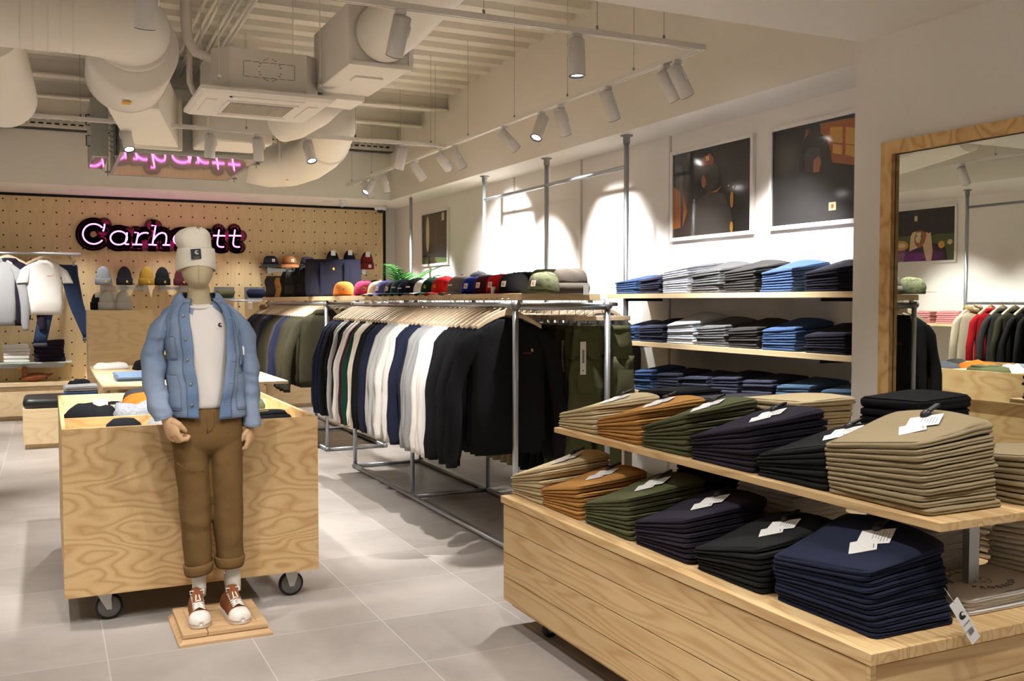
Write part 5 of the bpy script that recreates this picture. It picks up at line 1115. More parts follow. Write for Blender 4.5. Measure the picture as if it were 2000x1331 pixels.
def tote(label, x, y, w, d, h, m, rz=0):
    t = thing('tote_bag', label, 'bag', (x, y, CZ), rz)
    mb = MB(); rings = []
    for k in range(10):
        f = k/9; ww = w/2*(1+.04*math.sin(f*3)); rings.append([(px, py+.012*math.sin(px*16+pz*9), pz*(1 if k < 9 else 1)+(.03*(abs(px)/w*2)**2 if k > 6 else 0)) for px, py, pz in rg_(0, f*h, ww, d/2*(1-.35*f), 36, 4)])
    mb.loft(rings, cap=(True, True)); mb.build('bag_body', m, t)
    for s in (-1, 1): MB().box(s*w*.22-.018, -d/2-.012, .01, s*w*.22+.018, -d/2*.75, h*.98).build('webbing_handle', COL['navy'], t, bevel=.004)
    M = Matrix.Translation((.0, -d/2-.0, h*.82)); mb = MB(); hook_logo(mb, lambda u, v: (u, -d/2-.004, h*.8+v), .012); mb.build('hook_logo', YEL, t); return t
def bpx(px, X): return atX(px, 560, X).y
tote('slate blue canvas tote bag standing upright on the plywood shelf', 2.70, bpx(651, 2.70), .56, .2, .36, COL['toteblue'], rz=-.2)
bag('backpack', 'black backpack leaning left of the blue tote bag', 'bag', 2.62, bpx(594, 2.62), .26, .22, .33, COL['black'], rz=-.3)
bag('backpack', 'grey-black backpack with a white tag, left of the black one', 'bag', 2.60, bpx(568, 2.60), .24, .2, .30, COL['softblack'], rz=-.3)
bag('shoulder_bag', 'orange-tan bag squeezed between the dark bags', 'bag', 2.60, bpx(550, 2.60), .16, .16, .24, COL['tan'], rz=-.3, strap=False)
bag('duffel_bag', 'dark brown rolled bag at the far left end of the shelf', 'bag', 2.60, bpx(535, 2.6), .22, .2, .27, COL['charcoal'], rz=-.3, strap=False)
# ------------------------------------------------------------------ hats on the plywood wall
def rail_on_wall(x0, x1, z, label, posts):
    t = thing('display_rail', label, 'display rail', ((x0+x1)/2, BY-.12, z))
    MB().box(x0, BY-.115, z-.022, x1, BY-.105, z+.022).build('rail', ALU, t, world=True)
    for p_ in posts: MB().box(p_-.028, BY-.135, z-.04, p_+.028, BY-.052, z+.04).build('bracket', ALU, t, world=True)
def beanie(x, y, z, m, label, sc=1., patch='gold', group=None, card=False, floppy=0):
    t = thing('beanie', label, 'beanie', (x, y, z), 0, group)
    mb = MB(); prof = [(.001, .245), (.03, .238), (.062, .205), (.084, .15), (.09, .10), (.092, .085)][::-1]
    mb.lathe([(r*sc, zz*sc) for r, zz in prof], n=30, sy=.62); mb.build('beanie_crown', m, t)
    MB().lathe([(.0, 0), (.094*sc, .0), (.102*sc, .012), (.102*sc, .085), (.096*sc, .092), (.0, .092*sc)], n=30, sy=.64).build('folded_cuff', m, t)
    yf = -.066*sc
    if patch == 'gold': mb = MB(); hook_logo(mb, lambda u, v: (u+.03, yf-.0015, .045+v), .014*sc); mb.build('hook_logo', YEL, t)
    if patch == 'box': label_patch(t, Matrix.Translation((.025, yf-.0015, .045)), .04*sc, .04*sc)
    if card: MB().box(-.035, yf*.7-.01, .17*sc, .03, yf*.7-.006, .24*sc).build('price_card', CARD, t)
    return t
YW = BY-.16; gb = 'beanies on the wall rails'
def wx(px, py=560, Y=YW): return atY(px, py, Y)
z1_ = wx(240, 563).z
rail_on_wall(wx(197).x, wx(290).x, z1_, 'metal display rail under the left three beanies', [wx(201).x, wx(243).x, wx(284).x])
rail_on_wall(wx(313).x, wx(368).x, z1_, 'metal display rail behind the mannequin carrying two beanies', [wx(316).x, wx(356).x])
for px, m, lab in ((202, 'beaniegrey', 'grey beanie, leftmost on the plywood wall'), (243, 'beanieblack', 'dark plum-black beanie, second from the left on the plywood wall'), (286, 'mustard', 'mustard yellow beanie on the plywood wall'), (317, 'black', 'black beanie beside the mannequin head'), (354, 'maroon', 'maroon beanie half behind the mannequin head')):
    beanie(wx(px).x, YW-.02, z1_+.04, COL[m], lab, 1., 'gold', gb)
def bucket(x, y, z, m, label):
    t = thing('bucket_hat', label, 'hat', (x, y, z), 0, 'bucket hats on the plywood wall')
    MB().lathe([(.001, .165), (.06, .16), (.088, .135), (.10, .085), (.108, .05)][::-1], n=32).build('crown', m, t)
    MB().lathe([(.108, .05), (.125, .035), (.165, .005), (.168, .0), (.12, .02), (.10, .035)], n=32).build('brim', m, t)
    label_patch(t, Matrix.Translation((.02, -.105, .1)), .04, .04); return t
z2_ = wx(600, 529).z
rail_on_wall(wx(522).x, wx(714).x, z2_, 'long metal display rail for the bucket hats on the plywood wall', [wx(527).x, wx(564).x, wx(598).x, wx(650).x, wx(712).x])
for px, m, lab in ((529, 'softblack', 'black bucket hat, leftmost on the upper rail'), (566, 'brownhat', 'tan brown bucket hat on the upper rail'), (601, 'beanieblack', 'dark brown-black bucket hat, rightmost bucket hat')): bucket(wx(px).x, YW-.0, z2_+.035, COL[m], lab)
beanie(wx(649).x, YW-.02, z2_+.04, COL['black'], 'black knitted beanie with a white card above the tote bag', 1.05, 'box', gb, True)
beanie(wx(682).x, YW-.02, z2_+.06, COL['navy'], 'navy beanie with a white card right of the black one', 1.0, None, gb, True)
beanie(wx(716).x, YW-.02, z2_+.03, COL['beaniered'], 'rust red beanie with a white card, rightmost on the plywood wall', 1.05, 'box', gb, True)
p = wx(693, 553); t = thing('cap', 'pale green cap hanging on the wall right of the tote bag', 'cap', (p.x, BY-.105, p.z-.1)); MB().lathe([(.001, .2), (.06, .18), (.09, .12), (.1, .02), (.09, 0)][::-1], n=24, sy=.5).build('crown', cloth('fabric_palegreen', (176, 176, 120)), t)
p = wx(735, 560); t = thing('cap', 'black cap on a wall bracket near the plant', 'cap', (p.x, BY-.105, p.z-.1)); MB().lathe([(.001, .2), (.06, .18), (.1, .12), (.12, .02), (.11, 0)][::-1], n=24, sy=.6).build('crown', COL['black'], t); MB().cyl((.05, -.08, .19), (.05, -.075, .19), .02, n=16).build('round_badge', CARD, t)
# small wall trays with bags, right of the mannequin shoulders
for px0, px1, m, lab in ((421, 460, 'olive', 'olive roll bag in a grey wall tray beside the mannequin shoulder'), (480, 520, 'navy', 'navy roll bag in a grey wall tray left of the shelf')):
    a, b_ = wx(px0, 575), wx(px1, 575); t = thing('wall_tray', 'grey metal wall tray behind the %s roll bag' % m, 'tray', ((a.x+b_.x)/2, BY-.1, a.z-.08))
    MB().box(a.x, BY-.07, a.z-.06, b_.x, BY-.055, a.z+.10).build('back_plate', mat('tray_grey', (120, 124, 126), .5, metal=.3), t, world=True)
    MB().box(a.x, BY-.28, a.z-.075, b_.x, BY-.055, a.z-.06).build('tray_base', ALU, t, world=True)
    mb = MB(); mb.tube([(a.x+.02, BY-.17, a.z+.0), (a.x+.05, BY-.17, a.z+.01), (b_.x-.05, BY-.17, a.z+.01), (b_.x-.02, BY-.17, a.z)], [.04, .062, .062, .04], 20); o = mb.build('roll_bag', COL[m]); recentre(o); tag(o, lab, 'bag')
# ------------------------------------------------------------------ hanging clothes at the left on the plywood wall
HY = 13.3
zr_ = atY(100, 496, HY).z; xr_ = atY(158, 496, HY).x
t = thing('display_rail', 'chrome garment rail standing off the plywood wall at the left', 'display rail', (0, HY, zr_))
MB().cyl((-1.1, HY, zr_), (xr_, HY, zr_), .0165, n=14).build('rail', STEEL, t, world=True)
MB().cyl((atY(140, 496, HY).x, HY, zr_-.01), (atY(140, 496, HY).x, BY-.05, zr_-.01), .014, n=12).build('rail_arm', STEEL, t, world=True)
MB().cyl((-.9, HY, zr_-.01), (-.9, BY-.05, zr_-.01), .014, n=12).build('rail_arm', STEEL, t, world=True)
HG2 = make_hanger(); HG2['label'] = 'pale wooden hanger holding the white T-shirt on the left wall rail'
def hx(px): return atY(px, 520, HY).x
garment('hoodie', COL['midgrey'], 1, 'grey marl hoodie hanging at the left edge of the picture', None, (hx(-13), HY, zr_+.018), -.15)
garment('hoodie', cloth('fabric_plumhoodie', (40, 34, 48)), 2, 'dark plum hoodie between the grey hoodie and the white T-shirt', None, (hx(15), HY, zr_+.018), .0)
w_t = garment('tee', COL['offwhite'], 3, 'white T-shirt on a wooden hanger by the plywood wall', None, (hx(87), HY-.0, zr_+.018), .2)
w_t.scale = (.86, 1, 1); HG2.location = (hx(87), HY, zr_+.018); HG2.rotation_euler = (0, 0, .2)
for px, lab in ((-13, 'pale wooden hanger inside the grey marl hoodie'), (15, 'pale wooden hanger inside the dark plum hoodie')): copy_thing(HG2, (hx(px), HY, zr_+.018), -.15 if px < 10 else 0, lab)
for o_, dx in ((w_t, .05),):
    mb = MB(); hook_logo(mb, lambda u, v: (dx+.05+u, -.036, -.28+v), .011); mb.build('hook_logo', YEL, o_); mb = MB(); mb.box(dx-.03, -.037, -.295, dx+.035, -.0355, -.29); mb.build('logo_word', REDLINE, o_)
# dark blue jeans on a clip hanger, one leg kicked out
t = thing('hanging_jeans', 'dark blue jeans with rolled cuffs hanging on a clip hanger', 'jeans', (hx(124), HY+.05, zr_+.018))
HCJ = thing('coat_hanger', 'wooden clip hanger holding the dark blue jeans', 'hanger', (hx(118), HY+.02, zr_+.018)); hanger_parts(HCJ, clips=True, w=.36)
ID = cloth('fabric_indigo', (46, 58, 86))
mb = MB(); rg1 = []
for k in range(9):
    f = k/8; cx, cz, hw = interp([(0, -.0, -.15, .20), (.25, .02, -.33, .19)], f*.25); rg1.append(rg_(cx-.04, cz, hw, .035, 26, 2.8))
mb.loft(rg1); mb.build('waist_panel', ID, t)
for s, keys in (('a', [(0, -.06, -.30, .10), (.5, -.18, -.70, .085), (1, -.26, -1.12, .075)]), ('b', [(0, .09, -.30, .10), (.5, .16, -.66, .085), (1, .30, -1.06, .07)])):
    mb = MB(); rr_ = []
    for k in range(10): cx, cz, hw = interp(keys, k/9); rr_.append(rg_(cx-.02, cz, hw, .035, 18, 2.4))
    mb.loft(rr_); mb.build('leg', ID, t); cx, cz, hw = interp(keys, 1)
    MB().loft([rg_(cx-.02, cz-.0, hw+.006, .04, 18, 2.4), rg_(cx-.02, cz-.045, hw+.006, .04, 18, 2.4)]).build('rolled_cuff', COL['greyjacket'], t)
# folded stacks on the glass shelf
def gx(px): return atY(px, 690, 13.6).x
stack(gx(6), 13.66, gz+.012, .24, .30, 5, COL['offwhite'], 'the left pile on the glass shelf', 'folded off-white sweatshirt', 'folded tops on the glass shelf', a=.04, b=0, c=.004, N=36, S=8, seed=301, name='folded_sweatshirt', cat='sweatshirt', rz=0)
stack(gx(66), 13.66, gz+.012, .24, .36, 5, cloth('fabric_plumblack', (36, 30, 42)), 'the right pile on the glass shelf', 'folded dark plum sweatshirt', 'folded tops on the glass shelf', a=.05, b=0, c=.004, N=36, S=8, seed=302, name='folded_sweatshirt', cat='sweatshirt')
# wooden duck on the bench
t = thing('decoy_duck', 'brown wooden decoy duck with a yellow bill on the back bench', 'duck figurine', (atY(70, 745, 13.68).x, 13.68, .475))
DK = wood('duck_wood', (150, 84, 50), (96, 50, 30), (3, 3, 6), 5, 2, perobj=False)
mb = MB(); keys = [(0, -.22, .06, .01, .01), (.1, -.19, .07, .055, .05), (.35, -.08, .08, .085, .075), (.6, .05, .085, .085, .07), (.8, .16, .10, .05, .035), (1, .26, .13, .012, .008)]
rr_ = []
for k in range(16):
    x, z, w, h = interp(keys, k/15); rr_.append([(x, w*math.cos(a), max(.0, z+h*math.sin(a))) for a in [2*PI*i/18 for i in range(18)]])
mb.loft(rr_); mb.tube([(-.14, 0, .1), (-.165, 0, .16), (-.16, 0, .20), (-.165, 0, .235), (-.185, 0, .25)], [.055, .036, .034, .045, .03], 16); mb.build('duck_body', DK, t)
MB().tube([(-.20, 0, .245), (-.24, 0, .232), (-.265, 0, .222)], [.02, .018, .008], 10).build('bill', mat('duck_bill', (222, 180, 40), .5), t)
MB().grid(8, 4, lambda u, v: (lerp(-.06, .17, u), -.088+.02*abs(u-.4), lerp(.075, .125, v)-.02*u*0+.0)).build('wing', DK, t, solid=.006)
t.scale = (.78, .78, .74)
# ------------------------------------------------------------------ goods on block, table and cube
def lump(name, label, cat, x, y, z, w, d, h, m, seed=0, p=3., group=None, rz=0, amp=.18, rough=7):
    mb = MB(); rings = []
    for k in range(9):
        f = k/8; a = f*PI/2; s = math.cos(a)**.5 if k < 8 else .08
        r0 = []
        for px, py, pz in rg_(0, h*math.sin(a)**.9, w/2*s, d/2*s, 30, p):
            nn_ = noise.noise(Vector((px*rough*2+seed*5, py*rough*2, pz*rough+seed))); r0.append((px*(1+amp*.5*nn_), py*(1+amp*.5*nn_), max(0, pz*(1+amp*1.6*nn_))))
        rings.append(r0)
    rings.insert(0, [(a_*.93, b_*.93, 0) for a_, b_, c_ in rings[0]])
    mb.loft(rings); o = mb.build(name, m, loc=(x, y, z)); o.rotation_euler = (0, 0, rz); return tag(o, label, cat, group)
bzt = 1.395
def bx(px, Y=12.15): return atY(px, 600, Y).x
beanie(bx(208), 12.1, bzt, COL['greymarl'], 'pale grey beanie on the plywood block, the left of two', .92, None)
beanie(bx(240), 12.1, bzt, COL['greymarl'], 'pale grey beanie on the plywood block, the right of two', .92, None)
beanie(bx(192, 12.3), 12.32, bzt, COL['softblack'], 'black beanie behind the pale grey beanies on the block', .85, None, card=True)
beanie(bx(226, 12.35), 12.36, bzt, COL['offwhite'], 'white beanie behind the gap between the pale grey beanies', .88, None)
tz_ = .76
def tp(px, py, z=.76): return atZ(px, py, z)
lump('folded_tshirt', 'folded white T-shirts heap at the far left of the small table', 'T-shirt', .62, 11.5, tz_, .36, .5, .06, COL['offwhite'], 3)
lump('folded_jeans', 'black garment lying at the back of the small table', 'jeans', .98, 11.2, tz_, .34, .4, .09, COL['black'], 4)
stack(.56, 9.9, tz_, .75, .42, 2, COL['lightdenim'], 'the light blue pair on the small table', 'folded light blue jeans', 'folded jeans on the small table', a=.022, b=0, c=0, N=30, S=6, seed=310, name='folded_jeans', cat='jeans')
lump('waist_bag', 'round-topped dark navy bag on the small table beside the mannequin', 'bag', 1.02, 9.75, tz_, .36, .3, .20, COL['black'], 5, 4)
lump('folded_tshirt', 'crumpled white garment behind the dark navy bag on the small table', 'T-shirt', 1.35, 10.6, tz_, .34, .5, .16, COL['offwhite'], 6)
t = thing('orange_bottle', 'orange water bottle on the small table, seen between arm and jacket', 'bottle', (1.45, 10.9, tz_+.0))
ORM = mat('orange_plastic', (236, 96, 30), .4)
MB().lathe([(0, 0), (.035, 0), (.037, .01), (.037, .26), (.02, .3), (0, .3)], n=20).build('bottle_body', mat('bottle_wood', (170, 110, 60), .5), t)
MB().lathe([(0, .3), (.03, .3), (.034, .36), (.028, .4), (.034, .43), (.02, .47), (0, .47)], n=20).build('bottle_cap', ORM, t)
stack(.115, 9.55, .60, .34, .28, 4, COL['denim'], 'pile on the low cube by the small table', 'folded dark jeans', 'folded jeans on the low cube', a=.032, b=0, c=0, N=30, S=6, seed=311, name='folded_jeans', cat='jeans', topm=COL['midgrey'])
lump('folded_jeans', 'black jeans heap at the back of the low cube', 'jeans', .26, 9.8, .6, .24, .18, .17, COL['black'], 8)
lump('shoe_bag', 'black garments heap on the lower shelf of the small table', 'jeans', 1.0, ty0+1.1, .42, .6, .4, .16, COL['black'], 9)
# goods in the bin
bf_ = .685
def riser(x0, x1, y0, y1, h, k):
    return MB().box(x0, y0, bf_, x1, y1, bf_+h).build('display_riser', PLYL, bin_t, world=True)
riser(BX0+.02, BX1-.02, 5.395, 5.965, .165, 0); riser(BX0+.02, BX1-.02, 5.995, 6.53, .165, 1); riser(BX0+.02, BX1-.02, BY0+.025, 5.365, .135, 2)
r1_, r2_, r0_ = bf_+.165, bf_+.165, bf_+.135
lump('folded_tshirt', 'crumpled black garment in the middle compartment of the bin', 'T-shirt', .19, 5.66, r1_, .26, .3, .085, COL['black'], 11, amp=.35)
lump('folded_shirt', 'speckled grey knitwear in the middle compartment of the bin', 'shirt', .42, 5.66, r1_, .24, .32, .09, cloth('fabric_speckle', (140, 142, 148), scale=70, var=.5), 12, amp=.3)
lump('folded_jacket', 'bright orange garment in the bin left of the mannequin', 'jacket', .53, 6.1, r2_, .3, .4, .09, COL['orange'], 13, amp=.3)
lump('folded_tshirt', 'white garment with grey in the bin beside the orange one', 'T-shirt', .64, 5.7, r1_, .24, .32, .09, COL['offwhite'], 14, amp=.3)
lump('rolled_socks', 'black roll with a white paper band at the back of the bin', 'socks', .27, 6.25, r2_, .30, .12, .05, COL['black'], 15, 5)
o = MB(); o.box(-.04, -.065, 0, .04, .065, .058); tag(recentre(o.build('paper_band', CARD, loc=(.27, 6.25, r2_))), 'white paper band around the black roll in the bin', 'paper band')
t = thing('sunglasses', 'pale framed sunglasses in the back compartment of the bin', 'sunglasses', (.42, 6.05, r2_))
SGM = mat('sunglass_frame', (150, 140, 100), .3)
for s in (-1, 1):
    MB().tube([(s*.035+.027*math.cos(a), -.0, .03+.02*math.sin(a)) for a in [2*PI*k/16 for k in range(17)]], .004, 6).build('rim', SGM, t)
    MB().cyl((s*.035, .002, .03), (s*.035, .003, .03), .024, n=16).build('lens', BLACKP, t)
    MB().tube([(s*.065, 0, .035), (s*.068, .12, .03)], .003, 6).build('temple', SGM, t)
MB().tube([(-.01, 0, .035), (.01, 0, .035)], .003, 6).build('bridge', SGM, t)
lump('cap', 'dark brown cap behind the sunglasses in the bin', 'cap', .50, 6.38, r2_, .2, .2, .11, COL['charcoal'], 16, 2.2, amp=.02)
t = thing('cap', 'black cap with a white woven label in the front compartment of the bin', 'cap', (.33, 5.16, r0_+.0))
MB().lathe([(.001, .10), (.05, .095), (.08, .07), (.09, .02), (.085, 0)][::-1], n=24).build('crown', COL['black'], t); MB().box(-.03, -.095, .04, .03, -.085, .055).build('woven_label', CARD, t); MB().grid(10, 3, lambda u, v: (.06+.09*v, lerp(-.07, .07, u), .01)).build('brim', COL['black'], t, solid=.004)
lump('folded_shirt', 'grey and navy garments behind the mannequin arm in the bin', 'shirt', .58, 5.12, r0_, .3, .26, .11, COL['midgrey'], 17)
for i, (x, y, m, lab) in enumerate(((.98, 5.1, 'softblack', 'black padded pouch with a small logo at the right front of the bin'), (.95, 5.68, 'olive', 'olive pouch with a small logo behind the black one'), (.93, 6.2, 'greyjacket', 'grey rolled pouch at the back right of the bin'))):
    zz = (r0_, r1_, r2_)[i]; t = thing('padded_pouch', lab, 'bag', (x, y, zz), .2)
    MB().loft([rg_(0, 0, .16, .12, 30, 4), rg_(0, .05, .165, .125, 30, 4), rg_(0, .085, .15, .11, 30, 4), rg_(0, .098, .11, .07, 30, 4)]).build('pouch_body', COL[m], t)
    MB().loft([rg_(.02, .09, .12, .085, 26, 4), rg_(.02, .106, .11, .075, 26, 4)]).build('pouch_flap', COL[m], t)
    MB().box(0, -.01, .106, .05, .0, .108).build('woven_logo', YEL, t)
# ------------------------------------------------------------------ potted plants behind the caps
LEAF = mat('leaf_green', (44, 112, 36), .5); LEAFD = mat('leaf_dark', (44, 96, 40), .5); REDL = mat('leaf_red', (150, 40, 44), .5)
def palm(x, y, label, n, h, sp, m, seed, z=0, stemh=1.2, pot=.17):
    r = random.Random(seed); t = thing('potted_palm', label, 'plant', (x, y, z))
    MB().lathe([(0, 0), (pot*.75, 0), (pot, .35), (pot*.93, .35), (pot*.9, .3), (0, .3)], n=24).build('pot', mat('pot_grey', (90, 88, 84), .6), t)
    MB().tube([(0, 0, .3), (.01, 0, stemh*.6), (0, 0, stemh)], .02, 8).build('stem', LEAFD, t)
    for k in range(n):
        a = r.uniform(0, 2*PI); up = r.uniform(.25, 1.2); L_ = h*r.uniform(.75, 1.1); mb = MB(); spine = []
        for q_ in range(8):
            f = q_/7; rr = L_*f*math.cos(up*(1-.25*f)); zz = stemh+L_*(f*math.sin(up)-.27*f*f); spine.append(Vector((rr*math.cos(a), rr*math.sin(a), zz)))
        mb.tube(spine, [.006]*7+[.002], 5)
        side = Vector((-math.sin(a), math.cos(a), 0))
        for q_ in range(1, 8):
            for s in (-1, 1):
                for e in (0, .5):
                    b0 = spine[q_-1].lerp(spine[q_], e); d = (spine[q_]-spine[q_-1]).normalized(); tip = b0+(d*.6+side*s*.75+Vector((0, 0, -.12))).normalized()*sp*(1-abs(q_/7-.45)); w = d*.012
                    mb.add([b0-w, b0+w, tip], [(0, 1, 2)])
        mb.build('frond', m, t)
    return t
palm(4.02, 11.5, 'green palm plant with feathery fronds behind the caps', 11, .58, .26, LEAF, 5, stemh=1.60)
palm(3.78, 10.0, 'green leafy plant showing below the plywood shelf', 16, .45, .2, LEAF, 9, stemh=1.18)
t = thing('red_leaf_plant', 'small red-leaved plant between the palm and the caps', 'plant', (4.12, 10.95, 0))
MB().lathe([(0, 0), (.12, 0), (.15, .3), (0, .3)], n=20).build('pot', mat('pot_grey', (90, 88, 84), .6), t); MB().tube([(0, 0, .3), (0, 0, 1.68)], .015, 8).build('stem', LEAFD, t)
mb = MB(); r = random.Random(4)
for k in range(90):
    c = Vector((r.gauss(0, .13), r.gauss(0, .13), 1.66+r.gauss(0, .04))); d = Vector((r.gauss(0, 1), r.gauss(0, 1), r.gauss(.3, .5))).normalized()*.05; s = d.orthogonal().normalized()*.02; mb.add([c, c+d*.5+s, c+d, c+d*.5-s], [(0, 1, 2, 3)])
mb.build('foliage', REDL, t)
# loose bit of track shade: white anti-theft tag hanging on a rod behind the mannequin shoulder
p0, p1 = atY(447, 588, 13.3), atY(512, 588, 13.3)
t = thing('display_rail', 'thin chrome rail beside the mannequin shoulder with a white tag', 'display rail', tuple(p0)); MB().cyl(p0, p1, .012, n=10).build('rail', STEEL, t, world=True)
MB().cyl(((p0.x+p1.x)/2, 13.3, p0.z), ((p0.x+p1.x)/2, BY-.05, p0.z), .01, n=10).build('rail_arm', STEEL, t, world=True)
q_ = atY(488, 590, 13.28); MB().box(q_.x-.03, 13.27, q_.z-.1, q_.x+.03, 13.29, q_.z+.0).build('white_tag', WHITE, t, world=True, bevel=.01)
# ------------------------------------------------------------------ mannequin on its plinth
MYY = 4.56
def MP(px, py, y=MYY): return atY(px, py, y)
pl = thing('wooden_plinth', 'small wooden plinth with a stepped edge under the mannequin', 'plinth', (.685, 4.565, 0))
mb = MB(); x0, x1, y0, y1 = .485, .888, 4.345, 4.785
mb.loft([[(x0, y0, 0), (x1, y0, 0), (x1, y1, 0), (x0, y1, 0)], [(x0, y0, .012), (x1, y0, .012), (x1, y1, .012), (x0, y1, .012)], [(x0+.025, y0+.025, .03), (x1-.025, y0+.025, .03), (x1-.025, y1-.025, .03), (x0+.025, y1-.025, .03)]], sm=False); mb.build('plinth_base', OAK, pl, world=True)
for a, b_ in ((x0+.018, .608), (.610, x1-.018)): MB().box(a, y0+.018, .03, b_, y1-.018, .052).build('top_board', OAK, pl, world=True, bevel=.004)
mb = MB()
for q in ((x0+.06, y0+.06, x1-.06, y0+.0615), (x0+.06, y1-.0615, x1-.06, y1-.06), (x0+.06, y0+.06, x0+.0615, y1-.06), (x1-.0615, y0+.06, x1-.06, y1-.06)): mb.box(q[0], q[1], .0518, q[2], q[3], .0523)
mb.build('inlay_line', mat('inlay', (140, 96, 58), .6), pl, world=True)
PTOP = .052
mq = thing('mannequin', 'fabric-headed mannequin in white beanie, denim jacket, white top and brown trousers', 'mannequin', (.69, 4.57, PTOP))
SK = cloth('mannequin_linen', (182, 166, 134), scale=260, var=.06, bump=.25); HW = wood('mannequin_hand_wood', (206, 168, 128), (180, 138, 100), (4, 4, 2), 4, 2, perobj=False, amt=.4)
def ringpx(cx, cy, hw, d, yc=MYY, n=32, p=2., tilt=0, sq=0):
    c = MP(cx, cy, yc); w = (MP(cx+hw, cy, yc)-MP(cx-hw, cy, yc)).x/2
    out = []
    for i in range(n):
        a = 2*PI*i/n; cc, s = math.cos(a), math.sin(a)
        x = w*math.copysign(abs(cc)**(2/p), cc); y = d*math.copysign(abs(s)**(2/p), s)
        out.append((c.x+x, yc+y, c.z+tilt*x))
    return out
# body: head, neck, torso in one surface (linen)
HY_ = 4.55
mb = MB()
keys = [(0, 384, 452, 6, .02, 4.575), (.04, 384, 458, 18, .06, 4.57), (.12, 384, 475, 27, .085, 4.565), (.26, 384, 500, 31, .095, 4.56), (.36, 385, 522, 31.5, .096, 4.55), (.45, 385.5, 538, 29, .090, 4.545), (.52, 386, 549, 24.5, .078, 4.54), (.555, 387, 556.5, 18.5, .064, 4.535), (.57, 388, 561, 20.5, .048, 4.56), (.60, 388, 567, 21.5, .050, 4.575), (.66, 388, 580, 22, .052, 4.58), (.72, 388, 592, 26, .056, 4.585), (.78, 388, 603, 50, .064, 4.585), (.86, 388, 625, 70, .09, 4.58), (1, 388, 700, 62, .10, 4.575)]
rr_ = []
for k in range(56):
    cx, cy, hw, d, yc = interp(keys, k/55); rr_.append(ringpx(cx, cy, hw, d, yc, 36, 2.15))
for (cx, cy, hw, d, yc) in ((394, 740, 46, .085, 4.575), (400, 775, 34, .08, 4.575)): rr_.append(ringpx(cx, cy, hw, d, yc, 36, 2.15))
mb.loft(rr_); mb.build('mannequin_body', SK, mq, world=True)
mb = MB(); mb.tube([MP(388, 505, 4.457), MP(388, 525, 4.4485), MP(388, 545, 4.453), MP(388, 556, 4.47)], .0009, 5); mb.build('face_seam', mat('seam_thread', (160, 144, 112), .8), mq, world=True)
mb = MB(); mb.tube([(p[0], p[1], p[2]) for p in ringpx(388, 562, 21.2, .0505, 4.563, 30)]+[ringpx(388, 562, 21.2, .0505, 4.563, 30)[0]], .0012, 5); mb.build('neck_seam', mat('seam_thread', (160, 144, 112), .8), mq, world=True)
# beanie
CRM = cloth('beanie_cream', (214, 204, 186), scale=200, var=.05, bump=.4)
bt = thing('beanie', 'x', 'beanie'); bpy.data.objects.remove(bt)
mb = MB(); rr_ = []
for cx, cy, hw, d in ((381, 443.5, 8, .03), (380, 446, 20, .06), (378, 452, 29, .078), (376, 461, 34.5, .09), (375, 470, 36, .094), (377, 478, 35.5, .096), (381, 485, 34, .097), (384, 490, 35, .102), (384, 496, 35, .102)): rr_.append(ringpx(cx, cy, hw, d, 4.565, 40, 2.2, tilt=.0))
rr_ = [[(x+.003*math.sin(z*60+x*30), y+.003*math.sin(x*40+z*30), z) for x, y, z in r_] for r_ in rr_]
mb.loft(rr_); o = mb.build('beanie_crown', CRM, mq, world=True, sub=1)
def cuff_ring(t_, out=0):
    cy = lerp(483, 524, t_); hw = lerp(36, 39.5, min(1, t_*1.3))+out; rr = []
    for i in range(48):
        a = 2*PI*i/48; c, s = math.cos(a), math.sin(a); fr = max(0, -s)
        lift = (.020*max(0, fr)**1.5-.008)*t_   # front rises over the forehead
        base = MP(382.5, cy, 4.56); w = (MP(382.5+hw, cy, 4.56)-MP(382.5-hw, cy, 4.56)).x/2
        rr.append((base.x+w*math.copysign(abs(c)**.95, c), 4.56+(.108+.0012*out)*s, base.z+lift-.006))
    return rr
mb = MB(); mb.loft([cuff_ring(1, -2.4), cuff_ring(1, -.6), cuff_ring(.93, .8), cuff_ring(.6, .8), cuff_ring(.25, .6), cuff_ring(.04, .2), cuff_ring(0, -1.5), cuff_ring(.3, -2.5), cuff_ring(1, -2.4)], cap=(False, False)); mb.build('beanie_cuff', CRM, mq, world=True)
cq = MP(383, 496, 4.444); M = Matrix.Translation(cq) @ Matrix.Rotation(-.07, 4, 'Y')
mb = MB(); mb.box(-.0205, -.003, -.0215, .0205, .012, .0215, 0, M); hook_logo(mb, lambda u, v: M @ Vector((u+.003, -.0036, v+.006)), .0095, 1); mb.box(-.013, -.0036, -.015, .014, -.0031, -.0125, 2, M); mb.box(-.008, -.0036, -.0185, .010, -.0031, -.0165, 2, M)
mb.build('beanie_patch', [mat('patch_navy', (24, 24, 38), .7), mat('patch_pale', (170, 166, 150), .7), mat('patch_grey', (100, 98, 96), .7)], mq, world=True)
mb = MB(); mb.tube([MP(384, 446, 4.50), MP(388, 441, 4.50), MP(391, 444, 4.50), MP(386, 447, 4.5), MP(390, 450, 4.49)], .0016, 5); mb.build('plastic_loop', BLACKP, mq, world=True)
def wrinkle(p, amp, sc=6, an=2.2, seed=0):
    v = Vector((p[0]*sc+seed, p[1]*sc, p[2]*sc*an+seed)); n_ = noise.noise(v)+.5*noise.noise(v*2.1)
    n2 = noise.noise(Vector((p[0]*sc*.8+seed+9, p[1]*sc, p[2]*sc*an*.9-p[0]*sc*1.4)))
    return (p[0]+amp*n2, p[1]-amp*(1.6*abs(n_)-.5)*1.3, p[2]+amp*.3*n_)
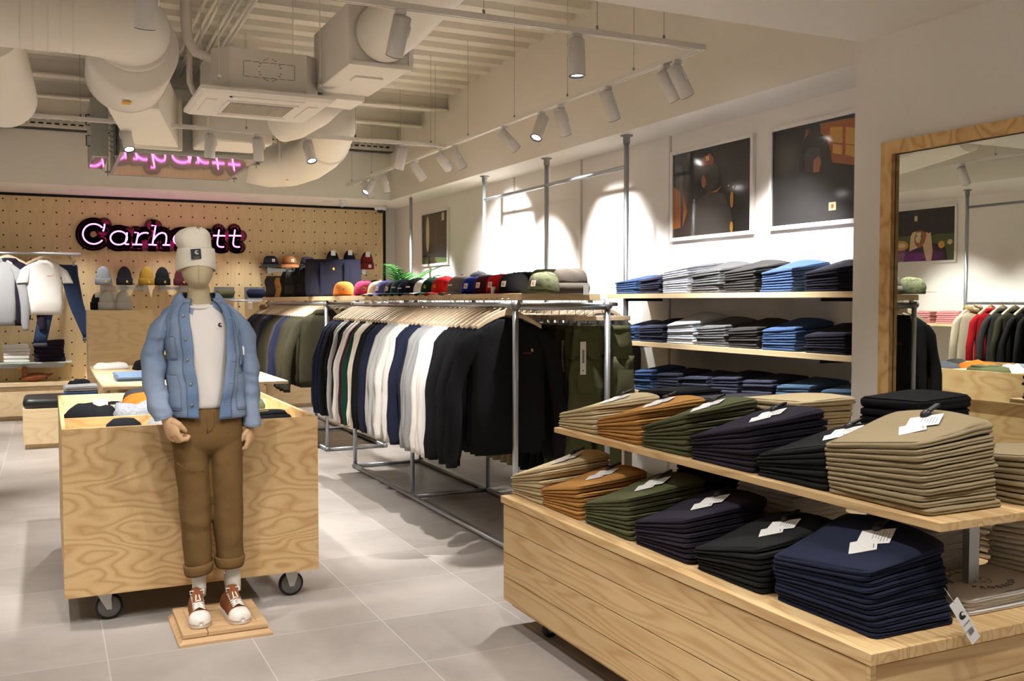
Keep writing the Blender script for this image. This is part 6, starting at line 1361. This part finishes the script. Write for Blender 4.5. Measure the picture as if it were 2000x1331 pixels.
# white sweatshirt
WS = cloth('sweatshirt_white', (226, 219, 212), scale=300, var=.03, bump=.2)
mb = MB(); rr_ = []
for cx, cy, hw, d in ((388, 590, 29, .066), (388, 597, 34, .072), (389, 612, 60, .088), (390, 640, 64, .112), (391, 680, 60, .12), (393, 720, 54, .116), (398, 755, 48, .112), (400, 777, 44, .112), (401, 782, 41, .107), (401, 801, 40, .105)): rr_.append(ringpx(cx, cy, hw, d, 4.575, 40, 2.3))
rr_ = [[(x, y+.004*math.sin(x*45+z*17)+.003*math.sin(z*32+x*9), z+(.014*max(0, -(y-4.575))/.1*-1 if k < 3 else 0)) for x, y, z in r_] for k, r_ in enumerate(rr_)]
mb.loft(rr_); mb.v = [wrinkle(p, .006, 5, 1.2, 3) for p in mb.v]; mb.build('sweatshirt', WS, mq, world=True, sub=1)
mb = MB(); rg1 = [(x, y, z-.022*max(0, -(y-4.575))/.07) for x, y, z in ringpx(388, 592, 30.5, .07, 4.575, 36, 2.2)]; mb.tube(rg1+[rg1[0]], .007, 8); mb.build('sweatshirt_collar', WS, mq, world=True)
p_ = MP(430, 635, 4.455); mb = MB(); hook_logo(mb, lambda u, v: (p_.x-.0+u, 4.452, p_.z+v), .010); mb.build('chest_logo', mat('logo_darkred', (70, 22, 32), .7), mq, world=True)
# denim jacket ---------------------------------------------------
def denim(name, a, b_, sc=3.):
    m = cloth(name, a, scale=420, var=.13, bump=.35); nt = m.node_tree; N = nt.nodes.new; L = nt.links.new; bs = nt.nodes['Principled BSDF']; src = bs.inputs['Base Color'].links[0].from_socket
    tc = N('ShaderNodeTexCoord'); n = N('ShaderNodeTexNoise'); n.inputs['Scale'].default_value = sc; n.inputs['Detail'].default_value = 4; L(tc.outputs['Object'], n.inputs['Vector'])
    rp = N('ShaderNodeValToRGB'); rp.color_ramp.elements[0].position = .42; rp.color_ramp.elements[1].position = .62; L(n.outputs['Fac'], rp.inputs[0])
    mx = N('ShaderNodeMix'); mx.data_type = 'RGBA'; mx.inputs[7].default_value = lin(b_); L(rp.outputs[0], mx.inputs[0]); L(src, mx.inputs[6]); L(mx.outputs[2], bs.inputs['Base Color']); return m
DN = denim('denim_light', (116, 134, 160), (146, 160, 182)); DD = denim('denim_placket', (98, 120, 152), (126, 144, 172)); ST = mat('pale_thread', (150, 160, 172), .8); BTN = mat('metal_button', (190, 184, 176), .3, metal=.9)
JR = [  # py, left x, right x, opening left, opening right, depth, ycentre
    (584, 352, 424, 370, 410, .075, 4.59), (593, 338, 442, 366, 418, .092, 4.588), (606, 322, 462, 364, 427, .11, 4.585), (626, 315, 469, 364, 434, .125, 4.58), (650, 318, 468, 368, 436, .135, 4.578), (690, 326, 470, 371, 434, .138, 4.577), (730, 328, 474, 375, 430, .138, 4.577), (770, 329, 477, 379, 424, .138, 4.577), (800, 328, 478, 381, 420, .138, 4.577), (814, 328, 478, 382, 418, .138, 4.577)]
def jrow(t_):
    ks = [((r_[0]-584)/(814-584),)+r_ for r_ in JR]; return interp(ks, t_)
def jpt(t_, s, out=0):
    """t_ down the jacket 0..1; s 0..1 from the wearer-right front edge, round the back, to the other edge"""
    py, xl, xr, ol, orr, d, yc = jrow(t_)
    c = MP((xl+xr)/2, py, yc); w = (MP(xr, py, yc)-MP(xl, py, yc)).x/2
    def ang(px): u = (MP(px, py, yc).x-c.x)/w; return math.asin(max(-.98, min(.98, math.copysign(abs(u)**1.15, u))))
    aL, aR = ang(ol), ang(orr)          # angles from the front (-Y), negative = image left
    a = lerp(aL, -(2*PI-aR), s)
    p = 2/2.3; x = w*math.copysign(abs(math.sin(a))**p, math.sin(a)); y = -d*math.copysign(abs(math.cos(a))**p, math.cos(a))
    wr = .004*math.sin(x*30+t_*9)+.0035*math.sin(t_*26+x*14)
    k = 1+(out+wr)/max(w, .1); z = c.z
    z += -.022*t_**4*0
    if math.cos(a) > 0 and math.sin(a) < 0: z -= -.01*t_**6     # front left panel kicks up slightly
    p = Vector((c.x+x*k, yc+y*(1+(out+wr)/d), z)); q = wrinkle(p, .005, 6, 1.6, 5); return Vector(q)
mb = MB(); mb.grid(72, 44, lambda u, v: jpt(v, u)); mb.build('jacket_body', DN, mq, world=True, solid=.004)
for s0, s1 in ((0, .055), (.945, 1)):
    mb = MB(); mb.grid(5, 40, lambda u, v: jpt(lerp(.03, .995, v), lerp(s0, s1, u), .006)); mb.build('jacket_placket', DD, mq, world=True, solid=.003)
# hem and pocket stitching lines
def sline(pts, nm='stitching', r=.0009, m=ST): MB().tube(pts, r, 5).build(nm, m, mq, world=True)
for t_ in (.955, .97): sline([jpt(t_, lerp(0.0, .33, k/24), .0035) for k in range(25)]); sline([jpt(t_, lerp(.67, 1.0, k/24), .0035) for k in range(25)])
def pocket(s0, s1, t0, t1, nm='jacket_pocket'):
    mb = MB(); mb.grid(10, 10, lambda u, v: jpt(lerp(t0, t1, v), lerp(s0, s1, u), .0055)); mb.build(nm, DN, mq, world=True, solid=.002)
    P = [jpt(t0, lerp(s0, s1, k/10), .0075) for k in range(11)]+[jpt(lerp(t0, t1, k/8), s1, .0075) for k in range(9)]+[jpt(t1, lerp(s1, s0, k/10), .0075) for k in range(11)]+[jpt(lerp(t1, t0, k/8), s0, .0075) for k in range(9)]
    sline(P); sline([p+(jpt((t0+t1)/2, (s0+s1)/2, 0)-p)*.02 for p in P], 'pocket_seam', .0018, DD)
pocket(.085, .165, .62, .93); pocket(.835, .915, .62, .93); pocket(.09, .155, .31, .50); pocket(.845, .905, .31, .56)
for t_, s in ((.16, .975), (.33, .975), (.52, .975), (.70, .975), (.88, .975)): sline([jpt(t_, s-.02, .010), jpt(t_, s+.008, .010)], 'buttonhole', .0014, ST)
for t_ in (.14, .33, .50, .70, .88):
    p = jpt(t_, .028, .010); MB().cyl(p, p+Vector((0, -.004, 0)), .0065, n=14).build('metal_button', BTN, mq, world=True)
p = jpt(.44, .865, .009); MB().box(p.x-.005, p.y-.001, p.z-.02, p.x+.005, p.y+.001, p.z+.02).build('woven_label', CARD, mq, world=True)
for s_, xa in ((-1, ((336, 600), (330, 625), (327, 655), (329, 690))), (1, ((448, 598), (455, 622), (459, 652), (460, 690)))):
    sline([MP(x_, y_, (4.50, 4.472, 4.458, 4.462)[i]) for i, (x_, y_) in enumerate(xa)], 'armhole_seam', .0026, DD)
sline([jpt(.14, lerp(.06, .2, k/12), .004) for k in range(13)]); sline([jpt(.14, lerp(.80, .94, k/12), .004) for k in range(13)])
# collar
mb = MB(); K = []
def col(u, v):
    a = lerp(-.35, -(2*PI-.35), u); f = abs(math.cos(a/1))  # around the neck
    wN, dN = .072, .072; wO, dO = .118, .100
    base = MP(388, 574, 4.59); x = lerp(wN, wO, v)*math.sin(a); y = -lerp(dN, dO, v)*math.cos(a)
    fr = max(0, math.cos(a)); zt_ = base.z+.004-.068*fr**1.2; zo = base.z-.042-.072*fr
    return Vector((base.x+x*(1-.0*fr), 4.59+y, lerp(zt_, zo, v)+.014*math.sin(PI*v)))
mb.grid(48, 6, col); mb.build('jacket_collar', DN, mq, world=True, solid=.005)
# sleeves
def sleeve(keys, nm):
    mb = MB(); rr = []
    for k in range(56):
        cx, cy, hw, d, yc, tl = interp(keys, k/55); rr.append([(x+.0035*math.sin(z*44+y*30), y+.003*math.sin(z*38+x*20), z) for x, y, z in ringpx(cx, cy, hw, d, yc, 28, 2.2, tilt=tl)])
    rr = [[wrinkle(p, .008*ss(k/6), 8, 2.6, 11) for p in r_] for k, r_ in enumerate(rr)]
    mb.loft(rr, cap=(True, False)); return mb.build(nm, DN, mq, world=True, solid=.004), rr[-1]
so, r1 = sleeve([(0, 337, 600, 9, .05, 4.585, .7), (.05, 328, 608, 17, .07, 4.585, .75), (.12, 318, 625, 20, .07, 4.585, .5), (.25, 306, 655, 21.5, .066, 4.585, .2), (.45, 299, 700, 23.5, .062, 4.585, .0), (.58, 300, 738, 22.5, .07, 4.575, .15), (.72, 304, 765, 21.5, .065, 4.55, .28), (.88, 312, 797, 20, .058, 4.50, .32), (1, 318, 817, 18.5, .054, 4.475, .32)], 'jacket_sleeve')
so2, r2 = sleeve([(0, 446, 596, 9, .05, 4.585, -.7), (.05, 455, 604, 16, .07, 4.585, -.75), (.12, 465, 622, 20, .076, 4.585, -.45), (.25, 477, 655, 20.5, .076, 4.585, -.12), (.5, 485, 710, 18.5, .07, 4.585, .03), (.75, 488, 765, 17.5, .062, 4.575, .0), (1, 490.5, 832, 16.5, .054, 4.555, .0)], 'jacket_sleeve')
for r_ in (r1, r2):
    c = sum((Vector(p) for p in r_), Vector())/len(r_); P = [Vector(p)+(Vector(p)-c)*.05+Vector((0, 0, .014)) for p in r_]; sline(P+[P[0]])
# hands: palm, four curled fingers and a thumb, merged into one surface
def hand(wrist, dirv, palmn, thumb, nm, sc=1.):
    d = Vector(dirv).normalized(); n_ = Vector(palmn); n_ = (n_-d*n_.dot(d)).normalized(); s = d.cross(n_).normalized()*thumb
    W0 = Vector(wrist); mb = MB()
    rr = []
    for f, w, t_ in ((-.22, .019, .016), (0, .026, .020), (.2, .030, .019), (.5, .037, .019), (.8, .040, .017), (.95, .037, .014)):
        c = W0+d*.085*f*sc+s*.004*f; rr.append([c+s*w*sc*math.cos(a)+n_*t_*sc*math.sin(a) for a in [2*PI*k/16 for k in range(16)]])
    mb.loft(rr)
    for k in range(4):
        b = W0+d*.074*sc+s*(.028-.0185*k)*sc-n_*.002; L_ = (.034, .037, .035, .029)[k]*sc; r0 = (.0112, .0114, .0110, .0098)[k]*sc
        P = [b]; a = .25+.1*k*.3
        for seg, turn in ((L_, .60), (L_*.68, 1.15), (L_*.55, .9)):
            a += turn*(.85+.08*k); P.append(P[-1]+(d*math.cos(a-.4)+n_*math.sin(a-.4))*seg)
        mb.tube(P, [r0*1.1, r0, r0*.93, r0*.75], 12)
    b = W0+d*.018*sc+s*.024*sc; t1 = b+(d*.75+s*.42+n_*.40).normalized()*.032*sc; t2_ = t1+(d*.9-s*.02+n_*.5).normalized()*.027*sc; t3 = t2_+(d*.8-s*.2+n_*.6).normalized()*.018*sc
    mb.tube([b, t1, t2_, t3], [.0145*sc, .0130*sc, .0112*sc, .0080*sc], 12)
    return mb.build(nm, HW, mq, world=True, remesh=.0022, smooth=2)
hand(MP(325, 816, 4.46), (.34, -.10, -1), (.75, .50, .1), 1, 'mannequin_hand', 1.08)
hand(MP(489, 832, 4.55), (-.06, -.05, -1), (-.8, .5, 0), -1, 'mannequin_hand', .95)
# trousers: hips and both legs merged
BR = cloth('trouser_brown', (112, 86, 52), scale=240, var=.06, bump=.35)
mb = MB(); rr_ = []
for cx, cy, hw, d in ((403, 796, 60, .10), (404, 812, 68, .112), (404, 835, 69, .118), (404.5, 850, 70, .118), (404.5, 862, 69, .112), (404.5, 872, 66, .10), (404.5, 882, 58, .075), (404.5, 890, 40, .04)): rr_.append(ringpx(cx, cy, hw, d, 4.58, 40, 2.5))
mb.loft(rr_)
def leg(keys):
    rr = []
    for k in range(44):
        cx, cy, hw, d, yc = interp(keys, k/43); f = k/43
        rr.append([(x+.0035*math.sin(z*26+y*20+cx), y+.004*math.sin(z*31+x*24+cx), z) for x, y, z in ringpx(cx, cy, hw, d, yc, 28, 2.3)])
    rr = [[wrinkle(p, .005, 6, 2.0, cx) for p in r_] for r_ in rr]
    mb.loft(rr)
leg([(0, 372, 845, 34.5, .10, 4.58), (.12, 371, 870, 35, .105, 4.58), (.4, 378, 960, 31.5, .09, 4.585), (.6, 381, 1010, 29.5, .082, 4.585), (.85, 386, 1070, 27, .075, 4.595), (1, 388.5, 1108, 25, .072, 4.60)])
leg([(0, 439, 845, 33, .10, 4.58), (.12, 441, 870, 33.5, .105, 4.58), (.4, 444, 960, 30.5, .09, 4.575), (.6, 446, 1010, 28.5, .082, 4.575), (.85, 449, 1065, 26.5, .075, 4.585), (1, 449, 1096, 25, .072, 4.59)])
mb.build('trousers', BR, mq, world=True, remesh=.0055, smooth=7)
for cx, cy, tl, yc in ((388, 1110, .16, 4.60), (448.5, 1096, .02, 4.59)):
    mb = MB(); rr_ = [ringpx(cx, cy-10, 25, .075, yc, 36, 2.2, tl), ringpx(cx, cy-13, 28, .084, yc, 36, 2.2, tl), ringpx(cx, cy-10, 30, .090, yc, 36, 2.2, tl), ringpx(cx, cy+4, 28, .085, yc, 36, 2.2, tl), ringpx(cx, cy+8, 26.5, .081, yc, 36, 2.2, tl), ringpx(cx, cy+5, 24, .073, yc, 36, 2.2, tl), ringpx(cx, cy-6, 24, .072, yc, 36, 2.2, tl)]
    mb.loft(rr_, cap=(False, False)); mb.build('trouser_cuff', BR, mq, world=True)
sline([MP(404, 812, 4.462), MP(406, 835, 4.456), MP(404, 848, 4.462)], 'fly_seam', .0016, BR)
sline([MP(418, 806, 4.465), MP(419, 828, 4.457), MP(412, 842, 4.458), MP(405, 846, 4.462)], 'fly_stitching', .0011, cloth('thread_brown', (90, 66, 36)))
sline([MP(345, 905, 4.49), MP(370, 921, 4.478), MP(398, 921, 4.492)], 'trouser_crease', .002, BR)
# socks
SO = cloth('sock_white', (220, 214, 204), scale=300, var=.04, bump=.3)
for (cx, cy0, cx2, cy1, hw, yc) in ((389, 1100, 389, 1162, 13, 4.605), (453, 1088, 456, 1152, 14, 4.60)):
    mb = MB(); mb.loft([ringpx(lerp(cx, cx2, f), lerp(cy0, cy1, f), hw*(1+.06*math.sin(f*3)), lerp(.040, .046, f), yc-.0*f, 24, 2.1) for f in (0, .25, .5, .75, 1)]); mb.build('sock', SO, mq, world=True)
# shoes
SUE = cloth('shoe_brown', (130, 80, 50), scale=200, var=.08, bump=.3); RUB = mat('shoe_rubber', (226, 218, 208), .5); LACE = cloth('shoe_lace', (236, 230, 220))
def shoe(toe, heel, nm_):
    toe = Vector((toe[0], toe[1], 0)); heel = Vector((heel[0], heel[1], 0)); d = (toe-heel); L_ = d.length; d.normalize(); s = Vector((-d.y, d.x, 0)); z0 = PTOP+.0005
    def F(u, v, z): return heel+d*u*L_+s*v+Vector((0, 0, z0+z))
    def hw(u): return interp([(0, .018), (.06, .031), (.2, .036), (.42, .037), (.7, .0465), (.86, .0455), (.95, .036), (1, .014)], u)[0]
    out = []; N_ = 22
    us = [.5-.5*math.cos(PI*k/N_) for k in range(N_+1)]
    outline = [(u, hw(u)) for u in us]+[(u, -hw(u)) for u in us[::-1]]
    mb = MB(); mb.loft([[F(.5+(u-.5)*e, v*e, z) for u, v in outline] for e, z in ((.97, 0), (1.0, .004), (1.0, .024), (.975, .027))], sm=True); mb.build('shoe_sole', RUB, mq, world=True)
    mb = MB(); rr = []
    for k in range(25):
        u = lerp(.02, .985, k/24); w = hw(u)*.96; h = interp([(0, .068), (.15, .072), (.32, .075), (.5, .073), (.62, .060), (.78, .046), (.9, .036), (1, .016)], u)[0]
        rr.append([F(min(u, .93), w*math.copysign(abs(math.cos(a))**.8, math.cos(a)), .018+(h)*max(0, math.sin(a))**.85 if math.sin(a) > 0 else .018) for a in [2*PI*i/28 for i in range(28)]])
    mb.loft(rr); mb.build('shoe_upper', SUE, mq, world=True)
    mb = MB(); rr = []
    for k in range(14):
        q = k/13; u = lerp(.80, 1.006, q); w = (hw(min(u, .985))*1.03+.001)*(1 if k < 13 else .35); h = interp([(.8, .0515), (.9, .046), (.97, .034), (1.006, .012)], u)[0]
        rr.append([F(u-(.03*abs(math.cos(a)) if k == 0 else 0), w*math.copysign(abs(math.cos(a))**.8, math.cos(a)), .016+h*max(0, math.sin(a))**.8) for a in [PI*i/20 for i in range(21)]])
    mb.loft(rr, close=False); mb.build('toe_cap', RUB, mq, world=True, solid=.002)
    # tongue with label, and laces
    mb = MB(); mb.grid(8, 8, lambda u, v: F(lerp(.66, .38, v), lerp(-.022, .022, u), .018+lerp(.058, .118, v)+.006*math.sin(PI*u))); mb.build('tongue', SUE, mq, world=True, solid=.005)
    mb = MB(); c0 = [F(.395+.0, v, .018+.112+h) for v, h in ((-.011, -.004), (.011, -.004))]+[F(.44, v, .018+.098) for v in (.011, -.011)]; mb.add([p+d*.004+Vector((0, 0, .007)) for p in c0], [(0, 1, 2, 3)]); mb.build('tongue_label', mat('label_grey', (176, 180, 182), .6), mq, world=True)
    hh = lambda u: .018+interp([(.36, .092), (.46, .084), (.56, .075), (.66, .062), (.78, .052)], u)[0]+.007
    for k in range(7):
        u0 = .77-.05*k; u1 = u0-.05
        for a_ in (-1, 1): MB().tube([F(u0, a_*.026, hh(u0)-.009), F((u0+u1)/2, 0, hh((u0+u1)/2)+.002), F(u1, -a_*.026, hh(u1)-.009)], .0034, 6).build('lace', LACE, mq, world=True)
    c = F(.43, 0, hh(.43)+.004)
    for a_ in (-1, 1):
        mb = MB(); mb.tube([c, c+s*a_*.014+Vector((0, 0, .014)), c+s*a_*.030+Vector((0, 0, .016)), c+s*a_*.030+d*.008+Vector((0, 0, .002)), c], .0028, 6); mb.tube([c, c+s*a_*.006+d*.02-Vector((0, 0, .0)), c+s*a_*.010+d*.05-Vector((0, 0, .016))], .0028, 6); mb.build('lace_bow', LACE, mq, world=True)
a_ = atZ(392, 1230, PTOP); b_ = atZ(469, 1222, PTOP)
shoe((a_.x+.002, a_.y+.0), (a_.x+.008+.0, a_.y+.265), 'shoe'); shoe((b_.x+.012, b_.y), (b_.x-.022, b_.y+.262), 'shoe')
mb = MB(); mb.cyl((.755, 4.745, PTOP), (.735, 4.69, PTOP+.16), .007, n=10); mb.cyl((.755, 4.745, PTOP), (.755, 4.745, PTOP+.012), .02, n=12); mb.build('support_rod', STEEL, mq, world=True)
# trouser rear label etc. ends; world and view
w = bpy.data.worlds.new('world'); bpy.context.scene.world = w; w.use_nodes = True; w.node_tree.nodes['Background'].inputs[0].default_value = (1, .93, .84, 1); w.node_tree.nodes['Background'].inputs[1].default_value = .3
sc_ = bpy.context.scene
sc_.view_settings.view_transform = 'Standard'; sc_.view_settings.look = 'None'; sc_.view_settings.exposure = EXPOSURE; sc_.view_settings.gamma = 1; sc_.view_settings.use_curve_mapping = False
sc_.cycles.max_bounces = 7; sc_.cycles.diffuse_bounces = 4; sc_.cycles.use_adaptive_sampling = True; sc_.cycles.adaptive_threshold = .05; sc_.cycles.glossy_bounces = 3; sc_.cycles.sample_clamp_indirect = 10; sc_.cycles.use_denoising = True
sc_.cycles.caustics_reflective = False; sc_.cycles.caustics_refractive = False
